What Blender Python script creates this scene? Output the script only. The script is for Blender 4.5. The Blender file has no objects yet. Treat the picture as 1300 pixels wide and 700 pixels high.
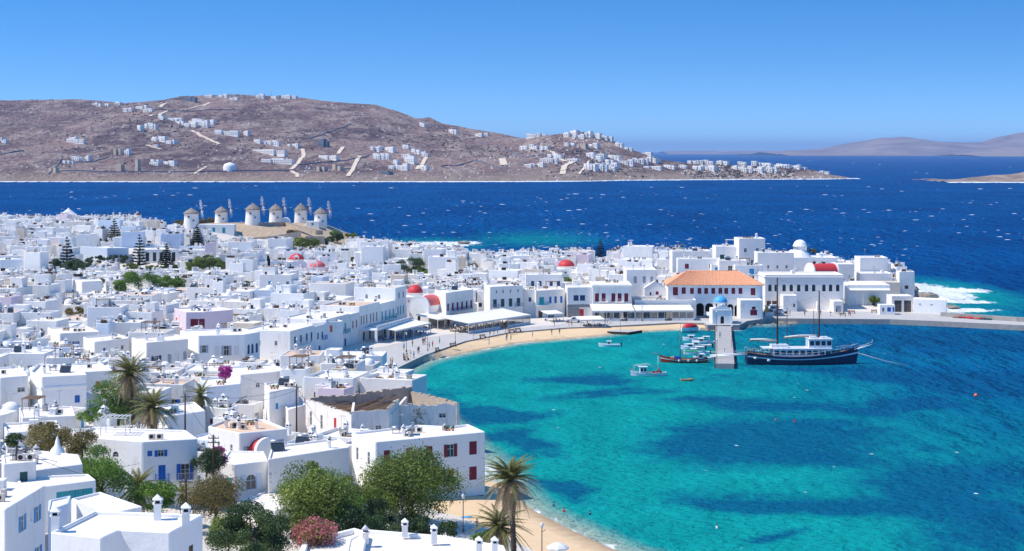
import bpy, math, random
import numpy as np
from mathutils import Vector
R = math.radians
SC = bpy.context.scene
COL = SC.collection

# ---------------------------------------------------------------- camera, sky, sun, exposure
FPX, HC, HZ = 2060.0, 50.0, 192.0          # focal length in photo pixels, eye height, horizon row
cam_d = bpy.data.cameras.new('camera')
cam = bpy.data.objects.new('camera', cam_d); COL.objects.link(cam)
cam.location = (0, 0, HC); cam.rotation_euler = (R(90), 0, 0)
cam_d.sensor_width = 36.0; cam_d.lens = 36.0 * FPX / 1300.0
cam_d.shift_y = (HZ - 350.0) / 1300.0
cam_d.clip_start = 1.0; cam_d.clip_end = 200000.0
SC.camera = cam

SUN_EL, SUN_AZ = 54.0, -97.0               # azimuth from +Y (view direction), negative = to the left
world = bpy.data.worlds.new('World'); SC.world = world
world.use_nodes = True
wn = world.node_tree; wn.nodes.clear()
wo = wn.nodes.new('ShaderNodeOutputWorld'); wb = wn.nodes.new('ShaderNodeBackground')
sky = wn.nodes.new('ShaderNodeTexSky'); sky.sky_type = 'NISHITA'; sky.sun_disc = False
sky.sun_elevation = R(SUN_EL); sky.sun_rotation = R(SUN_AZ)
sky.altitude = 0; sky.air_density = 1.0; sky.dust_density = 0.15; sky.ozone_density = 1.5
hs = wn.nodes.new('ShaderNodeHueSaturation'); hs.inputs["Saturation"].default_value = 1.42; hs.inputs["Hue"].default_value = 0.504
wb.inputs['Strength'].default_value = 0.142
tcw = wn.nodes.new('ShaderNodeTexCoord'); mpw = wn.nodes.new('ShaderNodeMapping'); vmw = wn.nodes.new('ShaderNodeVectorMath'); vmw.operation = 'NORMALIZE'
mpw.inputs['Location'].default_value = (0, 0, 0.11); mpw.inputs['Scale'].default_value = (1, 1, 3.2)     # sky lookup raised and stretched so deeper blue sits close to the horizon
wn.links.new(tcw.outputs['Generated'], mpw.inputs['Vector']); spw = wn.nodes.new('ShaderNodeSeparateXYZ'); cbw = wn.nodes.new('ShaderNodeCombineXYZ'); mnw = wn.nodes.new('ShaderNodeMath'); mnw.operation = 'MINIMUM'; mnw.inputs[1].default_value = 0.5  # upper sky held at a paler tone to lift the fill light
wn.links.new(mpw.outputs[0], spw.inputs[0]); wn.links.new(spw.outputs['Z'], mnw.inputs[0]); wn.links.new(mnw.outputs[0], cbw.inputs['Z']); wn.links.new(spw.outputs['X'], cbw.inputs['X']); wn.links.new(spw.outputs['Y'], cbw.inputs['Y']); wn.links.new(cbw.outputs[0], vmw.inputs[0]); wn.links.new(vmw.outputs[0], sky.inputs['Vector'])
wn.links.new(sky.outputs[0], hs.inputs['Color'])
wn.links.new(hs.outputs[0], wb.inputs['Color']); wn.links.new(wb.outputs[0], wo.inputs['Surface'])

sun_d = bpy.data.lights.new('sun', 'SUN'); sun_d.energy = 3.6; sun_d.angle = R(0.53)
sun_d.color = (1.0, 0.92, 0.80)
sun = bpy.data.objects.new('sun', sun_d); COL.objects.link(sun)
ce = math.cos(R(SUN_EL))
SDIR = Vector((math.sin(R(SUN_AZ)) * ce, math.cos(R(SUN_AZ)) * ce, math.sin(R(SUN_EL))))
sun.rotation_euler = SDIR.to_track_quat('Z', 'Y').to_euler()
sun.location = (-100, 200, 300)

SC.view_settings.view_transform = 'Standard'; SC.view_settings.look = 'None'
SC.view_settings.exposure = 0.55; SC.view_settings.gamma = 1.0
SC.view_settings.use_curve_mapping = False
SC.render.engine = 'CYCLES'
cy = SC.cycles
cy.use_denoising = True
cy.max_bounces = 7; cy.diffuse_bounces = 5; cy.glossy_bounces = 2; cy.transmission_bounces = 2
cy.transparent_max_bounces = 6; cy.volume_bounces = 0
cy.use_adaptive_sampling = True; cy.adaptive_threshold = 0.01
cy.caustics_reflective = False; cy.caustics_refractive = False

# ---------------------------------------------------------------- helpers
rng = random.Random(11)
def XY(px, py, z=0.0):
    "ground point of a photo pixel at height z (one-off survey of the place)"
    Y = (HC - z) * FPX / (py - HZ)
    return ((px - 650.0) * Y / FPX, Y)
def XA(px, Y): return (px - 650.0) * Y / FPX
def ZA(py, Y): return HC - (py - HZ) * Y / FPX

class MB:
    "collects faces of one mesh"
    def __init__(s): s.v = []; s.f = []; s.m = []; s.sm = []
    def face(s, pts, m=0, smooth=False):
        i = len(s.v); s.v.extend([tuple(p) for p in pts]); s.f.append(tuple(range(i, i + len(pts)))); s.m.append(m); s.sm.append(smooth)
    def box(s, x0, x1, y0, y1, z0, z1, m=0, bottom=True):
        p = [(x0,y0,z0),(x1,y0,z0),(x1,y1,z0),(x0,y1,z0),(x0,y0,z1),(x1,y0,z1),(x1,y1,z1),(x0,y1,z1)]
        fs = [(4,5,6,7),(0,1,5,4),(1,2,6,5),(2,3,7,6),(3,0,4,7)]
        if bottom: fs.append((3,2,1,0))
        s.add(p, fs, m)
    def add(s, p, fs, m=0, smooth=False):
        i = len(s.v); s.v.extend([tuple(q) for q in p])
        for f in fs: s.f.append(tuple(i + k for k in f)); s.m.append(m); s.sm.append(smooth)
    def obox(s, c, sx, sy, sz, rz=0, m=0, ry=0):
        ca, sa = math.cos(rz), math.sin(rz); cb, sb = math.cos(ry), math.sin(ry)
        p = []
        for dz in (-.5, .5):
            for dx, dy in ((-.5,-.5),(.5,-.5),(.5,.5),(-.5,.5)):
                x, y, z = dx*sx, dy*sy, dz*sz
                x, z = x*cb + z*sb, -x*sb + z*cb
                p.append((c[0] + x*ca - y*sa, c[1] + x*sa + y*ca, c[2] + z))
        s.add(p, [(4,5,6,7),(0,1,5,4),(1,2,6,5),(2,3,7,6),(3,0,4,7),(3,2,1,0)], m)
    def prism(s, poly, z0, z1, m=0, bottom=False, mtop=None):
        n = len(poly)
        p = [(x, y, z0) for x, y in poly] + [(x, y, z1) for x, y in poly]
        s.add(p, [(i, (i+1) % n, n + (i+1) % n, n + i) for i in range(n)], m)
        s.face([(x, y, z1) for x, y in poly], m if mtop is None else mtop)
        if bottom: s.face([(x, y, z0) for x, y in reversed(poly)], m)
    def tube(s, pts, rad, n=6, m=0, caps=True, smooth=True):
        pts = [Vector(p) for p in pts]
        if not hasattr(rad, '__len__'): rad = [rad] * len(pts)
        i0 = len(s.v); up = Vector((0, 0, 1))
        for k, p in enumerate(pts):
            a = pts[max(0, k-1)]; b = pts[min(len(pts)-1, k+1)]
            t = (b - a).normalized()
            u = t.cross(up)
            if u.length < 1e-3: u = Vector((1, 0, 0))
            u.normalize(); w = u.cross(t)
            for j in range(n):
                an = 2 * math.pi * j / n
                s.v.append(tuple(p + u * (math.cos(an) * rad[k]) + w * (math.sin(an) * rad[k])))
        for k in range(len(pts) - 1):
            for j in range(n):
                a = i0 + k*n + j; b = i0 + k*n + (j+1) % n
                s.f.append((a, b, b + n, a + n)); s.m.append(m); s.sm.append(smooth)
        if caps:
            s.f.append(tuple(i0 + j for j in reversed(range(n)))); s.m.append(m); s.sm.append(False)
            e = i0 + (len(pts)-1)*n
            s.f.append(tuple(e + j for j in range(n))); s.m.append(m); s.sm.append(False)
    def lathe(s, prof, n=16, c=(0, 0, 0), m=0, smooth=True, a0=0.0, a1=2*math.pi, sy=1.0):
        full = abs(a1 - a0 - 2*math.pi) < 1e-6
        nn = n if full else n + 1
        i0 = len(s.v)
        for r, z in prof:
            for j in range(nn):
                an = a0 + (a1 - a0) * j / n
                s.v.append((c[0] + r*math.cos(an), c[1] + sy*r*math.sin(an), c[2] + z))
        for k in range(len(prof) - 1):
            for j in range(n):
                a = i0 + k*nn + j; b = i0 + k*nn + (j+1) % nn
                s.f.append((a, b, b + nn, a + nn)); s.m.append(m); s.sm.append(smooth)
    def mesh(s, name, mats):
        me = bpy.data.meshes.new(name)
        me.from_pydata(s.v, [], s.f)
        for mt in (mats if isinstance(mats, (list, tuple)) else [mats]): me.materials.append(mt)
        me.polygons.foreach_set('material_index', s.m)
        me.polygons.foreach_set('use_smooth', s.sm)
        me.update()
        return me

def link(name, data, parent=None, loc=(0, 0, 0), rz=0.0, scale=None):
    o = bpy.data.objects.new(name, data); COL.objects.link(o)
    o.location = loc; o.rotation_euler = (0, 0, rz)
    if scale is not None: o.scale = scale
    if parent is not None: o.parent = parent
    return o
def tag(o, label=None, cat=None, group=None, kind=None):
    if label: o['label'] = label
    if cat: o['category'] = cat
    if group: o['group'] = group
    if kind: o['kind'] = kind
    return o
def thing(name, label, cat, loc=(0, 0, 0), rz=0.0, group=None, scale=None):
    return tag(link(name, None, None, loc, rz, scale), label, cat, group)
def part(name, mb, mats, parent, loc=(0, 0, 0), rz=0.0):
    return link(name, mb.mesh(name, mats) if isinstance(mb, MB) else mb, parent, loc, rz)
def struct(name, mb, mats):
    return tag(link(name, mb.mesh(name, mats) if isinstance(mb, MB) else mb), kind='structure')
def dup(root, loc, rz, label=None, scale=None):
    r = root.copy(); COL.objects.link(r); r.location = loc; r.rotation_euler = (0, 0, rz)
    if label: r['label'] = label
    if scale is not None: r.scale = scale
    for ch in KIDS.get(root, list(root.children)):
        c = ch.copy(); COL.objects.link(c); c.parent = r
        for g in list(ch.children):
            d = g.copy(); COL.objects.link(d); d.parent = c
    return r
KIDS = {}

def poly_area(p): return 0.5 * sum(p[i][0]*p[(i+1) % len(p)][1] - p[(i+1) % len(p)][0]*p[i][1] for i in range(len(p)))
def ccw(p): return list(p) if poly_area(p) > 0 else list(reversed(p))
def inset(poly, t):
    n = len(poly); out = []
    for i in range(n):
        a = Vector(poly[i-1]); b = Vector(poly[i]); c = Vector(poly[(i+1) % n])
        d1 = (b - a).normalized(); d2 = (c - b).normalized()
        n1 = Vector((-d1.y, d1.x)); n2 = Vector((-d2.y, d2.x))
        k = n1 + n2
        if k.length < 1e-4: k = n1
        k = k / max(0.35, k.dot(n1))
        out.append((b.x + k.x * t, b.y + k.y * t))
    return out
def sdist(poly, X, Y):
    "signed distance to a polygon, positive inside (numpy)"
    X = np.asarray(X, float); Y = np.asarray(Y, float)
    d2 = np.full(X.shape, 1e18); ins = np.zeros(X.shape, bool)
    n = len(poly)
    for i in range(n):
        ax, ay = poly[i]; bx, by = poly[(i+1) % n]
        ex, ey = bx-ax, by-ay
        t = np.clip(((X-ax)*ex + (Y-ay)*ey) / (ex*ex + ey*ey + 1e-12), 0, 1)
        d2 = np.minimum(d2, (X-ax-t*ex)**2 + (Y-ay-t*ey)**2)
        c = ((ay > Y) != (by > Y)) & (X < (bx-ax) * (Y-ay) / (by-ay + 1e-12) + ax)
        ins ^= c
    d = np.sqrt(d2)
    return np.where(ins, d, -d)
def inconvex(poly, X, Y, g):
    "inside a convex CCW polygon grown by g"
    r = np.ones(X.shape, bool)
    for i in range(len(poly)):
        ax, ay = poly[i]; bx, by = poly[(i+1) % len(poly)]; L = math.hypot(bx-ax, by-ay)+1e-9
        r &= ((bx-ax)*(Y-ay)-(by-ay)*(X-ax))/L > -g
    return r
_vr = np.random.RandomState(5); _VT = _vr.rand(256, 256)
def vnoise(x, y):
    xi = np.floor(x).astype(int); yi = np.floor(y).astype(int); fx = x - xi; fy = y - yi
    fx = fx*fx*(3-2*fx); fy = fy*fy*(3-2*fy)
    g = lambda a, b: _VT[a & 255, b & 255]
    return (g(xi, yi)*(1-fx) + g(xi+1, yi)*fx)*(1-fy) + (g(xi, yi+1)*(1-fx) + g(xi+1, yi+1)*fx)*fy
def fbm(x, y, o=5):
    s = np.zeros(np.shape(x)); a = 0.5; t = 0
    for k in range(o): s = s + a * vnoise(x + 17.3*k, y + 9.1*k); t += a; a *= 0.5; x = x*2.03; y = y*2.03
    return s / t

# ---------------------------------------------------------------- materials
class NT:
    def __init__(s, name):
        s.mat = bpy.data.materials.new(name); s.mat.use_nodes = True
        s.t = s.mat.node_tree; s.b = s.t.nodes['Principled BSDF']; s.o = s.t.nodes['Material Output']
    def n(s, typ, **kw):
        nd = s.t.nodes.new('ShaderNode' + typ)
        for k, v in kw.items(): setattr(nd, k, v)
        return nd
    def l(s, a, b): s.t.links.new(a, b)
    def val(s, node, key, v):
        if hasattr(v, 'is_linked'): s.l(v, node.inputs[key])
        else: node.inputs[key].default_value = v
    def pos(s, scale=(1, 1, 1), src='Position'):
        g = s.n('NewGeometry') if src == 'Position' else s.n('TexCoord')
        mp = s.n('Mapping'); mp.inputs['Scale'].default_value = scale
        s.l(g.outputs[src], mp.inputs['Vector']); return mp.outputs[0]
    def noise(s, vec, scale, detail=4.0, rough=0.55):
        nd = s.n('TexNoise'); s.l(vec, nd.inputs['Vector'])
        nd.inputs['Scale'].default_value = scale; nd.inputs['Detail'].default_value = detail; nd.inputs['Roughness'].default_value = rough
        return nd.outputs['Fac']
    def ramp(s, fac, stops):
        nd = s.n('ValToRGB'); s.l(fac, nd.inputs[0]); e = nd.color_ramp.elements
        while len(e) < len(stops): e.new(0.5)
        for el, (p, c) in zip(e, stops):
            el.position = p; el.color = (c, c, c, 1) if not hasattr(c, '__len__') else (*c, 1)
        return nd.outputs[0]
    def mix(s, fac, a, b, mode='MIX'):
        nd = s.n('MixRGB', blend_type=mode)
        for k, v in ((0, fac), (1, a), (2, b)):
            if hasattr(v, 'is_linked'): s.l(v, nd.inputs[k])
            elif k == 0: nd.inputs[0].default_value = v
            else: nd.inputs[k].default_value = (*v, 1)
        return nd.outputs[0]
    def math(s, op, a, b=0.0, clamp=False):
        nd = s.n('Math', operation=op, use_clamp=clamp)
        for k, v in ((0, a), (1, b)):
            if hasattr(v, 'is_linked'): s.l(v, nd.inputs[k])
            else: nd.inputs[k].default_value = v
        return nd.outputs[0]
    def bump(s, h, strength, dist):
        nd = s.n('Bump'); s.l(h, nd.inputs['Height']); nd.inputs['Strength'].default_value = strength; nd.inputs['Distance'].default_value = dist
        s.l(nd.outputs[0], s.b.inputs['Normal'])
    def set(s, col=None, rough=0.7, spec=0.3, metal=0.0):
        if col is not None:
            if hasattr(col, 'is_linked'): s.l(col, s.b.inputs['Base Color'])
            else: s.b.inputs['Base Color'].default_value = (*col, 1)
        s.b.inputs['Roughness'].default_value = rough; s.b.inputs['Specular IOR Level'].default_value = spec; s.b.inputs['Metallic'].default_value = metal
        return s.mat

def plain(name, col, rough=0.6, spec=0.3, var=0.15, scale=2.0, metal=0.0, bump=0.0):
    t = NT(name); p = t.pos()
    f = t.noise(p, scale, 4)
    c = t.mix(f, tuple(max(0, x*(1-var)) for x in col), tuple(min(1, x*(1+var)) for x in col))
    if bump: t.bump(t.noise(p, scale*6, 3), bump, 0.05)
    return t.set(c, rough, spec, metal)
def whitewash(name, base, stain, dirt=0.35, warm=None):
    t = NT(name); p = t.pos()
    oi = t.n('ObjectInfo')
    big = t.noise(p, 0.16, 3); f1 = t.ramp(big, [(0.35, 0.0), (0.7, 1.0)])
    c = t.mix(t.math('MULTIPLY', f1, 0.35), base, tuple(x*0.93 for x in base))
    st = t.noise(t.pos((0.9, 0.9, 0.22)), 1.1, 6, 0.65)                 # rain streaks
    c = t.mix(t.math('MULTIPLY', t.ramp(st, [(0.54, 0.0), (0.74, 1.0)]), dirt), c, stain)
    sp = t.noise(p, 2.6, 5, 0.7)                                       # flaked spots
    c = t.mix(t.math('MULTIPLY', t.ramp(sp, [(0.66, 0.0), (0.72, 1.0)]), dirt*0.8), c, tuple(x*0.8 for x in stain))
    if warm: c = t.mix(t.ramp(oi.outputs['Random'], [(0.35, 0.0), (1.0, 0.85)]), c, warm)
    t.bump(t.math('ADD', t.noise(p, 0.9, 5), t.math('MULTIPLY', t.noise(p, 5.0, 4), 0.25)), 0.45, 0.12)
    return t.set(c, 0.9, 0.1)

M = {}
M['white'] = whitewash('whitewash', (0.87, 0.855, 0.82), (0.54, 0.48, 0.42), 0.5, (0.82, 0.77, 0.71))
M['white_clean'] = whitewash('fresh_whitewash', (0.88, 0.87, 0.845), (0.60, 0.55, 0.49), 0.26)
M['white_old'] = whitewash('weathered_plaster', (0.78, 0.74, 0.69), (0.38, 0.31, 0.25), 0.75)
M['pink'] = whitewash('pink_wash', (0.76, 0.64, 0.68), (0.6, 0.45, 0.46), 0.2)
M['cream'] = whitewash('cream_wash', (0.72, 0.62, 0.50), (0.5, 0.4, 0.3), 0.4)
M['blue_and_shade'] = whitewash('pale_blue_and_wall_shade', (0.62, 0.70, 0.79), (0.5, 0.54, 0.6), 0.2)  # pale blue tone; on some white houses it paints in the wall shade
def roofmat(name, a, b, k):
    t = NT(name); p = t.pos(); oi = t.n('ObjectInfo')
    f = t.noise(p, 0.35, 6, 0.62)
    c = t.mix(t.math('MULTIPLY', t.ramp(f, [(0.42, 0.0), (0.68, 1.0)]), k), a, b)
    g = t.noise(p, 1.7, 5, 0.7)
    c = t.mix(t.math('MULTIPLY', t.ramp(g, [(0.60, 0.0), (0.70, 1.0)]), 0.35), c, tuple(x*0.62 for x in b))
    c = t.mix(t.math('MULTIPLY', t.ramp(oi.outputs['Random'], [(0.3, 0.0), (1.0, 1.0)]), 0.55), c, b)
    t.bump(t.noise(p, 4, 4), 0.3, 0.03)
    return t.set(c, 0.9, 0.1)
M['roof'] = roofmat('roof_wash', (0.85, 0.82, 0.775), (0.70, 0.62, 0.53), 0.6)
M['roof_old'] = roofmat('roof_screed', (0.66, 0.59, 0.50), (0.42, 0.36, 0.31), 0.7)
M['roof_clay'] = roofmat('roof_clay_screed', (0.72, 0.52, 0.37), (0.55, 0.40, 0.30), 0.6)
for nm, c in dict(blue=(0.012,0.13,0.48), sky=(0.03,0.33,0.62), teal=(0.02,0.34,0.38), green=(0.015,0.09,0.085), maroon=(0.20,0.012,0.035),
                  red=(0.55,0.02,0.03), brown=(0.11,0.055,0.03), grey=(0.36,0.40,0.45), navy=(0.015,0.06,0.16), orange=(0.75,0.16,0.07), wood=(0.30,0.19,0.11), offwhite=(0.74,0.74,0.72), yellow=(0.7,0.42,0.08)).items():
    M[nm] = plain('paint_' + nm, c, 0.5, 0.35, 0.18, 1.3)
t = NT('window_glass'); M['glass'] = t.set((0.035, 0.045, 0.055), 0.08, 0.6)
M['dark'] = plain('dark_interior', (0.03, 0.03, 0.033), 0.9, 0.1)
M['steel'] = plain('galvanised_steel', (0.45, 0.46, 0.47), 0.35, 0.5, 0.1, 3, 0.7)
M['tan'] = plain('ac_casing', (0.55, 0.50, 0.44), 0.6, 0.3, 0.2)
M['canvas'] = plain('awning_canvas', (0.76, 0.73, 0.66), 0.8, 0.1, 0.06, 0.8, bump=0.1)
M['pole'] = plain('creosoted_wood', (0.07, 0.05, 0.04), 0.85, 0.1, 0.3, 4)
M['iron'] = plain('dark_iron', (0.05, 0.035, 0.03), 0.6, 0.3)
M['terracotta'] = plain('terracotta', (0.40, 0.16, 0.09), 0.8, 0.2)
M['pave'] = plain('quay_paving', (0.46, 0.45, 0.43), 0.85, 0.2, 0.16, 0.35, bump=0.1)
M['concrete'] = plain('old_concrete', (0.36, 0.34, 0.31), 0.9, 0.15, 0.3, 0.8, bump=0.3)
M['stone'] = plain('rubble_stone', (0.46, 0.38, 0.30), 0.9, 0.15, 0.4, 1.2, bump=0.4)
M['stonegrey'] = plain('grey_stone', (0.30, 0.29, 0.29), 0.9, 0.15, 0.4, 1.5, bump=0.4)
M['thatch'] = plain('thatch', (0.27, 0.245, 0.225), 0.95, 0.05, 0.35, 2.5, bump=0.5)
M['trunk'] = plain('bark', (0.10, 0.075, 0.055), 0.95, 0.05, 0.35, 4, bump=0.5)
M['skin'] = plain('skin', (0.50, 0.28, 0.19), 0.6, 0.3, 0.08)
M['hair'] = plain('hair', (0.04, 0.025, 0.02), 0.7, 0.3)
M['rope'] = plain('rope', (0.55, 0.5, 0.42), 0.8, 0.2)
def leafmat(name, a, b, tr=0.25):
    t = NT(name)
    at = t.n('Attribute'); at.attribute_name = 'tint'
    c = t.mix(at.outputs['Fac'], a, b)
    t.set(c, 0.55, 0.3)
    tb = t.n('BsdfTranslucent'); t.l(t.mix(0.5, c, tuple(min(1, x*1.5) for x in b)), tb.inputs[0])
    ms = t.n('MixShader'); ms.inputs[0].default_value = tr
    t.l(t.b.outputs[0], ms.inputs[1]); t.l(tb.outputs[0], ms.inputs[2]); t.l(ms.outputs[0], t.o.inputs['Surface'])
    return t.mat
M['leaf'] = leafmat('leaf_olive_green', (0.03, 0.062, 0.011), (0.27, 0.34, 0.06), .25)
M['leaf_dark'] = leafmat('leaf_dark_green', (0.014, 0.036, 0.012), (0.085, 0.14, 0.04), .2)
M['leaf_bright'] = leafmat('leaf_bright_green', (0.028, 0.085, 0.010), (0.19, 0.32, 0.045), .22)
M['leaf_dry'] = leafmat('leaf_brownish', (0.09, 0.08, 0.025), (0.28, 0.23, 0.08), .3)
M['leaf_dry2'] = leafmat('scrub', (0.035, 0.035, 0.028), (0.085, 0.075, 0.055), .05)
M['boulder'] = plain('granite_boulder', (0.52, 0.47, 0.44), .95, .05, .25, .05)
M['leaf_pine'] = leafmat('pine_needles', (0.008, 0.022, 0.016), (0.03, 0.06, 0.035), 0.1)
M['pinkflower'] = leafmat('oleander_flowers', (0.45, 0.06, 0.12), (0.72, 0.25, 0.28))
M['magenta'] = leafmat('bougainvillea_flowers', (0.34, 0.01, 0.20), (0.62, 0.05, 0.42))
M['frond'] = leafmat('palm_frond_green', (0.08, 0.095, 0.028), (0.28, 0.27, 0.09), .3)
M['frond_dry'] = leafmat('palm_frond_straw', (0.24, 0.17, 0.09), (0.55, 0.43, 0.26), .3)
# ---------------------------------------------------------------- the lie of the land
COAST = [(400,120),(300,130),(200,140),(120,152),(60,170),(28,188),(13.3,203),(7.4,216),(2.9,226),(0.5,236),(-1.5,248),(-4,262),(-9,282),(-15,310),
         (-24,342),(-27.9,352),(-21.5,383),(-19,389),(-9.8,405.5),(1,422),(11,429),(23.4,438),(32.7,449),(46,455),(54,456),(57,452),(63,452),(66,468),(76,480),
         (89,471.5),(110,470.5),(124,464),(144,454),(181,436),(182,444),(146,463),(128,478),(137,492),(141,515),(139,545),(140,575),(130,600),(110,625),(85,640),(50,655),
         (20,665),(0,680),(-15,700),(-20,740),(-32,790),(-50,835),(-75,870),(-110,890),(-160,905),(-220,925),(-300,950),(-420,1000),(-700,1050),(-900,700),(-900,-300),(600,-300),(600,60)]
GP = [(0,0,46),(-60,60,32),(60,60,32),(-120,60,36),(160,60,25),(-45,128,15),(-25,126,13),(-10,128,9),(-60,140,16),(-90,140,18),(-46,165,12),(-25,165,7),(-8,165,5),(0,172,4),(12,178,2.6),(40,165,6),
      (-52,205,6.5),(-20,205,4),(-8,215,2.6),(-46,250,5),(-85,250,7),(-40,300,3.4),(-90,300,5.5),(-50,340,2.2),(-110,360,5),(-60,430,2.4),(-110,430,5),(-20,452,2),(20,478,2),(60,490,1.7),(100,500,1.8),
      (130,500,1.8),(-60,520,3.6),(-150,520,8),(0,550,5),(50,545,5),(60,590,7.5),(95,575,7.5),(125,540,4),(-50,620,6),(-15,640,3.5),(-150,610,11),(-126,640,20),(-120,670,20.5),(-104,685,19.5),(-90,702,19),(-80,702,18.3),
      (-106,662,20.3),(-98,655,18.4),(-106,640,16),(-85,642,14.5),(-82,668,17),(-70,690,12),(-58,740,8),(-126,608,13),(-90,620,9),(-190,700,12),(-250,780,11),(-200,850,8),(-140,760,11),(-320,820,11),(-85,780,9),(-40,700,4.5),(-300,900,8)]
_gp = np.array(GP, float)
_D = np.hypot(_gp[:, None, 0]-_gp[None, :, 0], _gp[:, None, 1]-_gp[None, :, 1])
_A = np.zeros((len(GP)+3, len(GP)+3)); _A[:len(GP), :len(GP)] = _D
_A[:len(GP), len(GP):] = np.c_[np.ones(len(GP)), _gp[:, :2]]; _A[len(GP):, :len(GP)] = _A[:len(GP), len(GP):].T
_W = np.linalg.solve(_A, np.r_[_gp[:, 2], 0, 0, 0])
def gza(X, Y):
    X = np.asarray(X, float); Y = np.asarray(Y, float)
    z = _W[-3] + _W[-2]*X + _W[-1]*Y
    for k in range(len(GP)): z = z + _W[k]*np.hypot(X-_gp[k, 0], Y-_gp[k, 1])
    return z
def gz(x, y): return float(max(1.2, gza(np.array([x]), np.array([y]))[0]))

def grid_mesh(name, xs, ys, Z, mats, keep=None, attrs=None, smooth=True):
    nx, ny = len(xs), len(ys)
    GX, GY = np.meshgrid(xs, ys)
    co = np.stack([GX, GY, Z], -1).reshape(-1, 3)
    ii = np.arange(nx*ny).reshape(ny, nx)
    q = np.stack([ii[:-1, :-1], ii[:-1, 1:], ii[1:, 1:], ii[1:, :-1]], -1).reshape(-1, 4)
    if keep is not None:
        kq = keep.reshape(-1)[q].any(1); q = q[kq]
    me = bpy.data.meshes.new(name)
    me.vertices.add(len(co)); me.vertices.foreach_set('co', co.ravel())
    me.loops.add(q.size); me.loops.foreach_set('vertex_index', q.ravel())
    me.polygons.add(len(q)); me.polygons.foreach_set('loop_start', np.arange(0, q.size, 4)); me.polygons.foreach_set('loop_total', np.full(len(q), 4))
    me.polygons.foreach_set('use_smooth', np.full(len(q), smooth))
    me.update(calc_edges=True); me.validate()
    for mt in (mats if isinstance(mats, list) else [mats]): me.materials.append(mt)
    for k, a in (attrs or {}).items():
        at = me.attributes.new(k, 'FLOAT', 'POINT'); at.data.foreach_set('value', np.asarray(a, float).ravel())
    return me

# town ground: pale lanes, earth on the windmill knoll
t = NT('town_ground'); p = t.pos()
at = t.n('Attribute'); at.attribute_name = 'earth'
n1 = t.noise(p, 0.12, 6, 0.6); n2 = t.noise(p, 0.9, 6, 0.65)
lane = t.mix(n2, (0.54, 0.49, 0.43), (0.74, 0.69, 0.62))
earth = t.mix(t.ramp(n2, [(0.35, 0.0), (0.7, 1.0)]), (0.36, 0.27, 0.18), (0.58, 0.46, 0.33))
t.bump(n2, 0.5, 0.15)
M['ground'] = t.set(t.mix(t.ramp(t.math('ADD', at.outputs['Fac'], t.math('MULTIPLY', t.math('SUBTRACT', n1, 0.5), 0.5)), [(0.4, 0.0), (0.6, 1.0)]), lane, earth), 0.95, 0.1)
xs = np.concatenate([np.arange(-900, -340, 40), np.arange(-340, 190, 4.0), np.arange(190, 601, 30)])
ys = np.concatenate([np.arange(-300, 100, 25), np.arange(100, 960, 4.0), np.arange(960, 1080, 20)])
GX, GY = np.meshgrid(xs, ys)
sd = sdist(COAST, GX, GY)
Z = np.maximum(1.2, gza(GX, GY)) + 0.25*(fbm(GX/14, GY/14, 3)-0.5)
rear = np.clip((GY - 560)/60, 0, 1)
shore = np.where(sd > 0, 0.05 + sd*(0.10 + 0.22*rear) - 0.35, sd*0.16 - 0.35)
Z = np.minimum(Z, shore); Z = np.maximum(Z, -4)
knoll = np.clip(1.25 - np.hypot((GX+98)/42, (GY-688)/48), 0, 1) + np.clip(1.1 - np.hypot((GX+62)/34, (GY-760)/80), 0, 1)
earthy = np.clip(knoll*2, 0, 1) + np.clip(1 - sd/22, 0, 1)*rear + np.clip((110-GY)/30, 0, 1)
struct('ground', grid_mesh('ground', xs, ys, Z, M['ground'], keep=sd > -22, attrs={'earth': np.clip(earthy, 0, 1)}), None)

# ---------------------------------------------------------------- sea
def ell(px, py, rxp, y0, y1, GX, GY, rot=0.0):
    cx, cY = XY(px, py); rx = rxp*cY/FPX
    ya = XY(650, y1)[1]; yb = XY(650, y0)[1]; ry = (yb - ya)/2; cY = (ya+yb)/2
    dx = GX-cx; dy = GY-cY
    if rot: dx, dy = dx*math.cos(rot)+dy*math.sin(rot), -dx*math.sin(rot)+dy*math.cos(rot)
    return np.clip(1.35 - np.hypot(dx/rx, dy/ry), 0, 1)
t = NT('sea_water')
p = t.pos()
A = {}
for k in ('shoal', 'edge', 'weed', 'foam'):
    a = t.n('Attribute'); a.attribute_name = k; A[k] = a.outputs['Fac']
big = t.noise(t.pos((0.012, 0.006, 1)), 1.0, 5, 0.6)
mid = t.noise(t.pos((0.10, 0.05, 1)), 1.0, 5, 0.6)
fine = t.noise(t.pos((0.35, 0.16, 1)), 1.0, 6, 0.65)
deep = t.mix(t.ramp(big, [(0.3, 0.0), (0.7, 1.0)]), (0.0003, 0.050, 0.185), (0.0008, 0.080, 0.27))
turq = t.mix(t.ramp(mid, [(0.3, 0.0), (0.75, 1.0)]), (0.002, 0.225, 0.235), (0.005, 0.345, 0.325))
sh = t.math('ADD', A['shoal'], t.math('MULTIPLY', t.math('SUBTRACT', mid, 0.5), 0.35))
c = t.mix(t.ramp(sh, [(0.05, 0.0), (0.45, 0.42), (0.95, 1.0)]), deep, turq)
wd = t.math('ADD', A['weed'], t.math('ADD', t.math('MULTIPLY', t.math('SUBTRACT', mid, 0.5), 1.0), t.math('MULTIPLY', t.math('SUBTRACT', fine, 0.5), 1.1)))
c = t.mix(t.math('MULTIPLY', t.ramp(wd, [(0.18, 0.0), (0.75, 1.0)]), 0.80), c, (0.002, 0.074, 0.19))
c = t.mix(t.ramp(A['edge'], [(0.25, 0.0), (0.62, 0.65), (0.9, 1.0)]), c, (0.34, 0.42, 0.34))
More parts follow.
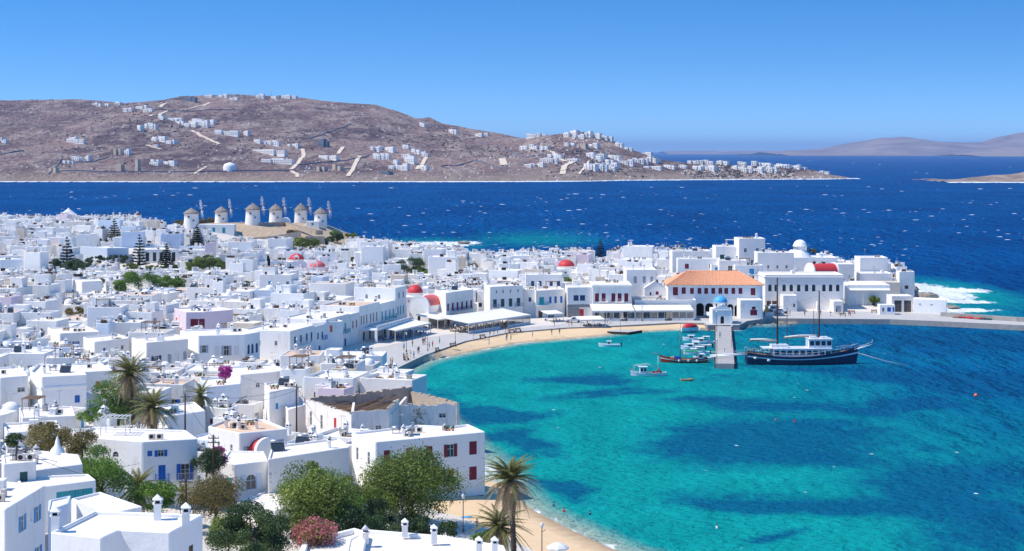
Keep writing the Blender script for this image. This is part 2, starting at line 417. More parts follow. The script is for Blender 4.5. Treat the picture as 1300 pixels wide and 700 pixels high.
fo = t.math('ADD', A['foam'], t.math('MULTIPLY', t.math('SUBTRACT', fine, 0.52), 1.5))
ff = t.ramp(fo, [(0.40, 0.0), (0.56, 1.0)])
c = t.mix(ff, c, (0.78, 0.82, 0.84))
w1 = t.noise(t.pos((0.13, 0.24, 1)), 1.0, 3, 0.5); w2 = t.noise(t.pos((0.55, 0.8, 1)), 1.0, 4, 0.62)
w0 = t.noise(t.pos((0.13, 0.05, 1)), 1.0, 4, 0.6)
h = t.math('ADD', t.math('ADD', t.math('MULTIPLY', w1, 0.9), t.math('MULTIPLY', w2, 0.8)), t.math('MULTIPLY', w0, t.math('MULTIPLY', t.math('SUBTRACT', 1.0, A['shoal'], True), 4.5)))
t.bump(h, 1.0, 1.9)
M['sea'] = t.set(c, 0.6, 0.0)
gl = t.n('BsdfGlossy'); gl.inputs['Roughness'].default_value = .22; gl.inputs['Color'].default_value = (.8, .92, 1, 1); t.l(t.b.inputs['Normal'].links[0].from_socket, gl.inputs['Normal'])
lw = t.n('LayerWeight'); lw.inputs[0].default_value = .2; t.l(t.b.inputs['Normal'].links[0].from_socket, lw.inputs['Normal'])
ms = t.n('MixShader'); t.l(t.math('MULTIPLY', t.math('MINIMUM', lw.outputs['Fresnel'], .5), .08), ms.inputs[0]); t.l(t.b.outputs[0], ms.inputs[1]); t.l(gl.outputs[0], ms.inputs[2]); t.l(ms.outputs[0], t.o.inputs['Surface'])
t.b.inputs['IOR'].default_value = 1.33
xs = np.concatenate([[-60000,-30000,-12000,-6000,-3000,-2000,-1400,-1000,-700], np.arange(-500, -60, 20), np.arange(-60, 200, 3.0), np.arange(200, 520, 20), [700,1000,1400,2000,3000,6000,12000,30000,60000]])
ys = np.concatenate([[-400,-100,60,110], np.arange(140, 640, 3.0), np.arange(640, 960, 6), np.arange(960, 3000, 120), [3500,4500,6000,9000,14000,20000,30000,45000,60000]])
GX, GY = np.meshgrid(xs, ys)
off = -sdist(COAST, GX, GY)
inbay = (GY < 476 + 0*GX) & (GX > -45)
sm = lambda a, b, x: (lambda q: q*q*(3-2*q))(np.clip((x-a)/(b-a), 0, 1))
shoal_bay = 1.0 - 0.78*sm(18, 120, GX + 0.10*(GY-300)) - 0.5*sm(120, 260, GX)
shoal_out = 0.8*np.exp(-np.maximum(off-4, 0)/18)
shoal = np.where(inbay, np.clip(shoal_bay, 0, 1), shoal_out)
shoal *= np.where(off < 400, 1, 0)
for a in ((545, 309, 95, 301, 320), (680, 303, 90, 296, 314)): shoal = np.maximum(shoal, 0.55*ell(*a, GX, GY))
shoal = np.maximum(shoal, 0.9*ell(1215, 372, 70, 352, 398, GX, GY))
edge = np.exp(-np.maximum(off, 0)/3.6) * np.where(inbay & (GX < 52), 1.0, 0.45)
edge = np.maximum(edge, 0.62*ell(965, 408, 45, 405, 417, GX, GY))
weed = np.zeros(GX.shape)
WX = GX + 26*(fbm(GX/26, GY/18, 4)-.5)*2; WY = GY + 16*(fbm(GX/26+40, GY/18+7, 4)-.5)*2
for a in ((965,512,125,500,530),(900,560,60,548,572),(1000,560,170,534,604),(1130,520,60,505,535),(1250,650,210,580,720),(1060,640,120,615,672),(1230,490,130,470,512),
          (585,520,60,500,545),(640,562,60,545,580),(770,478,110,470,492),(760,500,60,494,508),(910,690,32,682,697),(720,612,55,600,628),(1200,430,160,420,448),(1090,470,90,462,482)):
    weed = np.maximum(weed, ell(*a, WX, WY))
foam = 0.62*np.exp(-np.maximum(off-.4, 0)/1.3)*np.where(inbay, 0.85, 0.8)
for a in ((1180,371,52,357,385),(1150,380,40,366,396),(1215,369,45,365,373),(1225,383,38,381,386),(1215,393.5,52,391,397)): foam = np.maximum(foam, 1.0*ell(*a, GX, GY))
for a in ((555,310,60,306,315),(520,316,26,310,321),(590,309,26,306,311)): foam = np.maximum(foam, 0.85*ell(*a, GX, GY))
sea = struct('sea', grid_mesh('sea', xs, ys, np.zeros(GX.shape), M['sea'], attrs=dict(shoal=shoal, edge=edge, weed=weed, foam=foam)), None)

# whitecaps: low breaking crests scattered over the open, wind-blown sea
M['foam'] = plain('sea_foam', (0.70, 0.77, 0.82), 0.9, 0.1, 0.05)
mb = MB(); r2 = random.Random(4)
def crest(mb, x, y, L, hgt, wdt):
    n = max(3, int(L/1.2)); a = r2.uniform(-0.22, 0.12)
    top = []; fr = []; bk = []
    for i in range(n+1):
        u = i/n - .5; e = max(0.05, 1-abs(2*u)**1.7)*r2.uniform(.55, 1)
        px, py = x + u*L*math.cos(a), y + u*L*math.sin(a) + r2.uniform(-.25, .25)
        fr.append((px, py - wdt*e, 0.02)); top.append((px, py, hgt*e)); bk.append((px, py + wdt*.6*e, 0.02))
    for i in range(n):
        mb.face([fr[i], fr[i+1], top[i+1], top[i]], 0, True); mb.face([top[i], top[i+1], bk[i+1], bk[i]], 0, True)
cand = []
for k in range(2200):
    py = 199 + (335-199)*r2.random()**0.9 if k > 350 else r2.uniform(193.5, 205)
    cand.append(XY(r2.uniform(-30, 1330), py))
ca_ = np.array(cand); co_ = -sdist(COAST, ca_[:, 0], ca_[:, 1]); cn_ = vnoise(ca_[:, 0]/160., ca_[:, 1]/260.)
for (x, y), dd, nn_ in zip(cand, co_, cn_):
    if dd < 25 or nn_ < .50 or (2560 < y < 5000 and x < 660): continue
    s = (0.30 + 1.6*r2.random()**4.0)*min(1.25, max(.42, y/1600))
    if y > 5000: s *= 2.0
    crest(mb, x, y, 3.6*s, 0.24*s, 0.7*s)
for k in range(26):                     # few, small flecks inside the bay
    px, py = r2.uniform(640, 1330), 412 + 285*r2.random()**1.5; x, y = XY(px, py)
    if -sdist(COAST, np.array([x]), np.array([y]))[0] < 12: continue
    s = r2.uniform(.08, .22); crest(mb, x, y, 4*s, 0.5*s, 1.1*s)
tag(link('whitecaps', mb.mesh('whitecaps', M['foam'])), 'small white breaking wave crests scattered over the blue sea', 'foam', kind='stuff')

# ---------------------------------------------------------------- headland across the strait
RIDGE = [(-220,132,4000),(-80,129,4000),(0,127,4000),(100,127,4000),(160,131,3900),(205,128,3900),(230,123,3900),(300,121,3900),(350,122,3900),(380,124,3850),(430,130,3800),(475,133,3750),(500,140,3700),
         (530,152,3650),(545,150,3640),(560,157,3600),(640,170,3450),(665,176,3350),(690,173,3250),(740,168,3200),(775,178,3150),(800,190,3100),(840,203,3050),(880,208,3000),(950,210,2980),(1000,213,2960),(1050,217,2960),(1082,225,2960),(1092,228.5,2960)]
rX = np.array([XA(a, c) for a, b, c in RIDGE]); rY = np.array([c for a, b, c in RIDGE], float); rZ = np.array([ZA(b, c) for a, b, c in RIDGE])
sX = np.array([-3000, 0, 120, 200, 400, 560, 622, 660.]); sY = np.array([2641, 2641, 2690, 2770, 2840, 2890, 2935, 2960.])
def head_z(X, Y):
    X = np.asarray(X, float); Y = np.asarray(Y, float)
    Zr = np.interp(X, rX, rZ); Yr = np.interp(X, rX, rY); Ys = np.interp(X, sX, sY) + 14*(fbm(X/60, X*0+3.3, 4)-.5)*2
    t_ = (Y-Ys)/np.maximum(Yr-Ys, 20)
    up = 0.05*np.clip(t_/0.03, 0, 1) + 0.95*np.clip(t_, 0, 1)**1.12
    dn = 1 - 0.9*np.clip((t_-1)/0.9, 0, 1)**1.5
    z = Zr*np.where(t_ <= 1, up, dn)
    k = np.clip(t_*4, 0, 1)*np.clip((1.05-t_)*3+0.25, 0.15, 1)*np.clip(Zr/60, 0.1, 1)
    z = z + k*(24*(fbm(X/210, Y/210, 5)-.5) + 8*(fbm(X/45, Y/45, 4)-.5))
    z = np.where(t_ < 0, np.maximum(-3, t_*60), np.maximum(z, 0.2 + np.minimum(t_*30, 4)))
    return np.where(X > 560, np.minimum(z, (622-X)*.16+1.5*(fbm(X/20, Y/20, 3)-.5)), z)
xs = np.arange(-2000, 690, 11.0); ys = np.concatenate([np.arange(2600, 3200, 8.0), np.arange(3200, 4300, 14.0), np.arange(4300, 5000, 60)])
GX, GY = np.meshgrid(xs, ys); HZg = head_z(GX, GY)
t = NT('headland_scrub'); p = t.pos()
n1 = t.noise(t.pos((1, .55, 1)), 0.006, 8, 0.62); n2 = t.noise(t.pos((1, .5, 1)), 0.028, 8, 0.7); n3 = t.noise(p, 0.12, 6, 0.7)
c = t.mix(t.ramp(n1, [(0.42, 0.0), (0.58, 1.0)]), (0.165, 0.105, 0.105), (0.38, 0.258, 0.22))
c = t.mix(t.math('MULTIPLY', t.ramp(n2, [(0.47, 0.0), (0.60, 1.0)]), 0.75), c, (0.52, 0.41, 0.34))
c = t.mix(t.math('MULTIPLY', t.ramp(n3, [(0.50, 0.0), (0.60, 1.0)]), 0.75), c, (0.050, 0.043, 0.055))
vo = t.n('TexVoronoi'); vo.inputs['Scale'].default_value = 0.055; t.l(p, vo.inputs['Vector'])
c = t.mix(t.math('MULTIPLY', t.ramp(vo.outputs['Distance'], [(0.10, 1.0), (0.22, 0.0)]), 0.55), c, (0.36, 0.33, 0.31))
sep = t.n('SeparateXYZ'); g = t.n('NewGeometry'); t.l(g.outputs['Position'], sep.inputs[0])
low = t.ramp(t.math('ADD', t.math('DIVIDE', sep.outputs['Z'], 20.0), t.math('MULTIPLY', t.math('SUBTRACT', n2, 0.5), 1.6)), [(0.15, 1.0), (0.75, 0.0)])
c = t.mix(t.math('MULTIPLY', low, 0.8), c, (0.43, 0.33, 0.25))
t.bump(t.math('ADD', n2, t.math('MULTIPLY', n3, 0.6)), 1.0, 16.0)
M['scrub'] = t.set(c, 0.95, 0.05)
struct('headland', grid_mesh('headland', xs, ys, HZg, M['scrub'], keep=HZg > -2.5), None)
_hy = np.arange(2630, 4300, 3.0)
def head_hit(px, py):
    X = (px-650)*_hy/FPX; rz = HC-(py-HZ)*_hy/FPX
    k = np.nonzero(head_z(X, _hy) >= rz)[0]
    if not len(k): k = [int(np.argmin(np.abs(head_z(X, _hy)-rz)))]
    y = float(_hy[k[0]]); x = (px-650)*y/FPX
    return x, y, float(head_z(np.array([x]), np.array([y]))[0])

def island(name, ridge, Ys, mat, yextra, step, nz):
    X0 = [XA(a, c) for a, b, c in ridge]; Y0 = [c for a, b, c in ridge]; Z0 = [max(-1, ZA(b, c)) for a, b, c in ridge]
    xs = np.arange(X0[0], X0[-1], step); ys = np.linspace(Ys-step, max(Y0)+yextra, 40)
    GX, GY = np.meshgrid(xs, ys); Zr = np.interp(GX, X0, Z0); Yr = np.interp(GX, X0, Y0)
    ys0 = Ys + (fbm(GX/(step*12), GX*0, 4)-.5)*step*6
    t_ = (GY-ys0)/(Yr-ys0); z = Zr*np.where(t_ <= 1, np.clip(t_, 0, 1)**0.8, np.clip(2-t_, 0, 1))
    z = z*(0.8+0.4*fbm(GX/(step*9), GY/(step*9), 5)) + np.where(t_ < 0, -2, nz*(fbm(GX/(step*3), GY/(step*3), 4)-.5)*np.clip(t_*3, 0, 1))
    struct(name, grid_mesh(name, xs, ys, z, mat, keep=z > -1.5), None)
t = NT('islet_rock'); p = t.pos(); n2 = t.noise(p, 0.03, 8, 0.7)
c = t.mix(t.ramp(n2, [(0.35, 0.0), (0.65, 1.0)]), (0.17, 0.12, 0.10), (0.42, 0.33, 0.26)); t.bump(n2, 1.0, 5.0)
M['islet'] = t.set(c, 0.95, 0.05)
island('islet', [(1198,230.5,2620),(1215,228,2640),(1240,225,2660),(1270,222,2680),(1300,219,2700),(1360,214,2720),(1460,212,2740),(1520,231,2740)], 2575, M['islet'], 150, 7, 3)
t = NT('far_island'); n2 = t.noise(t.pos(), 0.0022, 7, 0.65)
M['far'] = t.set(t.mix(t.ramp(n2, [(0.35, 0.0), (0.65, 1.0)]), (0.17, 0.12, 0.11), (0.33, 0.25, 0.21)), 0.95, 0.05)
island('far_island', [(965,193.6,19000),(1010,191.5,19000),(1050,188,19000),(1090,180.5,19000),(1120,175,19000),(1145,173,19000),(1175,177,19000),(1205,181.5,19000),(1245,181,19000),(1275,173,19000),(1305,166,19000),(1360,160,19000),(1460,166,19000),(1560,186,19000)], 17000, M['far'], 2500, 70, 30)
island('far_coast', [(1215,196.5,16000),(1240,193.5,16200),(1275,189,16300),(1310,186,16300),(1380,184,16300),(1450,194,16300)], 15000, M['islet'], 800, 60, 15)
island('low_far_coast', [(840,192.2,26000),(870,191.3,26000),(930,191,26000),(990,191.4,26000),(1060,192.2,26000)], 24500, M['far'], 900, 120, 6)
# surf along the headland and the islet
def surf(pts, w):
    mb = MB()
    for (ax, ay), (bx, by) in zip(pts[:-1], pts[1:]):
        a, b = r2.uniform(.15, 1)*w, r2.uniform(.15, 1)*w
        mb.face([(ax, ay-a, 0.05), (bx, by-b, 0.05), (bx, by+6, 0.9), (ax, ay+6, 0.9)])
    return mb
hx = np.arange(-1300, 628, 9.0); hyy = np.interp(hx, sX, sY) + 14*(fbm(hx/60, hx*0+3.3, 4)-.5)*2
tag(link('surf', surf([(float(a), float(b)) for a, b in zip(hx, hyy)], 34).mesh('surf', M['foam'])), 'thin white surf line breaking along the foot of the brown headland', 'foam', kind='stuff')
tag(link('surf', surf([(x, 2573.) for x in range(690, 1090, 9)], 26).mesh('surf', M['foam'])), 'thin white surf line at the foot of the small tan islet', 'foam', kind='stuff')

# ---------------------------------------------------------------- sea haze
hz = MB(); hz.box(-61000, 61000, -2000, 61000, -6, 330)
t = NT('haze_air'); t.t.nodes.remove(t.b)
pv = t.n('VolumePrincipled'); pv.inputs['Color'].default_value = (0.40, 0.63, 1.0, 1); pv.inputs['Density'].default_value = HAZE = 4.0e-5
t.l(pv.outputs[0], t.o.inputs['Volume'])
tag(link('haze', hz.mesh('haze', t.mat)), 'faint blue sea haze filling the air towards the far islands', 'haze', kind='stuff')
# ---------------------------------------------------------------- house kit
def wall_face(mb, A, B, z0, z1, ops, depth=0.18, back=None):
    "one outer wall from A to B (CCW), with real openings (u0,u1,v0,v1,arch)"
    dx, dy = B[0]-A[0], B[1]-A[1]; L = math.hypot(dx, dy)
    if L < 1e-3: return
    ux, uy = dx/L, dy/L; ix, iy = -uy, ux                     # inward
    P = lambda u, z, d=0.0: (A[0]+ux*u+ix*d, A[1]+uy*u+iy*d, z)
    ops = [o for o in ops if o[0] > 0.02 and o[1] < L-0.02 and o[3] < z1-0.02]
    us = sorted(set([0, L] + [o[0] for o in ops] + [o[1] for o in ops]))
    vs = sorted(set([z0, z1] + [o[2] for o in ops] + [o[3] for o in ops]))
    # rows: merge runs of solid cells
    for j in range(len(vs)-1):
        va, vb = vs[j], vs[j+1]
        if vb-va < 1e-4: continue
        vm = (va+vb)/2; run = None
        for i in range(len(us)-1):
            ua, ub = us[i], us[i+1]; um = (ua+ub)/2
            hole = any(o[0] < um < o[1] and o[2] < vm < o[3] for o in ops)
            if not hole:
                run = (run[0], ub) if run else (ua, ub)
            if hole or i == len(us)-2:
                if run: mb.face([P(run[0], va), P(run[1], va), P(run[1], vb), P(run[0], vb)]); run = None
    for o in ops:
        u0, u1, v0, v1 = o[:4]; arch = len(o) > 4 and o[4]
        if not arch:
            q = [(u0, v0), (u1, v0), (u1, v1), (u0, v1)]
        else:
            r = (u1-u0)/2; c = (u0+u1)/2; rr = min(r, v1-v0); n = 8
            arc = [(c + r*math.cos(math.pi*k/n), v1-rr + rr*math.sin(math.pi*k/n)) for k in range(n+1)]
            q = [(u0, v0), (u1, v0)] + arc
            mid = n//2
            mb.face([P(u1, v1)] + [P(*a) for a in arc[mid::-1]] if False else [P(u1, v1-rr)] + [P(u1, v1)] + [P(*a) for a in arc[mid:0:-1]])
            mb.face([P(u0, v1)] + [P(u0, v1-rr)] + [P(*a) for a in arc[n-1:mid-1:-1]])
        for k in range(len(q)):
            a, b = q[k], q[(k+1) % len(q)]
            if abs(a[0]-b[0]) + abs(a[1]-b[1]) < 1e-5: continue
            mb.face([P(*b), P(*a), P(a[0], a[1], depth), P(b[0], b[1], depth)])
        if back is not None: mb.face([P(a[0], a[1], depth) for a in q], back)

def block(wm, rm, poly, z0, zr, par=0.35, th=0.28, ops=None, mw=0, mr=0, back=None):
    "walls with openings, rounded parapet and sunken roof deck; poly CCW"
    n = len(poly); zt = zr + par; ch = min(0.08, par*0.3) if par > 0 else 0.05
    ops = ops or {}
    i0 = len(wm.f)
    cc = .13 if min(math.hypot(poly[i][0]-poly[i-1][0], poly[i][1]-poly[i-1][1]) for i in range(n)) > 1.2 else 0.0
    P2 = []
    for i in range(n):                                   # soft, chamfered house corners
        A, B = poly[i], poly[(i+1) % n]; L = math.hypot(B[0]-A[0], B[1]-A[1]); ux, uy = (B[0]-A[0])/L*cc, (B[1]-A[1])/L*cc
        a, b = (A[0]+ux, A[1]+uy), (B[0]-ux, B[1]-uy)
        wall_face(wm, a, b, z0, zt-ch, [(o[0]-cc, o[1]-cc)+tuple(o[2:]) for o in ops.get(i, [])], back=back)
        P2 += [a, b]
    if cc:
        for i in range(n): a, b = P2[2*i+1], P2[(2*i+2) % (2*n)]; wm.face([(*a, z0), (*b, z0), (*b, zt-ch), (*a, zt-ch)])
        orig = poly; poly = P2; n = len(poly)
    else: orig = None
    if par > 0:
        p1 = inset(poly, ch); p2 = inset(orig or poly, th-ch*0.7); p3 = inset(orig or poly, th); p4 = p3
        if orig: p2 = [p2[((k+1)//2) % len(orig)] for k in range(n)]; p3 = [p3[((k+1)//2) % len(orig)] for k in range(n)]
        for i in range(n):
            j = (i+1) % n
            a = lambda p, k, z: (p[k][0], p[k][1], z)
            wm.face([a(poly, i, zt-ch), a(poly, j, zt-ch), a(p1, j, zt), a(p1, i, zt)])
            wm.face([a(p1, i, zt), a(p1, j, zt), a(p2, j, zt), a(p2, i, zt)])
            wm.face([a(p2, i, zt), a(p2, j, zt), a(p3, j, zt-ch), a(p3, i, zt-ch)])
            wm.face([a(p3, i, zt-ch), a(p3, j, zt-ch), a(p3, j, zr-0.05), a(p3, i, zr-0.05)])
        rm.face([(x, y, zr) for x, y in p4], mr)
    else:
        p1 = inset(poly, ch)
        for i in range(n):
            j = (i+1) % n
            wm.face([(*poly[i], zt-ch), (*poly[j], zt-ch), (*p1[j], zt), (*p1[i], zt)])
        rm.face([(x, y, zt) for x, y in p1], mr)
    if mw:
        for k in range(i0, len(wm.f)): wm.m[k] = wm.m[k] or mw

# --- windows and doors: local x along the wall, z up, outside is -y, origin at the bottom centre of the opening
_wc = {}
def frame_ring(mb, w, h, t_, y0, y1, m=0):
    mb.box(-w/2, -w/2+t_, y0, y1, 0, h, m); mb.box(w/2-t_, w/2, y0, y1, 0, h, m)
    mb.box(-w/2+t_, w/2-t_, y0, y1, 0, t_, m); mb.box(-w/2+t_, w/2-t_, y0, y1, h-t_, h, m)
def leafpanel(mb, x0, x1, z0, z1, y0, y1, m=0, slats=0):
    mb.box(x0, x1, y0, y1, z0, z1, m)
    if slats:
        for k in range(slats):
            z = z0 + 0.08 + (z1-z0-0.16)*k/slats
            mb.box(x0+0.06, x1-0.06, y0-0.018, y0, z, z+(z1-z0-0.16)/slats*0.6, m)
def wmesh(kind, w, h, style, col, arch):
    key = (kind, round(w, 1), round(h, 1), style, col, arch)
    if key in _wc: return _wc[key]
    w, h = key[1], key[2]; mb = MB(); mats = [M[col if col in M else 'offwhite'], M['glass'], M['offwhite']]
    fm = 2 if style in ('open', 'plain') else 0
    if kind in ('all', 'frame'):
        if arch:
            r = w/2; n = 8; pts = [(-r, 0), (r, 0)] + [(r*math.cos(math.pi*k/n), h-r + r*math.sin(math.pi*k/n)) for k in range(n+1)]
            ins = [(x*0.84, (z-h*0.5)*0.92+h*0.5) for x, z in pts]
            for k in range(len(pts)):
                j = (k+1) % len(pts)
                mb.face([(pts[k][0], .08, pts[k][1]), (pts[j][0], .08, pts[j][1]), (ins[j][0], .08, ins[j][1]), (ins[k][0], .08, ins[k][1])], 0)
            if style in ('shut', 'door'): mb.face([(x, .09, z) for x, z in ins], 0)
            else:
                mb.box(-0.03, 0.03, .075, .12, 0.1, h-0.1, 0); mb.box(-w*.42, w*.42, .075, .12, h-r-.03, h-r+.03, 0)
                if kind == 'all': mb.face([(x, .12, z) for x, z in pts], 1)
        elif style == 'shut':
            frame_ring(mb, w, h, 0.05, .03, .15, 0)
            leafpanel(mb, -w/2+.05, -.01, .05, h-.05, .06, .10, 0, 6 if h > 0.7 else 0); leafpanel(mb, .01, w/2-.05, .05, h-.05, .06, .10, 0, 6 if h > 0.7 else 0)
        elif style == 'door':
            frame_ring(mb, w, h, 0.06, .03, .15, 0); mb.box(-w/2+.06, w/2-.06, .08, .13, 0, h-.06, 0)
            for zz in (0.18, 1.1): mb.box(-w/2+.2, w/2-.2, .06, .08, zz, zz+0.75, 0)
        else:
            frame_ring(mb, w, h, 0.06, .06, .15, fm)
            mb.box(-.025, .025, .08, .13, .06, h-.06, fm); mb.box(-w/2+.06, -.025, .08, .13, h*.6, h*.6+.05, fm); mb.box(.025, w/2-.06, .08, .13, h*.6, h*.6+.05, fm)
            if kind == 'all':
                mb.face([(-w/2, .13, 0), (w/2, .13, 0), (w/2, .13, h), (-w/2, .13, h)], 1)
                if style == 'open':
                    for s_ in (-1, 1):
                        a, b = sorted((s_*w/2, s_*w*0.97)); leafpanel(mb, a, b, 0, h, -.055, -.012, 0)
            if style != 'frenchdoor': mb.box(-w/2-.06, w/2+.06, -.06, .05, -.07, -.005, 2)
    elif kind == 'pane':
        if arch:
            r = w/2; n = 8; mb.face([(-r, .13, 0), (r, .13, 0)] + [(r*math.cos(math.pi*k/n), .13, h-r + r*math.sin(math.pi*k/n)) for k in range(n+1)], 1)
        else: mb.face([(-w/2, .13, 0), (w/2, .13, 0), (w/2, .13, h), (-w/2, .13, h)], 1)
    elif kind == 'shutter':
        leafpanel(mb, -w*.235, w*.235, 0, h, -.06, -.015, 0, 7)
    _wc[key] = mb.mesh('window', mats)
    return _wc[key]
def put_opening(root, A, B, z, u, w, h, style, col, arch=False, near=False):
    dx, dy = B[0]-A[0], B[1]-A[1]; L = math.hypot(dx, dy); rz = math.atan2(dy, dx)
    loc = (A[0]+dx/L*u, A[1]+dy/L*u, z)
    name = 'door' if style in ('door', 'frenchdoor') else 'window'
    if not near or style in ('shut', 'door'):
        return link(name, wmesh('all', w, h, style, col, arch), root, loc, rz)
    o = link(name, wmesh('frame', w, h, style, col, arch), root, loc, rz)
    link('pane', wmesh('pane', w, h, style, col, arch), o)
    if style == 'open':
        for s_ in (-1, 1): link('shutter', wmesh('shutter', w, h, style, col, False), o, (s_*w*.74, 0, 0))
    return o

# --- roof furniture (shared meshes, parts of their house)
def _mk(f, mats, name):
    mb = MB(); f(mb); return mb.mesh(name, mats)
def _chim(mb):
    mb.prism([(-.3,-.3),(.3,-.3),(.3,.3),(-.3,.3)], 0, 1.25); mb.box(-.38, .38, -.38, .38, 1.25, 1.33)
    for a in (-.3, .18):
        for b in (-.3, .18): mb.box(a, a+.12, b, b+.12, 1.33, 1.58)
    mb.box(-.22, .22, -.22, .22, 1.33, 1.56, 1)
    mb.box(-.38, .38, -.38, .38, 1.58, 1.66)
    p = [(-.36,-.36,1.66),(.36,-.36,1.66),(.36,.36,1.66),(-.36,.36,1.66),(0,0,2.05)]
    mb.add(p, [(0,1,4),(1,2,4),(2,3,4),(3,0,4)])
K_chimney = _mk(_chim, [M['white_clean'], M['dark']], 'chimney')
def _chim2(mb):
    mb.lathe([(.27,0),(.25,1.0),(.34,1.02),(.34,1.12),(.2,1.14),(.2,1.3),(.36,1.32),(.02,1.75)], 8); mb.lathe([(.21,1.13),(.21,1.31)], 8, m=1)
K_chimney2 = _mk(_chim2, [M['white_clean'], M['dark']], 'chimney')
def _ac(mb):
    mb.box(-.42, .42, -.16, .16, .08, .72); mb.box(-.38, -.3, -.16, .16, 0, .08, 2); mb.box(.3, .38, -.16, .16, 0, .08, 2)
    mb.lathe([(.25, 0), (.02, .012)], 12, m=1)
    v = mb.v[-24:]; mb.v[-24:] = [(x-.08, -.165-z*.3, .4+y) for x, y, z in v]
K_ac = _mk(_ac, [M['tan'], M['dark'], M['steel']], 'air_conditioner')
def _tank(mb):
    mb.tube([(-.65, 0, .75), (.65, 0, .75)], .32, 10)
    for s_ in (-.5, .5): mb.box(s_-.04, s_+.04, -.3, .3, 0, .55, 1)
K_tank = _mk(_tank, [M['steel'], M['steel']], 'water_tank')
def _solar(mb):
    p = [(-.9,-1.1,.15),(.9,-1.1,.15),(.9,.1,1.0),(-.9,.1,1.0)]
    mb.face(p, 1); mb.face([(x, y+.06, z-.08) for x, y, z in reversed(p)], 0)
    mb.tube([(-.9, .3, 1.15), (.9, .3, 1.15)], .27, 10, 0)
    for s_ in (-.7, .7): mb.box(s_-.03, s_+.03, .2, .4, 0, .95, 0); mb.box(s_-.03, s_+.03, -1.1, -1.0, 0, .2, 0)
K_solar = _mk(_solar, [M['steel'], M['glass']], 'solar_heater')
def _ant(mb):
    mb.tube([(0,0,0),(0,0,3.0)], .025, 4); mb.tube([(-.6,0,2.8),(.7,0,2.8)], .018, 4)
    for k in range(5): mb.tube([(-.5+.25*k,-.3,2.8),(-.5+.25*k,.3,2.8)], .012, 3)
K_ant = _mk(_ant, [M['steel']], 'antenna')
def _dish(mb):
    mb.tube([(0,0,0),(0,0,.8)], .04, 5); mb.lathe([(.02,0),(.25,.05),(.45,.16)], 12)
    v = mb.v[-36:]; mb.v[-36:] = [(x, -.1-z, .9+y) for x, y, z in v]
K_dish = _mk(_dish, [M['offwhite']], 'satellite_dish')
def _perg(mb):
    for x in (-1.6, 1.6):
        for y in (-1.2, 1.2): mb.box(x-.05, x+.05, y-.05, y+.05, 0, 2.2)
    for y in (-1.2, 1.2): mb.box(-1.8, 1.8, y-.05, y+.05, 2.2, 2.32)
    for k in range(7): mb.box(-1.6+.53*k-.04, -1.6+.53*k+.04, -1.4, 1.4, 2.32, 2.4)
K_perg = _mk(_perg, [M['wood']], 'pergola')
K_perg_w = _mk(_perg, [M['offwhite']], 'pergola')
def _pots(mb):
    for k in range(3):
        mb.lathe([(.14, 0), (.2, .3), (.0, .3)], 7, (k*.5-.5, 0, 0))
        for j in range(9):
            a = rng.uniform(0, 6.28); b = rng.uniform(.1, .32)
            c = Vector((k*.5-.5+b*math.cos(a), b*math.sin(a), .35+rng.uniform(0, .35)))
            mb.face([c+Vector((-.12,0,-.08)), c+Vector((.12,.05,-.05)), c+Vector((.03,.02,.14))], 1)
K_pots = _mk(_pots, [M['terracotta'], M['leaf_bright']], 'flower_pots')
def _block(mb): mb.box(-.55, .55, -.45, .45, 0, .9); mb.box(-.6, .6, -.5, .5, .9, 1.0)
K_cist = _mk(_block, [M['white']], 'cistern')
def _kerb(mb): mb.box(-.9, .9, -.35, .35, 0, .14); mb.box(-.5, .5, -.3, .3, .14, .34)
K_slab = _mk(_kerb, [M['wood']], 'timber_stack')
FURN = [(K_chimney, 'chimney', .16), (K_chimney2, 'chimney', .14), (K_ac, 'air_conditioner', .30), (K_tank, 'water_tank', .08), (K_solar, 'solar_heater', .10), (K_ant, 'antenna', .12), (K_dish, 'satellite_dish', .05), (K_perg, 'pergola', .04), (K_perg_w, 'pergola', .02), (K_pots, 'flower_pots', .14), (K_cist, 'cistern', .08), (K_slab, 'timber_stack', .04)]
def furnish(root, poly, z, n, r, lst=None):
    xs_ = [p[0] for p in poly]; ys_ = [p[1] for p in poly]; cx, cy_ = sum(xs_)/len(xs_), sum(ys_)/len(ys_); got = []
    for k in range(n):
        i = r.randrange(len(poly)); a, b = poly[i], poly[(i+1) % len(poly)]; f = r.random()
        ex, ey = a[0]+(b[0]-a[0])*f, a[1]+(b[1]-a[1])*f; q = r.uniform(.25, .72)
        x, y = ex+(cx-ex)*q, ey+(cy_-ey)*q
        u = r.random()*sum(c[2] for c in FURN); j = 0
        while u > FURN[j][2]: u -= FURN[j][2]; j += 1
        nm = FURN[j][1]
        if nm in ('pergola', 'solar_heater') and nm in got: continue
        rz = r.choice([0, 0, 0, math.pi/2, -math.pi/2, .3]) + r.uniform(-.1, .1)
        link(nm, FURN[j][0], root, (x, y, z), rz); got.append(nm)
        if nm == 'air_conditioner' and r.random() < .6:
            link(nm, FURN[j][0], root, (x+math.cos(rz)*1.0, y+math.sin(rz)*1.0, z), rz); got.append(nm)
    return got

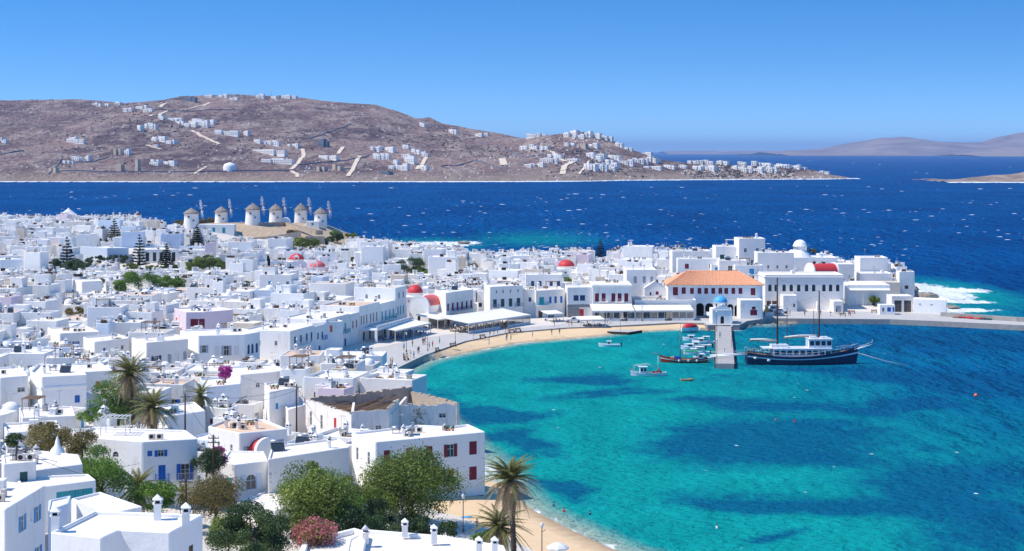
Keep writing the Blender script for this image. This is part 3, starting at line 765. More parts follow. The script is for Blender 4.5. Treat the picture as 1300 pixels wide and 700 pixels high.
# occupancy map, so that no two buildings, trees or squares share ground
OX, OY, OW, OH = -380, 90, 580, 900
OCC = np.zeros((OH, OW), bool)
def mark(poly, grow=0.6, test=False, thr=0.0):
    xs_ = [p[0] for p in poly]; ys_ = [p[1] for p in poly]
    x0, x1 = int(min(xs_)-grow-1)-OX, int(max(xs_)+grow+2)-OX; y0, y1 = int(min(ys_)-grow-1)-OY, int(max(ys_)+grow+2)-OY
    x0, y0 = max(0, x0), max(0, y0); x1, y1 = min(OW, x1), min(OH, y1)
    if x1 <= x0 or y1 <= y0: return 1.0
    gx, gy = np.meshgrid(np.arange(x0, x1)+OX+.5, np.arange(y0, y1)+OY+.5)
    ins = inconvex(poly, gx, gy, grow) if len(poly) == 4 else sdist(poly, gx, gy) > -grow
    if test: return float(OCC[y0:y1, x0:x1][ins].mean()) if ins.any() else 1.0
    OCC[y0:y1, x0:x1] |= ins

HREG = []          # screen-independent record of surveyed fronts that must stay in view: bearing range, distance, heights
def reg(P, zr, zb):
    b = [p[0]/p[1] for p in P]; HREG.append((min(b), max(b), min(p[1] for p in P), zr, zb))
_gx, _gy = np.meshgrid(np.arange(OW)+OX+.5, np.arange(OH)+OY+.5)
OCC |= sdist(COAST, _gx, _gy) < 4.5
def evenly(L, n, w, m=0.7):
    if n == 1: return [L/2]
    return [m+w/2+(L-2*m-w)*k/(n-1) for k in range(n)]
DIRS = dict(F=(0,-1), L=(-1,0), R=(1,0), B=(0,1), FR=(.7,-.7), FL=(-.7,-.7))
def edge_of(poly, d):
    if isinstance(d, int): return d
    d = DIRS[d] if isinstance(d, str) else d
    best = None
    for i in range(len(poly)):
        a, b = poly[i], poly[(i+1) % len(poly)]; L = math.hypot(b[0]-a[0], b[1]-a[1])
        s_ = ((b[1]-a[1])*d[0] - (b[0]-a[0])*d[1])/L + .02*min(L, 15)
        if best is None or s_ > best[0]: best = (s_, i)
    return best[1]
def hero(name, label, cat, poly, zr, zb=None, rows=(), par=0.35, wall='white', roof='roof', near=True, group=None, furn=0, seed=1, extra=None, th=0.28, occ=True):
    """a surveyed building. poly: world XY. rows: (edge, [u-fractions or n], v above base, w, h, style, colour, arch)"""
    cx = sum(p[0] for p in poly)/len(poly); cy_ = sum(p[1] for p in poly)/len(poly)
    P = ccw(poly); flip = P != list(poly)
    if zb is None: zb = min(gz(*p) for p in P) - 0.8
    if occ: mark(P)
    reg(P, zr, zb)
    loc = [(x-cx, y-cy_) for x, y in P]; n = len(loc)
    root = thing(name, label, cat, (cx, cy_, zb), 0, group)
    ops = {}; todo = []
    for row in rows:
        e, us, v, w, h, style, col = row[:7]; arch = len(row) > 7 and row[7]
        e = edge_of(loc, e)
        A, B = loc[e], loc[(e+1) % n]; L = math.hypot(B[0]-A[0], B[1]-A[1])
        us = evenly(L, us, w) if isinstance(us, int) else [f*L for f in us]
        for u in us:
            if u-w/2 < .1 or u+w/2 > L-.1: continue
            ops.setdefault(e, []).append((u-w/2, u+w/2, v, v+h, arch)); todo.append((A, B, v, u, w, h, style, col, arch))
    wm, rm = MB(), MB(); block(wm, rm, loc, 0, zr-zb, par, th, ops)
    part('wall', wm, M[wall], root); part('roof', rm, M[roof], root)
    for a in todo: put_opening(root, *a, near=near)
    if furn: furnish(root, inset(loc, .8), zr-zb, furn, random.Random(seed))
    return root, loc, zr-zb
def PX(*pp, z): return ccw([XY(a, b, z) for a, b in pp])
def boxpoly(cx, cy_, w, d, rz=0.0):
    ca, sa = math.cos(rz), math.sin(rz)
    return [(cx+x*ca-y*sa, cy_+x*sa+y*ca) for x, y in ((-w/2,-d/2),(w/2,-d/2),(w/2,d/2),(-w/2,d/2))]
# ---------------------------------------------------------------- quays, promenade, beaches
def slab(name, poly, z0, z1, mat, side=None):
    mb = MB(); mb.prism(ccw(poly), z0, z1, 1 if side else 0, mtop=0); return struct(name, mb, [mat, side] if side else [mat])
t = NT('promenade_paving'); p = t.pos()
n = t.noise(p, .5, 5, .6); c = t.mix(n, (0.40, 0.385, 0.365), (0.56, 0.54, 0.515))
br = t.n('TexBrick'); t.l(t.pos((.45, .45, .45)), br.inputs['Vector']); br.inputs['Color1'].default_value = (1, 1, 1, 1); br.inputs['Color2'].default_value = (.93, .93, .93, 1); br.inputs['Mortar'].default_value = (.75, .75, .75, 1); br.inputs['Scale'].default_value = 1.0; br.inputs['Mortar Size'].default_value = .012
M['promenade'] = t.set(t.mix(.6, c, br.outputs[0], 'MULTIPLY'), .85, .2)
PROM = [(-28.3,350),(-20.8,386),(-19.2,391),(-12,414),(-.6,434.5),(15,446),(26,449.5),(47,459),(55,458),(56.2,454),(64,454),(67,463),(74,471),(88.8,469.5),(109,468),(123,462),(142,452),(179,434.5),(179.8,442.5),(144,461.5),(130,472),(126,478),(134,500),(118,512),(75,506),(72,490),(50,486),(10,476),(-12,462),(-30,445),(-52,372),(-62,352),(-42,340),(-31,338)]
slab('promenade', PROM, -2.5, 1.5, M['promenade'], M['concrete'])
mark(ccw(PROM), .5)
t = NT('beach_sand'); p = t.pos(); n = t.noise(p, .5, 6, .6)
g = t.n('NewGeometry'); sp = t.n('SeparateXYZ'); t.l(g.outputs['Position'], sp.inputs[0])
wet = t.ramp(t.math('ADD', sp.outputs['Z'], t.math('MULTIPLY', n, .25)), [(0.12, 1.0), (0.42, 0.0)])
c = t.mix(wet, t.mix(n, (0.64, 0.45, 0.26), (0.77, 0.58, 0.37)), (0.36, 0.26, 0.16)); t.bump(t.noise(p, 2.5, 4), .5, .08)
M['sand'] = t.set(c, .95, .1)
def beach(name, shore, inland):
    "strip from below the waterline up to the foot of the promenade"
    mb = MB(); n = len(shore); fr = [(-.35, -1.0), (0, 0.0), (.15, .22), (.5, .75), (1.0, 1.18)]
    rows = []
    for (ax, ay), (bx, by) in zip(shore, inland):
        d = Vector((bx-ax, by-ay)); L = d.length; row = []
        for f, z in fr: row.append((ax+d.x*f*(1 if f > 0 else 8/L), ay+d.y*f*(1 if f > 0 else 8/L), z))
        rows.append(row)
    for i in range(n-1):
        for k in range(len(fr)-1): mb.face([rows[i][k], rows[i+1][k], rows[i+1][k+1], rows[i][k+1]], 0, True)
    return struct(name, mb, [M['sand']])
def resample(pts, n):
    P = [Vector(p) for p in pts]; d = [0]
    for a, b in zip(P[:-1], P[1:]): d.append(d[-1]+(b-a).length)
    out = []
    for k in range(n):
        s_ = d[-1]*k/(n-1); i = max(j for j in range(len(d)-1) if d[j] <= s_+1e-9); f = (s_-d[i])/(d[i+1]-d[i])
        q = P[i].lerp(P[i+1], min(1, f)); out.append((q.x, q.y))
    return out
s1 = [(-22.5,381),(-17.5,391),(-9.3,406),(1.3,422),(11,429.5),(23.4,438.5),(32.7,448.5),(46,454.5),(56,455)]
i1 = [(-21.2,386),(-18.5,392),(-11.5,414.5),(-.4,435),(15,446.5),(26,450),(40,456.5),(47,459.5),(57,460)]
beach('harbour_beach', resample(s1, 40), resample(i1, 40))
s2 = [(17,198),(12.6,204),(7.4,215),(2.9,226),(0.5,235),(-1.2,245)]
i2 = [(0,186),(-4,194),(-9.5,206),(-11,216),(-11,226),(-8,240)]
beach('town_beach', resample(s2, 30), resample(i2, 30))
# low promenade behind the near beach with a white kerb wall
slab('lane', [(4,178),(-5.5,193.6),(-11.3,205.5),(-14.2,216.5),(-18.5,217),(-15,204),(-9,191),(0,177)], -1, 2.35, M['pave'], M['white'])
wl = MB()
for (a, b) in zip([(4,178),(-5.5,193.6),(-11.3,205.5)], [(-5.5,193.6),(-11.3,205.5),(-14.2,216.5)]):
    d = Vector((b[0]-a[0], b[1]-a[1])); L = d.length; wl.obox(((a[0]+b[0])/2, (a[1]+b[1])/2, 2.6), L+.3, .4, .95, math.atan2(d.y, d.x))
o = link('kerb_wall', wl.mesh('kerb_wall', M['white_clean'])); tag(o, 'low white kerb wall between the lane and the near sandy beach', 'wall')
for q in ([(4,178),(-14,217),(-20,217),(-2,176)], [(17,198),(-1,245),(-11,240),(-11,216),(0,186)]): mark(ccw(q), .5)
mark(ccw([(-116,628),(-72,652),(-50,700),(-52,790),(-80,760),(-84,725),(-128,690)]), 0); mark([(-24,100),(190,100),(190,215),(-24,215)], 0); mark([(-13,215),(190,215),(190,300),(-13,300)], 0); mark(ccw([(-20,384),(20,400),(56,455),(-2,440),(-14,416)]), 1)
mark([(-380,90),(-20,90),(-20,160),(-380,160)], 0)      # windmill knoll stays open
o = MB()
for k, (a, b) in enumerate(zip([(-40,645.5),(-30,668)], [(-30,668),(-10,690)])): pass

# ---------------------------------------------------------------- foreground houses
B_ = 'blue'
hero('house', 'white two-storey house with sky blue open shutters and drainpipe on its long side wall', 'house',
     PX((7,652),(58,621),(-32,612),(-62,640), z=18.2), 18.2, 10.5,
     [('R', [.40, .78], 5.2, .95, 1.35, 'open', 'sky'), ('R', [.80], 1.4, .95, 1.35, 'open', 'sky'), ('R', [.50], .6, .9, 1.2, 'plain', 'sky'), ('R', [.62], 5.6, .25, .9, 'plain', 'grey')], furn=3, seed=3)
h2, l2, z2 = hero('house', 'large plain white house with flat L-shaped roof, three cowled chimneys and a brown door', 'house',
     PX((64,681),(129,688),(151,678),(216,681),(258,658),(120,653), z=20.6), 20.6, 13.5,
     [('R', [.62], 3.6, .85, 1.9, 'door', 'brown')], par=.3, wall='white_clean')
def roofat(root, px, py, z, mesh, name, rz=0, sc=None):
    x, y = XY(px, py, z); r = root.location
    return link(name, mesh, root, (x-r.x, y-r.y, z-r.z), rz, sc)
for px, py in ((70,676),(200,660),(236,671)): roofat(h2, px, py, 20.6, K_chimney, 'chimney', .2)
hero('house', 'low white house with wide bare cream roof beside the house with three chimneys', 'house', PX((90,636),(127,627),(181,646),(139,655), z=15), 15, 10, [('F', [.8], 2.4, .8, 1.0, 'plain', 'grey')], par=.22)
hero('house', 'small grey-blue walled annex with a bare roof below the blue-shuttered house', 'house', PX((61,651),(87,641),(90,631),(62,637), z=15.6), 15.6, 9.5, [], par=.15, wall='blue_and_shade')
hero('house', 'long low white house with a band of five turquoise glazed windows', 'house', PX((28,624),(122,612),(112,604),(20,608), z=15.4), 15.4, 10.8,
     [('F', [.53,.66,.76,.88,.965], 3.0, 1.15, 1.05, 'shut', 'teal')], par=.2)
h5, l5, z5 = hero('house', 'white house with a pointed roof finial and one small green window', 'house', PX((22,603),(105,592),(100,580),(52,575),(18,585), z=15.2), 15.2, 10.2,
     [('F', [.66], 2.6, .6, .8, 'plain', 'green'), ('F', [.3, .42], 3.0, .25, .3, 'plain', 'grey')], par=.25, furn=2, seed=9)
mb = MB(); mb.lathe([(.9,0),(.8,.5),(.35,1.0),(.22,1.6),(.05,2.1)], 8); x, y = XY(73, 577, 15.2)
part('finial', mb, M['white_clean'], h5, (x-h5.location.x, y-h5.location.y, 5.0))
hut = hero('rooftop_hut', 'small white rooftop hut with a dark green door and terracotta pots', 'hut', PX((4,592),(46,588),(44,577),(2,580), z=17.2), 17.2, 12.5, [('F', [.62], 2.0, .8, 1.9, 'door', 'green'), ('F', [.9], 2.6, .5, .6, 'plain', 'grey')], par=.2, furn=2, seed=5)
h7, l7, z7 = hero('house', 'white two-storey house with royal blue shutters, two blue balconies and round-topped side windows', 'house', PX((92,557),(181,564),(251,560),(236,549),(118,545), z=13), 13, 4.5,
     [((.3,-1), [.13], 6.9, .6, .7, 'shut', B_), ((.3,-1), [.33], 6.8, .8, .85, 'open', B_), ((.3,-1), [.35], 3.7, .9, 2.0, 'shut', B_), ((.3,-1), [.77], 3.7, 1.1, 2.0, 'open', B_), ((.3,-1), [.45], .6, .85, 1.3, 'shut', B_),
      ((-.3,-1), [.62], 6.6, .9, .7, 'plain', 'grey', True), ((-.3,-1), [.62], 4.4, 1.0, .8, 'plain', 'grey', True), ((-.3,-1), [.36], 6.9, .35, .5, 'plain', 'grey'), ((-.3,-1), [.43], 5.2, .3, .35, 'plain', 'grey'), ((-.3,-1), [.86], 4.5, .4, .5, 'plain', 'grey')], par=.3, furn=3, seed=21)
def balcony(root, loc, e, u, v, w, col, d=.85):
    e = edge_of(loc, e); A, B = loc[e], loc[(e+1) % len(loc)]; dx, dy = B[0]-A[0], B[1]-A[1]; L = math.hypot(dx, dy)
    mb = MB(); mb.box(-w/2, w/2, -d, 0.05, -.14, 0, 1)
    mb.box(-w/2, w/2, -d, -d+.05, .95, 1.0); mb.box(-w/2, -w/2+.05, -d+.05, 0, .95, 1.0); mb.box(w/2-.05, w/2, -d+.05, 0, .95, 1.0)
    k = int(w/.16)
    for i in range(k+1): x = -w/2+.02+(w-.06)*i/k; mb.box(x, x+.025, -d+.01, -d+.035, 0, .95)
    for i in range(5):
        for s_ in (-w/2+.01, w/2-.035): mb.box(s_, s_+.025, -d+.15*i+.1, -d+.15*i+.125, 0, .95)
    return part('balcony', mb, [M[col], M['white_clean']], root, (A[0]+dx*u, A[1]+dy*u, v), math.atan2(dy, dx))
balcony(h7, l7, (.3,-1), .35, 3.66, 1.7, B_); balcony(h7, l7, (.3,-1), .77, 3.66, 1.9, 'grey')
hero('house', 'white house with clay-coloured flat roof and rooftop air conditioners under the utility wires', 'house', PX((264,544),(304,553),(365,547),(335,535),(290,534), z=11), 11, 4,
     [('F', [.22], 4.6, 1.0, .75, 'open', 'grey'), ('F', [.56], 5.2, .35, .5, 'plain', 'grey'), ('F', [.82], 5.0, .45, .55, 'plain', 'grey'), ('FL', [.35, .75], 4.0, .55, 1.5, 'plain', 'grey')], roof='roof_clay', par=.3, furn=9, seed=31)
h9, l9, z9 = hero('house', 'low white house with one large arched blue-grey window on its front wall', 'house', PX((280,589),(299,592),(340,587),(335,575),(290,574), z=9.4), 9.4, 3.2,
     [((.2,-1), [.48], 2.9, 1.55, 2.0, 'open', 'blue_and_shade', True), ('FL', [.6], 3.2, .9, 1.4, 'shut', 'teal')], roof='roof', par=.2)
h10, l10, z10 = hero('house', 'long white windowless house with a solar water heater and red vaulted chapel behind', 'house', PX((340,586),(444,570),(430,558),(345,569), z=9.8), 9.8, 3.2, [((0,-1), [.03], 4.8, .35, .35, 'plain', 'grey')], par=.25)
roofat(h10, 352, 572, 9.8, K_solar, 'solar_heater', .3); roofat(h10, 418, 569, 9.8, K_chimney2, 'chimney')
h11, l11, z11 = hero('house', 'white two-storey seaside building with maroon shutters and a long flat roof', 'house', PX((446,552),(477,564),(616,551),(594,541),(571,544),(530,542), z=9.5), 9.5, .8,
     [((.05,-1), [.675], 5.9, 1.05, 1.8, 'open', 'maroon'), ((.05,-1), [.885], 5.9, 1.2, 1.9, 'shut', 'maroon'), ((.05,-1), [.885], 2.3, 1.2, 1.9, 'shut', 'maroon'), ((.05,-1), [.675], 2.3, 1.1, 1.9, 'shut', 'maroon'), ((.05,-1), [.1,.3,.48], 5.9, 1.0, 1.8, 'shut', 'maroon'),
      ((-1,-.9), [.25,.72], 5.4, .8, 1.8, 'plain', 'grey')], par=.3, furn=7, seed=12, wall='white_clean')
# ruined building behind it: open walls, no roof, rubble floor
q0, q1 = XY(388,505,9), XY(446,524,9); mark(ccw([q0, q1, (q1[0]-10, q1[1]-7), (q0[0]-12, q0[1]-7)]), 0)
reg([XY(388,505,9),XY(446,524,9),XY(583,513,8.2)], 8.8, 3)
ru = thing('ruined_building', 'roofless weathered house with broken beams, red doors and bare stone patches', 'building', (*XY(500, 505, 7), .5))
rx, ry = ru.location.x, ru.location.y
W8 = [XY(a, b, 9.0) for a, b in ((388,505),(446,524),(494,521))] + [XY(507, 511, 8.6), XY(583, 513, 8.2), XY(521, 494, 8.6), XY(450, 500, 9.0)]
mark(ccw(W8)); W8 = [(x-rx, y-ry) for x, y in W8]
wm = MB(); st = MB()
HT = [8.2, 8.5, 8.4, 7.4, 7.8, 8.3, 8.2]
segops = {0: [(.12,.9,2.3,'g'),(.36,.9,2.3,'g'),(.66,.95,2.6,'red'),(.9,.95,2.6,'red')], 1: [(.72,1.0,.8,'g')], 3: [(.72,1.2,.8,'g'),(.18,1.1,2.2,'g')], 4: [], 5: [], 6: []}
for i in range(7):
    A, B = Vector(W8[i]), Vector(W8[(i+1) % 7]); d = B-A; L = d.length
    cols = 'g'
    ops = [(f*L-w/2, f*L+w/2, (4.2 if i == 0 else 5.4), (4.2 if i == 0 else 5.4)+h) for f, w, h, c_ in segops.get(i, [])]
    wall_face(wm, A, B, -1, HT[i], ops, depth=.45)
    nrm = Vector((-d.y, d.x)).normalized()*.45
    A2, B2 = A+nrm, B+nrm
    # irregular broken crown
    k = max(4, int(L/.7)); pr = None; r3 = random.Random(i+60)
    for j in range(k):
        a, b = A.lerp(B, j/k), A.lerp(B, (j+1)/k); z = HT[i] + (r3.uniform(-.05, .22) if i in (0, 1, 4) else r3.uniform(0, .5))
        wm.face([(a.x, a.y, HT[i]-.002), (b.x, b.y, HT[i]-.002), (b.x, b.y, z), (a.x, a.y, z)]); a2, b2 = a+nrm, b+nrm
        wm.face([(a.x, a.y, z), (b.x, b.y, z), (b2.x, b2.y, z), (a2.x, a2.y, z)], 1)
        wm.face([(b2.x, b2.y, HT[i]), (a2.x, a2.y, HT[i]), (a2.x, a2.y, z), (b2.x, b2.y, z)], 1)
        wm.face([(a.x, a.y, HT[i]), (a.x, a.y, z), (a2.x, a2.y, z), (a2.x, a2.y, HT[i])], 1); wm.face([(b.x, b.y, HT[i]), (b2.x, b2.y, HT[i]), (b2.x, b2.y, z), (b.x, b.y, z)], 1)
    wm.face([(B2.x, B2.y, -1), (A2.x, A2.y, -1), (A2.x, A2.y, HT[i]), (B2.x, B2.y, HT[i])], 1)
    for f, w, h, c_ in segops.get(i, []):
        put_opening(ru, A, B, 4.2 if i == 0 else 5.4, f*L, w, h, 'door' if c_ == 'red' else 'plain', 'red' if c_ == 'red' else 'grey', False, False)
part('wall', wm, [M['white_old'], M['stone']], ru)
fl = MB(); fl.face([(x, y, 4.9) for x, y in ccw(W8)]); part('floor', fl, M['stone'], ru)
# inner cross walls, fallen beams, rubble
cw_ = MB(); c0 = Vector((sum(p[0] for p in W8)/7, sum(p[1] for p in W8)/7))
for a, b, h in ((W8[2], W8[5], 7.6), (W8[1], W8[6], 7.7)):
    a, b = Vector(a), Vector(b); m_ = a.lerp(b, .42); d = b-a
    cw_.obox((m_.x, m_.y, (4.9+h)/2), d.length*.72, .4, h-4.9, math.atan2(d.y, d.x))
part('cross_wall', cw_, M['white_old'], ru)
r3 = random.Random(8)
for k in range(11):
    f = .1+.08*k; a = Vector(W8[0]).lerp(Vector(W8[1]), f); b = Vector(W8[6]).lerp(Vector(W8[5]), f*.9)
    bm_ = MB(); bm_.tube([(a.x, a.y+.3, 7.6+r3.uniform(-.8, .1)), (b.x, b.y-.3, 7.5+r3.uniform(-1.6, .1))], .11, 5); part('beam', bm_, M['wood'], ru)
rb = MB()
for k in range(70):
    q = c0 + Vector((r3.uniform(-7, 8), r3.uniform(-6, 5)))
    if sdist([(x, y) for x, y in ccw(W8)], np.array([q.x]), np.array([q.y]))[0] < .8: continue
    s_ = r3.uniform(.2, .7); rb.obox((q.x, q.y, 4.9+s_*.4), s_*1.4, s_, s_*.8, r3.uniform(0, 3), 0, r3.uniform(-.4, .4))
tag(part('rubble', rb, M['stone'], ru), kind='stuff')
pat = MB()
A, B = Vector(W8[3]), Vector(W8[4]); d = (B-A).normalized(); nn = Vector((d.y, -d.x))
for k in range(60):
    f = r3.gauss(.33, .05); q = A.lerp(B, f)+nn*.02; z = r3.uniform(3.6, 7.0); pat.obox((q.x, q.y, z), r3.uniform(.15, .5), .1, r3.uniform(.12, .3), math.atan2(d.y, d.x), 0, r3.uniform(-.2, .2))
part('stone_patch', pat, M['stone'], ru)
# tower house with blue shutter
th, tl, tz = hero('house', 'tall plain white tower-like house with a single royal blue shutter', 'house', PX((38,475),(53,482),(110,479),(101,467),(48,465), z=12), 12, 3.8,
     [((.2,-1), [.79], 4.0, .85, 1.25, 'shut', B_), ((-1,-.6), [.5], 4.1, .3, .8, 'plain', 'grey')], par=.45, furn=3, seed=2, wall='white_clean')
bt = MB(); pl = inset(tl, -.12); n_ = len(pl)
for i in range(n_):
    a, b, c_, d_ = pl[i], pl[(i+1) % n_], tl[(i+1) % n_], tl[i]
    bt.face([(*a, 6.55), (*b, 6.55), (*b, 6.9), (*a, 6.9)]); bt.face([(*a, 6.9), (*b, 6.9), (*c_, 7.1), (*d_, 7.1)]); bt.face([(*d_, 6.45), (*c_, 6.45), (*b, 6.55), (*a, 6.55)])
part('string_course', bt, M['white_clean'], th)
HERO2 = [
 # name label poly(z) zr zb rows wall roof furn
 ('white house with a turquoise glazed oriel and dark door beside the tower house', ((0,482),(38,478),(36,462),(-8,466)), 12, 4.6, [('F',[.35],.3,.9,2.0,'door','brown'),('F',[.75],5.0,1.3,.8,'plain','teal'),('F',[.6],1.6,.35,.35,'plain','grey')], 'white','roof',3),
 ('white house with one orange shutter behind the palm fronds', ((86,476),(147,470),(140,455),(80,460)), 10.5, 4.4, [('F',[.66],3.6,.75,.95,'shut','orange')], 'white','roof',3),
 ('small white house with turquoise shutter and dark doorway beside the tower house', ((110,508),(138,506),(134,497),(108,499)), 7.4, 3.6, [('F',[.2],2.2,.7,.9,'shut','sky'),('F',[.7],1.2,.9,1.1,'plain','grey')], 'blue_and_shade','roof',1),
 ('long white villa with pale arched doors above the palm grove', ((186,437),(246,428),(238,418),(178,425)), 10, 3.4, [('F',[.23],2.8,1.2,1.2,'open','navy'),('F',[.55],2.2,.9,1.9,'shut','grey'),('F',[.72],2.2,.95,2.4,'shut','offwhite',True),('F',[.92],2.6,.8,1.7,'shut','grey')], 'white','roof',4),
 ('white school-like building with four tall pale shuttered windows and cornice', ((252,428),(313,425),(337,418),(318,409),(240,415)), 10.6, 2.6, [((0,-1),[.12],4.6,.95,1.6,'open','grey'),((0,-1),[.40],3.9,1.1,2.1,'shut','offwhite'),((0,-1),[.60],3.9,1.1,2.1,'open','grey'),((0,-1),[.82],3.9,1.1,2.1,'shut','offwhite'),((.8,-.5),[.25,.5,.78],3.9,.9,2.1,'shut','navy',True)], 'white_clean','roof',4),
 ('plain white house with a scalloped parapet and one small dark square window', ((305,478),(368,468),(360,452),(300,459)), 9, 2.2, [('F',[.38],4.5,.75,.8,'plain','grey')], 'white','roof',5),
 ('blue-white windowless house in front of the magenta bougainvillea', ((262,494),(306,489),(300,478),(255,482)), 7.6, 3, [], 'blue_and_shade','roof',2),
 ('tall narrow white house with pale blue trim beside the wooden utility pole', ((342,500),(380,493),(372,482),(337,487)), 9.6, 2.6, [('F',[.25],4.2,.6,1.0,'shut','sky'),('F',[.7],3.4,.5,.8,'plain','grey'),('L',[.5],4.0,.6,1.1,'shut','sky')], 'white','roof',4),
 ('low white house with a scooter-lined lane beside the ruined building', ((366,523),(388,516),(382,506),(356,510)), 7, 2.6, [('F',[.5],1.4,.8,1.2,'plain','grey')], 'white','roof',3),
 ('broad white house with a long flat roof below the palm trees', ((98,562),(232,549),(214,535),(90,545)), 8.4, 4, [('F',[.8],1.8,.7,.9,'shut','blue')], 'white','roof',8),
 ('white house with a stepped roof edge and chimney beside the date palms', ((206,532),(262,523),(250,510),(200,516)), 9.6, 3.6, [('FL',[.5],2.8,.6,.8,'plain','grey'),('F',[.2],3.4,.5,.7,'plain','grey')], 'white','roof',5),
 ('white rooftop terrace house with timber planters beside the brown shrubs', ((8,552),(78,548),(72,536),(4,540)), 11.2, 6, [('F',[.3,.7],2.4,.6,.7,'plain','grey')], 'white','roof',6),
 ('white house with blue-rimmed round roof vents below the tower house', ((28,533),(96,530),(92,518),(24,520)), 9.6, 5, [('F',[.5],2.4,.6,.7,'plain','grey')], 'white','roof',6),
 ('narrow white gable of a tall house at the edge of the terrace', ((-30,530),(3,527),(4,495),(-26,497)), 13, 6, [('R',[.5],3,.7,1,'plain','grey')], 'white_clean','roof',2),
 ('white stepped house with three blue shutters and a terrace wall', ((76,425),(130,421),(124,410),(72,413)), 9.4, 4.8, [('F',[.2],2.0,.7,.95,'open','blue'),('F',[.4],2.0,.8,.95,'open','blue'),('F',[.8],2.0,.6,.8,'shut','sky')], 'white','roof',3),
 ('white house with a bright blue door and small navy window by the solar panels', ((120,436),(170,428),(163,420),(114,426)), 9.2, 4.6, [('F',[.28],1.4,.6,2.0,'door','blue'),('F',[.62],2.2,.4,1.0,'plain','grey'),('F',[.8],2.6,.75,.9,'plain','navy')], 'white','roof',4),
 ('pink-washed house with five tall maroon windows beside the flat red dome', ((236,398),(262,397),(306,389),(300,378),(240,384)), 10.4, 4.2, [((.2,-1),[.08,.32,.55,.88],2.6,.8,2.2,'shut','maroon'),((-.1,-1),[.4,.75],2.6,.8,2.2,'shut','maroon')], 'pink','roof',4),
 ('white house with an orange-tan door below a terrace of pots', ((395,412),(440,405),(430,392),(388,397)), 8.6, 2.4, [('F',[.62],4.0,.75,1.6,'door','orange')], 'white','roof',5),
 ('blue-shaded white house with a row of small dark windows above the tree grove', ((136,316),(170,314),(168,305),(133,307)), 15, 8, [('F',[.15,.4,.62,.85],3.6,.8,1.2,'plain','navy')], 'blue_and_shade','roof',2),
 ('long white hall with four tall dark green doors between the tall pines', ((174,318),(232,316),(230,308),(172,309)), 14.4, 8, [('F',[.25,.42,.58,.88],2.4,1.2,3.2,'frenchdoor','green')], 'white','roof',1),
 ('white house with a sea-blue painted side wall beside the green thicket', ((104,359),(138,355),(146,349),(110,350)), 10.6, 5.4, [('R',[.6],3,.8,1,'plain','navy')], 'white','roof',1),
 ('white row house with blue doors and a blue veranda left of the pines', ((0,331),(42,328),(40,321),(-4,323)), 12.8, 7.4, [('F',[.5,.65,.85],1.6,1.0,1.6,'shut','sky'),('F',[.2],2.2,.6,.8,'shut','blue')], 'blue_and_shade','roof',2),
]
for i, (lb, pp, zr, zb, rows, wl_, rf, fu) in enumerate(HERO2):
    Pq = PX(*pp, z=zr); y0_ = min(p[1] for p in Pq); y1_ = max(p[1] for p in Pq); kq = min(1.0, (15 if pp[0][1] > 380 else 11)/(y1_-y0_))
    Pq = [(p[0], y0_+(p[1]-y0_)*kq) for p in Pq]
    hero('house', lb, 'house', Pq, zr, zb, rows, wall=wl_, roof=rf, furn=fu, seed=40+i, near=pp[0][1] > 430, par=.3)

# ---------------------------------------------------------------- harbour terrace, facing the bay
def terr(lb, x0, y0, x1, y1, depth, zr, rows, roof='roof', furn=3, seed=1, balc=(), wall='white'):
    a, b = Vector((x0, y0)), Vector((x1, y1)); d = (b-a).normalized(); nrm = Vector((-d.y, d.x))*depth
    r_, l_, z_ = hero('terraced_house', lb, 'house', [(x0, y0), (x1, y1), (x1+nrm.x, y1+nrm.y), (x0+nrm.x, y0+nrm.y)], zr, 1.3, [(0,)+q if not isinstance(q[0], str) else q for q in rows], furn=furn, seed=seed, roof=roof, group='terraced houses along the harbour promenade', wall=wall)
    for u, v, w, c in balc: balcony(r_, l_, 0, u, v, w, c, .95)
    return r_, l_
terr('white terraced house with dark blue doors and a covered arcade at the lane corner', -50.5,370,-46.6,383.5,12,8.6, [([.18,.42,.66,.86],3.9,1.0,2.2,'shut','navy'),([.2,.45],.1,1.3,2.4,'frenchdoor','navy'),('F',[.35,.7],4.2,.7,1.1,'plain','grey')], furn=6, seed=71, balc=((.45,3.8,7,'offwhite'),))
terr('narrow white terraced house with two navy windows and a small blue balcony', -46.5,383.6,-44.7,389.8,11,8.2, [([.25,.65],4.0,.8,1.6,'shut','navy'),([.4],.1,1.1,2.3,'door','navy')], seed=72, balc=((.7,3.7,1.6,'blue'),))
terr('white terraced house with a row of five teal shutters and two teal balconies', -44.6,390,-40.4,404.2,12,9.2, [([.08,.28,.42,.56,.80],3.9,.95,2.3,'shut','teal'),([.3,.55,.8],.2,1.1,2.2,'shut','navy')], seed=73, balc=((.42,3.8,4.6,'teal'),(.80,3.8,2.6,'teal')))
terr('slim white terraced house with a stair gate and two maroon windows', -40.3,404.3,-38.6,410,11,9.0, [([.3,.7],4.3,.75,1.9,'shut','maroon')], seed=74, furn=2)
terr('white terraced house with six narrow cream and brown shutters over a wide veranda', -38.5,410.2,-34.5,423.6,11,10.4, [([.08,.2,.34,.54,.68,.84],4.6,.8,2.3,'shut','wood'),([.2,.5,.8],.2,1.2,2.4,'shut','navy')], seed=75, roof='roof_clay')
terr('white terraced house with teal shutters and a long teal balcony beside the tall end house', -34.4,423.8,-31.2,434.4,10,9.8, [([.12,.36,.62,.86],4.4,.95,2.3,'shut','teal'),([.3,.7],.2,1.2,2.4,'shut','navy')], seed=76, balc=((.5,4.3,8.6,'teal'),))
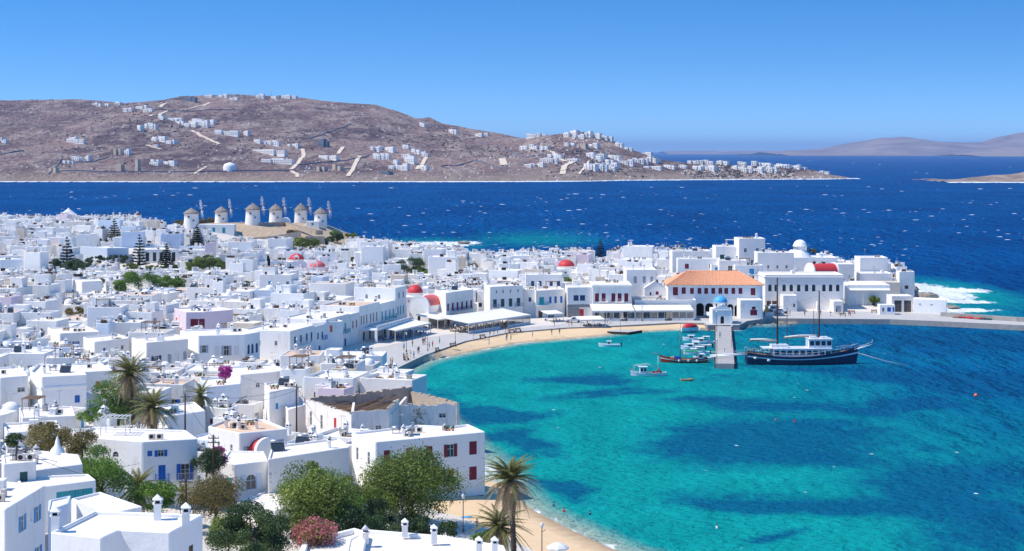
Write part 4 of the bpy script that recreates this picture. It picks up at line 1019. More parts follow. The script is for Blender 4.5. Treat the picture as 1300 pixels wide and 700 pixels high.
terr('tall white end house of the harbour terrace with stacked navy windows', -31.1,434.6,-28.8,442.4,12,13.0, [([.3,.7],9.0,.8,1.6,'shut','navy'),([.2,.45,.72],4.6,1.0,2.3,'shut','teal'),('F',[.3,.6],9,.7,1.1,'plain','grey')], seed=77, roof='roof_old')
# veranda on square pillars in front of the terrace
vd = thing('veranda', 'raised white veranda on square pillars with a parapet, against the harbour terrace', 'veranda', (-33.5,421,1.5))
mb = MB(); d = Vector((.29,.957)).normalized(); rzv = math.atan2(d.y, d.x)
mb.obox((1.2,0,3.4), 25, 4.2, .35, rzv); part('deck', mb, M['white_clean'], vd)
for s_, w in ((-12.2,.4),(-4,.4),(4,.4),(12.2,.4)):
    mb = MB(); mb.obox((1.2+d.x*s_+d.y*1.7, d.y*s_-d.x*1.7, 1.6), .6, .6, 3.25, rzv); part('pillar', mb, M['white_clean'], vd)
mb = MB(); mb.obox((1.2+d.y*2.0, -d.x*2.0, 4.0), 25, .18, .85, rzv)
for k in range(24): mb.obox((1.2+d.y*2.1+d.x*(k-11.5), -d.x*2.1+d.y*(k-11.5), 4.0), .45, .06, .4, rzv, 1)
part('parapet', mb, [M['white_clean'], M['grey']], vd)

# ---------------------------------------------------------------- awnings, cafe furniture
def _table(mb):
    mb.box(-.4, .4, -.4, .4, .7, .74, 0); mb.box(-.05, .05, -.05, .05, 0, .7, 1); mb.box(-.25, .25, -.25, .25, 0, .03, 1)
K_table = _mk(_table, [M['offwhite'], M['iron']], 'table')
def _chair(mb):
    mb.box(-.2, .2, -.2, .2, .43, .47); mb.box(-.2, .2, .17, .2, .47, .9)
    for a in (-.19, .15):
        for b in (-.19, .15): mb.box(a, a+.04, b, b+.04, 0, .43)
K_chairs = {c: _mk(_chair, [M[c]], 'chair') for c in ('blue', 'brown', 'offwhite')}
GT = 'cafe tables under the harbour awnings'
def awning(sh_, lb, x0, y0, x1, y1, depth, hf, hb, bays, seats='blue', glass=True, z=1.5, roofm='canvas'):
    "pitched canvas roof on posts: front edge from (x0,y0) to (x1,y1), CCW front"
    a, b = Vector((x0, y0)), Vector((x1, y1)); d = b-a; L = d.length; rz = math.atan2(d.y, d.x)
    t_ = thing('awning', lb, 'awning', (x0, y0, z), rz)
    n = bays
    for k in range(n):                                   # one canvas per bay, sagging slightly
        mb = MB(); u0, u1 = L*k/n+.03, L*(k+1)/n-.03
        for j in range(4):
            f0, f1 = j/4, (j+1)/4; zz = lambda f: hf+(hb-hf)*f-.25*math.sin(math.pi*f)*.5
            mb.face([(u0, depth*f0, zz(f0)), (u1, depth*f0, zz(f0)), (u1, depth*f1, zz(f1)), (u0, depth*f1, zz(f1))])
            mb.face([(u0, depth*f1, zz(f1)-.05), (u1, depth*f1, zz(f1)-.05), (u1, depth*f0, zz(f0)-.05), (u0, depth*f0, zz(f0)-.05)])
        mb.face([(u0, -.02, hf-.35), (u1, -.02, hf-.35), (u1, 0, hf), (u0, 0, hf)]); part('canvas', mb, M[roofm], t_)
    for k in range(n+1):
        mb = MB(); u = min(L-.06, max(.06, L*k/n)); mb.box(u-.06, u+.06, .05, .17, 0, hf-.02); part('post', mb, M['offwhite'], t_)
        mb = MB(); mb.tube([(u, .1, hf-.1), (u, depth, hb-.12)], .05, 4); part('rafter', mb, M['offwhite'], t_)
    if glass:
        for k in range(n):
            if (k*7) % 5 == 3: continue
            mb = MB(); u0, u1 = L*k/n+.1, L*(k+1)/n-.1
            mb.box(u0, u1, .08, .14, 0, .75, 0); mb.face([(u0, .11, .75), (u1, .11, .75), (u1, .11, hf-.5), (u0, .11, hf-.5)], 1); mb.box(u0, u1, .09, .13, hf-.55, hf-.45, 0)
            part('wind_screen', mb, [M['offwhite'], M['screen']], t_)
    ca, sa = math.cos(rz), math.sin(rz); r4 = random.Random(int(x0*10))
    k = 0
    for u in np.arange(1.2, L-.6, 2.3):
        for v in np.arange(1.2, depth-.6, 2.4):
            if r4.random() < .25: continue
            X, Y = x0+u*ca-v*sa, y0+u*sa+v*ca
            link_t = tag(link('table', K_table, None, (X, Y, z), rz+r4.uniform(-.2, .2)), 'small square white cafe table under ' + sh_, 'table', GT)
            for q in range(2):
                an = r4.uniform(0, 6.28); tag(link('chair', K_chairs[seats], None, (X+.7*math.cos(an), Y+.7*math.sin(an), z), an-math.pi/2), {'blue': 'blue', 'brown': 'brown wooden', 'offwhite': 'white'}[seats] + ' cafe chair at a table under ' + sh_, 'chair', 'cafe chairs under the harbour awnings')
    mark([(x0, y0), (x1, y1), (x1-sa*depth, y1+ca*depth), (x0-sa*depth, y0+ca*depth)], .3)
    return t_
t = NT('screen_glass'); t.set((.08, .10, .11), .05, .5); t.b.inputs['Alpha'].default_value = .55; M['screen'] = t.mat
xa, ya = XY(400, 475, 1.5); xb, yb = XY(446, 472, 1.5)
awning('the lane corner awning', 'white canvas awning with three bays at the lane corner of the harbour', -43.0,355.5,-36.2,367,6.2,2.7,3.3,3,'blue')
awning('the slatted awning by the veranda', 'white canvas awning with slatted sides beside the raised veranda', -29.6,412,-21.5,431,7.5,2.9,3.9,4,'blue', glass=False)
awning('the long cream promenade awning', 'long cream canvas awning with dark screens along the promenade below the two-storey houses', -11.5,430.2,5.2,454,9.5,2.8,4.0,8,'brown')
awning('the open-fronted second cream awning', 'second cream awning with open front behind the promenade lamp', -20,438,-12.5,447.5,8,3.0,3.9,4,'blue', glass=False)
x0, x1 = XA(752, 462), XA(806, 463)
awning('the awning of the maroon-shuttered house', 'white restaurant awning with window bays below the maroon-shuttered house', x0,462,x1,463,6,3.0,4.4,6,'offwhite')
x0, x1 = XA(807, 463), XA(881, 464)
awning('the awning beside the town hall arcade', 'white restaurant awning with glazed front beside the town hall arcade', x0,463,x1,464,6,3.0,4.0,8,'offwhite')
awning('the small awning by the pickup truck', 'small cream awning with open sides beside the pickup truck', XA(695,458),458,XA(716,460),460,5,2.5,3.0,2,'blue', glass=False)
awning('the canopy on the sand', 'beach cafe canopy with two white canvas panels standing on the sand', XA(737,447.5),447.5,XA(769,449),449,6,2.2,2.6,2,'brown', glass=False, z=1.25)

# ---------------------------------------------------------------- waterfront row
def front(lb, p0, p1, Y0, Y1, depth, zr, rows, **kw):
    x0, x1 = XA(p0, Y0), XA(p1, Y1)
    return hero('waterfront_house', lb, 'house', [(x0, Y0), (x1, Y1), (x1-(Y1-Y0)*.3, Y1+depth), (x0-(Y1-Y0)*.3, Y0+depth)], zr, 1.2, rows, near=False, **kw)
M5 = 'maroon'
r_, l_, z_ = front('white house with maroon shutters and a long maroon balcony above the promenade awnings', 566,601,447,459,10,10.6, [((.3,-1),6,4.6,.9,2.1,'shut',M5),((.3,-1),3,1,1.2,2.2,'shut',M5)], furn=3, seed=81)
balcony(r_, l_, (.3,-1), .5, 4.4, 10, 'maroon', 1.1)
r_, l_, z_ = front('large pale white house with two rows of grey-green windows above the promenade', 622,664,462,468,11,11.0, [('F',[.15,.38,.62,.86],4.2,1.2,2.3,'shut','green'),('F',[.2,.4,.62,.85],8.2,.5,.9,'plain','grey')], furn=3, seed=82)
balcony(r_, l_, 'F', .15, 4.1, 2.2, 'grey'); balcony(r_, l_, 'F', .86, 4.1, 2.6, 'grey')
r_, l_, z_ = front('white corner house with red-painted base and a turquoise balcony', 664,680,470,470,10,9.6, [('F',[.55],5.2,.8,1.2,'shut','navy'),('F',[.3],.3,2.6,1.6,'shut','red')], furn=2, seed=83)
r_, l_, z_ = front('white house with a turquoise wooden balcony and blue ground-floor shopfront', 680.2,717,468,473,11,9.4, [('F',[.2],4.4,1.6,2.2,'shut','teal'),('F',[.5,.68,.88],4.6,.8,2.0,'shut','blue'),('F',[.16],.1,1.4,2.6,'door','brown'),('F',[.5],.1,2.6,2.5,'frenchdoor','blue')], furn=3, seed=84)
balcony(r_, l_, 'F', .22, 4.3, 3.4, 'teal', 1.0)
hero('house', 'white terrace house with two navy windows stepped back above the waterfront', 'house', boxpoly(XA(690,486), 486, 11, 8), 13, 4, [('F',[.2,.4,.7,.9],5.9,.9,1.5,'shut','navy')], near=False, furn=3, seed=85)
r_, l_, z_ = front('white house with paired navy shutters over a bare stone ground floor and red door', 720,751.5,470,471,10,10.2, [('F',[.36,.62],5.4,1.5,1.6,'shut','navy'),('F',[.58],.1,1.3,2.9,'door','red'),('F',[.85],.9,1.9,1.5,'shut',M5)], furn=2, seed=86)
mb = MB(); r3 = random.Random(3)
A, B = Vector(l_[0]), Vector(l_[1]); L = (B-A).length
u = 0.0; zz = 3.3
for k in range(10):
    u = 0
    while u < L-.3:
        w = r3.uniform(.35, .8); q = A.lerp(B, min(1, (u+w/2)/L))
        if not ((u/L > .46 and u/L < .98) and k < 8): mb.obox((q.x, q.y-.03, .35+k*.42), min(w, L-u)-.04, .12, .37, math.atan2(B.y-A.y, B.x-A.x))
        u += w
part('stonework', mb, M['stonegrey'], r_)
r_, l_, z_ = front('white two-storey house with five maroon shutters, cornice and two white balconies', 752,801.5,470,470,13,11.2, [('F',[.12,.29,.54,.70,.87],5.2,1.15,2.4,'shut',M5),('F',4,.2,1.6,2.4,'frenchdoor','grey'),('R',[.2,.6],5.2,1,2.2,'shut',M5)], furn=2, seed=87, par=.15)
cm = MB(); p_ = inset(l_, -.25); cm.prism(p_, z_-.35, z_-.07, 0, True); part('cornice', cm, M['white_clean'], r_)
balcony(r_, l_, 'F', .29, 5.05, 2.6, 'offwhite'); balcony(r_, l_, 'F', .70, 5.05, 2.6, 'offwhite')
hero('house', 'white house with lilac side wall and tall grey windows behind the maroon-shuttered house', 'house', boxpoly(XA(812,492), 492, 9, 13), 14.2, 4, [('F',[.3,.6,.85],6.5,.9,2.0,'shut','grey'),('R',[.2,.5,.8],5.5,.9,1.8,'shut','grey')], near=False, furn=2, seed=88)
gb = thing('gabled_house', 'small white gabled house with three little maroon windows above a rooftop terrace', 'house', (XA(830,487), 487, 3)); mark(boxpoly(XA(830,487), 487, 6.4, 7))
wm, rm = MB(), MB(); pl = boxpoly(0, 0, 6.2, 7); A, B = pl[0], pl[1]
wall_face(wm, A, B, -2, 6.2, [(1.6,2.1,4,5.0),(3.4,4.2,4.2,5.2)]); [wall_face(wm, pl[i], pl[(i+1) % 4], -2, 6.2, []) for i in (1, 2, 3)]
for y in (-3.5, 3.5): wm.face([(-3.1, y, 6.2), (3.1, y, 6.2), (0, y, 8.2)] if y < 0 else [(3.1, y, 6.2), (-3.1, y, 6.2), (0, y, 8.2)])
rm.add([(-3.2,-3.6,6.15),(0,-3.6,8.25),(0,3.6,8.25),(-3.2,3.6,6.15),(3.2,-3.6,6.15),(3.2,3.6,6.15)], [(0,1,2,3),(1,4,5,2)])
part('wall', wm, M['white_clean'], gb); part('roof', rm, M['roof'], gb)
for u, w, h in ((1.85,.5,1.0),(3.8,.8,1.0)): put_opening(gb, A, B, 4 if w < .6 else 4.2, u, w, h, 'shut', M5)
tr_ = hero('terrace_building', 'low white building with a roof terrace of tables and planters beside the town hall', 'building', [(XA(806,470.3),470.3),(XA(884,470.3),470.3),(XA(884,470.3),482),(XA(806,470.3),482)], 6.2, 1.2, [('F',[.8],3.4,1.6,.9,'plain','offwhite'),('F',[.2,.45],.2,2.2,2.5,'frenchdoor','grey')], near=False, furn=9, seed=95, roof='roof_old', par=.7)

# ---------------------------------------------------------------- town hall
YT = 476.0
hx0, hx1 = XA(848, YT), XA(968, YT); hw = hx1-hx0; hcx = (hx0+hx1)/2
tl_ = [(-hw/2, 0), (hw/2, 0), (hw/2, 13), (-hw/2, 13)]
thl = thing('town_hall', 'long two-storey white town hall with orange tiled hip roof, arcade and maroon windows', 'town hall', (hcx, YT, 1.5)); mark([(hx0-1, YT-1), (hx1+1, YT-1), (hx1+1, YT+14), (hx0-1, YT+14)])
fr = lambda px: (px-848)/120.0*hw
upw = [(857.5,1.5,2.4,6.2),(868,1.2,1.9,6.6)] + [(px,1.1,1.75,6.6) for px in (878.5,888,896.5,905.5,914.5,922,931,940)] + [(956,1.35,2.1,6.2)]
arch = [(888.5,2.5,3.9),(900.5,2.5,3.9),(927,2.0,3.6),(935.5,1.4,3.3),(914,2.3,3.9)]
ops = [(fr(a)-w/2, fr(a)+w/2, v, v+h) for a, w, h, v in upw] + [(fr(a)-w/2, fr(a)+w/2, .05, h, True) for a, w, h in arch]
wm = MB(); wall_face(wm, tl_[0], tl_[1], -1, 9.2, ops)
for i in (1, 2, 3): wall_face(wm, tl_[i], tl_[(i+1) % 4], -1, 9.2, [])
part('wall', wm, M['white_clean'], thl)
for a, w, h, v in upw: put_opening(thl, tl_[0], tl_[1], v, fr(a), w, h, 'shut', M5)
for a, w, h in arch:
    mb = MB(); rr = w/2; pts = [(-rr,0),(rr,0)]+[(rr*math.cos(math.pi*k/8), h-rr+rr*math.sin(math.pi*k/8)) for k in range(9)]
    dp = 3.0
    for k in range(len(pts)):
        p0, p1 = pts[k], pts[(k+1) % len(pts)]; mb.face([(p1[0], .19, p1[1]), (p0[0], .19, p0[1]), (p0[0], dp, p0[1]), (p1[0], dp, p1[1])])
    mb.face([(x, dp, z) for x, z in pts], 1); part('arcade_bay', mb, [M['stonegrey'], M['dark']], thl, (-hw/2+fr(a), 0, .05))
mb = MB(); mb.box(-hw/2-.05, hw/2+.05, -.08, 0, 4.9, 5.1); mb.box(-hw/2-.25, hw/2+.25, -.28, 0, 9.0, 9.22); part('cornice', mb, M['white_clean'], thl)
t = NT('clay_roof_tiles'); p = t.pos(); n = t.noise(p, .5, 5, .6); n2 = t.noise(p, 3, 4, .7)
M['tiles'] = t.set(t.mix(t.ramp(n2, [(.4, 0.), (.7, 1.)]), t.mix(n, (.64,.24,.11), (.78,.36,.19)), (.80,.50,.33)), .85, .15)
rf = part('roof', MB(), M['tiles'], thl)
ez, rz_, rin = 9.22, 12.9, 6.4
C = [(-hw/2-.5,-.55),(hw/2+.5,-.55),(hw/2+.5,13.5),(-hw/2-.5,13.5)]; R0, R1 = (-hw/2+rin, 6.5), (hw/2-rin, 6.5)
def slope(mb, e0, e1, r0, r1, rows, wd, seedk):
    r5 = random.Random(seedk); e0, e1, r0, r1 = [Vector(q) for q in (e0, e1, r0, r1)]
    nrm = (e1-e0).cross(r0-e0).normalized()
    for k in range(rows):
        f0, f1 = k/rows, min(1, (k+1.25)/rows)
        a, b, c_, d_ = e0.lerp(r0, f0), e1.lerp(r1, f0), e1.lerp(r1, f1), e0.lerp(r0, f1)
        n = max(1, int((b-a).length/wd)); cl = (e1-e0).normalized()
        for j in range(n):
            p0, p1 = a.lerp(b, j/n), a.lerp(b, (j+1)/n); q0, q1 = d_.lerp(c_, j/n), d_.lerp(c_, (j+1)/n)
            m0, m1 = p0.lerp(p1, .5)+nrm*(.16+r5.uniform(-.02, .03)), q0.lerp(q1, .5)+nrm*.10
            mb.face([p0+nrm*.04, m0, m1, q0], 0, False); mb.face([m0, p1+nrm*.04, q1, m1], 0, False); mb.face([p0+nrm*.04, p1+nrm*.04, m0])
mb = MB(); E = [(x, y, ez) for x, y in C]; r0, r1 = (*R0, rz_), (*R1, rz_)
slope(mb, E[0], E[1], r0, r1, 14, .42, 1); slope(mb, E[1], E[2], r1, r1, 14, .5, 2); slope(mb, E[2], E[3], r1, r0, 10, .8, 3); slope(mb, E[3], E[0], r0, r0, 14, .5, 4)
mb.tube([r0, r1], .16, 6)
for e, q in ((E[0], r0), (E[1], r1), (E[2], r1), (E[3], r0)): mb.tube([e, q], .14, 6)
mb.face(list(reversed(E)))
rf.data = mb.mesh('roof', M['tiles'])
wing, wl2, wz = hero('town_hall_wing', 'square white block with one maroon shuttered window at the end of the town hall', 'building', [(XA(939.5,469),469),(XA(968.5,469),469),(XA(968.5,469),475.8),(XA(939.5,469),475.8)], 6.7, 1.2, [('F',[.60],1.3,2.0,1.6,'shut',M5),('F',[.60],2.95,1.1,.9,'shut',M5)], near=False, par=.25)
# hall with arched windows, and the church quarter behind it
YC = 495.0
ch_, cl, cz = hero('customs_hall', 'large white harbour hall with a row of nine arched dark windows', 'building', [(XA(971,YC),YC),(XA(1071,YC),YC),(XA(1071,YC),YC+13),(XA(971,YC),YC+13)], 12.0, 1.2,
     [('F', [f/100 for f in (6.5,14.5,24.5,33.5,43,53,62,75,83.5)]+[.925], 6.0, 1.05, 2.1, 'plain', 'green', True), ('F', [.05,.12], .8, 1.3, 2.3, 'shut', 'brown'), ('F', [.3], .6, 1.2, 1.3, 'plain', 'grey')], near=False, par=.3, furn=1, seed=5)
mb = MB(); p_ = inset(cl, -.22); mb.prism(p_, cz-.55, cz-.3, 0, True); part('cornice', mb, M['white_clean'], ch_)
hero('porch', 'low white entrance block with stairs in front of the arched-window hall', 'building', [(XA(994,490),490),(XA(1012,490),490),(XA(1012,490),494.9),(XA(994,490),494.9)], 6.2, 1.2, [('F',[.8],1.6,.8,1.1,'plain','grey')], near=False, par=.2)
st_ = thing('staircase', 'white outdoor stairs rising along the arched-window hall', 'staircase', (XA(1040,493), 493, 1.5))
for k in range(12):
    mb = MB(); mb.box(2.6-k*.3, 2.9-k*.3, -.2, 1.8, 0, .22*(k+1)-.02); part('step', mb, M['white_clean'], st_)
hero('low_store', 'small grey-doored white store block at the hall corner', 'building', [(XA(1058,489),489),(XA(1071,489),489),(XA(1071,489),494.9),(XA(1058,489),494.9)], 4.6, 1.2, [('F',[.5],.2,1.6,2.0,'shut','grey')], near=False, par=.15)
mb = MB(); YP = 548.0
pp = thing('whitewashed_church', 'old lumpy whitewashed church with a white dome and buttressed walls', 'church', (XA(1028,YP), YP, 5)); mark(boxpoly(XA(1028,YP), YP+5, 21, 14))
sx = YP/FPX
wm = MB(); rm = MB()
block(wm, rm, boxpoly(0, 5, 18.5, 11), -3, ZA(328,YP)-5, .3, .3, {0: [(7.2,8.4,3.2,4.9),(10.2,11.2,6.6,7.8),(12.4,13.4,3.0,4.6)]}, back=1)
part('wall', wm, [M['white_clean'], M['dark']], pp); part('roof', rm, M['roof'], pp)
mb = MB(); zt = ZA(328,YP)-5
mb.lathe([(4.8,-.2),(4.2,.6),(3.6,1.5),(2.6,2.4),(2.35,2.6)], 10, (-3.2, 5, zt)); mb.lathe([(2.3,0),(2.3,1.5),(2.5,1.52),(2.5,1.7),(2.35,1.75),(2.2,2.4),(1.75,3.1),(1.0,3.6),(.05,3.8)], 14, (-2.4, 5, zt+2.2)); part('dome', mb, M['white_clean'], pp)
mb = MB()
for k, (a, b) in enumerate(((-9.5,1.2),(-6,.8),(3,.9))): mb.add([(a,-1.2,-3),(a+1.6,-1.2,-3),(a+1.6,-.4,zt-b),(a,-.4,zt-b),(a,0,zt-b),(a+1.6,0,zt-b)], [(0,1,2,3),(3,2,5,4),(1,5,2),(0,3,4)])
part('buttress', mb, M['white_clean'], pp)
mb = MB(); mb.box(-.5,.5,-.3,.3,0,1.4); mb.add([(-.6,-.35,1.4),(.6,-.35,1.4),(.6,.35,1.4),(-.6,.35,1.4),(0,0,2.3)], [(0,1,4),(1,2,4),(2,3,4),(3,0,4)]); part('bell_gable', mb, M['white_clean'], pp, (4.2, 1, zt))
M['reddome'] = plain('red_dome_paint', (.58, .045, .05), .55, .3, .12, 1)
M['pinkdome'] = plain('faded_red_paint', (.64, .13, .12), .6, .3, .15, 1)
M['bluedome'] = plain('blue_dome_paint', (.08, .40, .72), .5, .3, .1, 1)
def vault(name, lb, x, y, z0, w, L, hw_, col, rz=0.0, occ=True):
    "barrel-vaulted chapel: white end wall, painted vault"
    c = thing(name, lb, 'chapel', (x, y, z0), rz); wm, vm = MB(), MB(); n = 12
    for i in range(4): wall_face(wm, boxpoly(0, 0, w, L)[i], boxpoly(0, 0, w, L)[(i+1) % 4], -3, hw_, [(w/2-.45, w/2+.45, .1, 2.1)] if i == 0 else [], back=1)
    arc = [(w/2*math.cos(math.pi*k/n), hw_+w*.42*math.sin(math.pi*k/n)) for k in range(n+1)]
    for y_, s_ in ((-L/2, 1), (L/2, -1)): wm.face([(a, y_, b) for a, b in (arc if s_ > 0 else arc[::-1])])
    arcw = [(w/2*1.08*math.cos(math.pi*k/n), hw_+w*.47*math.sin(math.pi*k/n)) for k in range(n+1)]
    for y_ in (-L/2-.05, L/2-.45):
        for k in range(n):
            wm.face([(arcw[k+1][0], y_, arcw[k+1][1]), (arcw[k][0], y_, arcw[k][1]), (arc[k][0]*.9, y_, arc[k][1]-.05), (arc[k+1][0]*.9, y_, arc[k+1][1]-.05)] if False else [(arcw[k][0], y_, arcw[k][1]), (arcw[k+1][0], y_, arcw[k+1][1]), (arcw[k+1][0], y_+.5, arcw[k+1][1]), (arcw[k][0], y_+.5, arcw[k][1])])
            wm.face([(arcw[k][0], y_, arcw[k][1]), (arc[k][0], y_, arc[k][1]), (arc[k+1][0], y_, arc[k+1][1]), (arcw[k+1][0], y_, arcw[k+1][1])])
    for k in range(n): vm.face([(arc[k+1][0], -L/2+.45, arc[k+1][1]+.02), (arc[k][0], -L/2+.45, arc[k][1]+.02), (arc[k][0], L/2-.45, arc[k][1]+.02), (arc[k+1][0], L/2-.45, arc[k+1][1]+.02)], 0, True)
    part('wall', wm, [M['white_clean'], M['dark']], c); part('vault', vm, M[col], c)
    if occ: mark(boxpoly(x, y, w, L, rz)); reg(boxpoly(x, y, w, L, rz), z0+hw_+w*.4, z0)
    return c
def domed(name, lb, x, y, z0, w, hw_, r, col, gable=True, drum=1.0, wall='white_clean', flat=1.0, seg=16):
    c = thing(name, lb, 'chapel', (x, y, z0), rng.uniform(-.15, .15)); wm, rm = MB(), MB()
    block(wm, rm, boxpoly(0, 0, w, w*1.25), -3, hw_, .2, .25, {0: [(w/2-.5, w/2+.5, .1, 2.3, True), (w*.2-.2, w*.2+.2, hw_-1.6, hw_-.7)]}, back=1)
    part('wall', wm, [M[wall], M['dark']], c); part('roof', rm, M['roof'], c)
    dm = MB(); dm.lathe([(r*.97, hw_), (r*.97, hw_+drum), (r*1.06, hw_+drum+.02), (r*1.06, hw_+drum+.16)], seg); part('drum', dm, M[wall], c)
    dm = MB(); dm.lathe([(r*math.cos(a)*1.01, hw_+drum+.14+r*flat*math.sin(a)) for a in [math.pi/2*k/8 for k in range(8)]]+[(.03, hw_+drum+.14+r*flat)], seg+4); part('dome', dm, M[col], c)
    dm = MB(); zt = hw_+drum+r*flat+.1; dm.box(-.04,.04,-.04,.04,zt,zt+.8); dm.box(-.22,.22,-.03,.03,zt+.45,zt+.53); part('cross', dm, M['offwhite'], c)
    if gable:
        g_ = MB(); g_.box(-.9,-.55,-.2,.2,hw_+.2,hw_+1.7); g_.box(.55,.9,-.2,.2,hw_+.2,hw_+1.7); g_.box(-.95,.95,-.22,.22,hw_+1.7,hw_+1.95); g_.add([(-.95,-.22,hw_+1.95),(.95,-.22,hw_+1.95),(.95,.22,hw_+1.95),(-.95,.22,hw_+1.95),(0,0,hw_+2.8)], [(0,1,4),(1,2,4),(2,3,4),(3,0,4)])
        part('bell_gable', g_, M[wall], c, (0, -w*.6, 0))
    mark(boxpoly(x, y, w, w*1.25)); reg(boxpoly(x, y, w, w*1.25), z0+hw_+drum+r, z0); return c
vault('vaulted_chapel', 'white chapel with a red barrel vault behind the arched-window hall', XA(1044,520), 521, 8.2, 6.4, 9, 3.0, 'reddome', -1.25)
vault('vaulted_chapel', 'white chapel with pinkish red barrel vault at the end of the harbour terrace', XA(541,452), 451, 2.4, 6.0, 8, 4.9, 'pinkdome', -.45)
domed('domed_church', 'small white church with a round red dome beside the tall harbour end house', XA(527,462), 462, 3, 6.0, 5.6, 2.2, 'reddome', False)
domed('domed_church', 'white church with a large plain red dome standing in the middle of the town', XA(719,560), 560, 5, 7.4, 4.4, 2.8, 'reddome', False, .8, flat=.78)
domed('domed_church', 'white church with a red dome beside shrubs below the windmills', XA(376.5,575), 575, 6.5, 7, 4.4, 2.6, 'reddome', True, .6, flat=.8)
domed('domed_church', 'pink church with a low faded red dome and an open bell gable below the windmills', XA(403,566), 566, 5.5, 6.5, 3.8, 2.7, 'pinkdome', True, .3, 'pink', flat=.7)
domed('domed_church', 'flat red dome on a small white chapel beside the pink-washed house', XA(243,412), 405, 4.4, 5.6, 3.2, 2.5, 'reddome', True, .3, flat=.6)
vault('vaulted_chapel', 'tiny white chapel with a bright red curved vault behind the windowless house', XA(326,226), 225, 5.2, 3.6, 4.4, 3.6, 'reddome', .9)
# white pyramid-roofed belvedere on the far hill
x, y = XA(87, 780), 780; gzb = ZA(276, 780)-4
bv = thing('belvedere', 'round white tower with a white conical roof on the far hilltop', 'tower', (x, y, gzb)); mb = MB()
mb.lathe([(3.4,0),(3.4,5.0),(3.8,5.05),(3.8,5.3)], 12); part('wall', mb, M['white_clean'], bv); mb = MB(); mb.lathe([(3.9,5.3),(.3,8.2),(.05,8.6)], 12); part('roof', mb, M['white_clean'], bv); mark(boxpoly(x, y, 8, 8))
hero('quayside_house', 'white two-storey house with a red balcony box at the sea edge of the peninsula', 'house', boxpoly(XA(1109,552), 556, 9.5, 9), ZA(328,552), 3, [('R',[.5],6,.9,1.4,'shut','red'),('F',[.5],7.5,.5,.4,'plain','grey')], near=False, furn=2, seed=51, par=.3)
hero('quayside_house', 'long low white terrace wall below the house at the sea edge', 'house', boxpoly(XA(1110,544), 546, 11, 9), ZA(347,546), 3, [], near=False, par=.3, furn=2, seed=3)
hero('quayside_house', 'small white cube house with a dark slit window beside the lumpy church', 'house', boxpoly(XA(1074,540), 543, 5.5, 6), ZA(336,540), 4, [('F',[.7],3.6,.35,1.2,'plain','grey')], near=False, par=.15)
wh, whl, whz = hero('warehouse', 'wide white harbour warehouse with a sloping pale roof and recessed porch', 'building', boxpoly(XA(1100,508), 513, 13.5, 16), 8.2, 1.2, [('F',[.62],.2,1.0,2.2,'door','green'),('R',[.3,.6],1.2,.8,1.2,'shut','blue')], near=False, par=.12)
mb = MB(); mb.add([(-6.4,-9.2,5.6),(6.4,-9.2,5.6),(6.6,-8.02,6.0),(-6.6,-8.02,6.0)], [(0,1,2,3)]); [mb.box(a, a+.15, -9.1, -8.95, 0, 5.6) for a in (-6.2, -2, 2, 6)]; part('porch_roof', mb, M['white_clean'], wh)
ki = hero('kiosk', 'small white quay kiosk with blue-framed windows', 'kiosk', boxpoly(XA(1126.5,481), 482.5, 4.6, 3.6, -.05), 4.3, 1.4, [('F',[.25],1.0,.7,1.2,'plain','blue'),('F',[.62],1.0,1.1,1.3,'shut','blue'),('F',[.9],1.0,.5,1.3,'shut','blue')], near=False, par=.12)
hero('glazed_store', 'grey glazed store front with a flat canopy behind the kiosk', 'building', [(XA(1132,489),489),(XA(1159,489),489),(XA(1159,489),496),(XA(1132,489),496)], 6.2, 1.2, [('F',[.3,.75],.2,2.2,3.6,'frenchdoor','wood')], near=False, par=.1, wall='white_old')
hero('white_store', 'plain white boxy store with two slit vents at the root of the breakwater', 'building', [(XA(1159.5,486),486),(XA(1202,482),482),(XA(1204,482),488),(XA(1160,492),492)], 5.6, 1.0, [('F',[.2,.55],3.0,.7,.4,'plain','grey')], near=False, par=.1, wall='white_clean')
hero('stone_hut', 'rough brown stone hut on the rocks at the peninsula tip', 'hut', boxpoly(XA(1134,532), 536, 5, 7), 6.8, 1, [('R',[.5],2.2,.8,1.0,'plain','grey')], near=False, par=.1, wall='cream', roof='roof_old')
KAST = [(954,303,345,548,9,9,'tall white stacked house crowning the old quarter with rooftop pots',[('F',[.25,.7],9.5,.7,1,'plain','navy'),('F',[.2,.5,.8],5.6,.6,1,'plain','grey'),('R',[.3,.6],6,.7,1.2,'shut','navy')]),
        (925,313,342,552,9,8,'white house with two teal doors and a round rooftop hut in the old quarter',[('F',[.25],5,1.1,2.2,'door','green'),('F',[.72],5.2,1,1.3,'plain','green')]),
        (888,329,345,526,14,6,'long low white house with two maroon shutters above the town hall roof',[('F',[.22,.78],3.9,.9,1.2,'shut','maroon')]),
        (911,336,347,524,4.5,5,'little white house with a wide turquoise shutter above the town hall roof',[('F',[.5],2.8,1.5,1.6,'shut','sky')]),
        (931,331,350,520,9,6,'white house with two grey windows and a low terrace above the town hall roof',[('F',[.4],3.8,1,1.7,'plain','grey'),('F',[.8],3.6,.5,.6,'plain','grey')]),
        (951,337,350,517,9,5,'small white house with one bright blue shutter above the town hall roof',[('F',[.6],3.4,1.1,1.3,'shut','sky')]),
        (877,319,340,552,13,7,'broad white house with a lilac front and one green window near the old quarter',[('F',[.85],4.5,.8,1.0,'shut','green'),('F',[.2],4,.5,.7,'plain','grey')]),
        (985,321,345,532,12,8,'white house with three small windows and a clay terrace beside the lumpy church',[('F',[.3,.55,.8],4,.5,.8,'plain','navy')])]
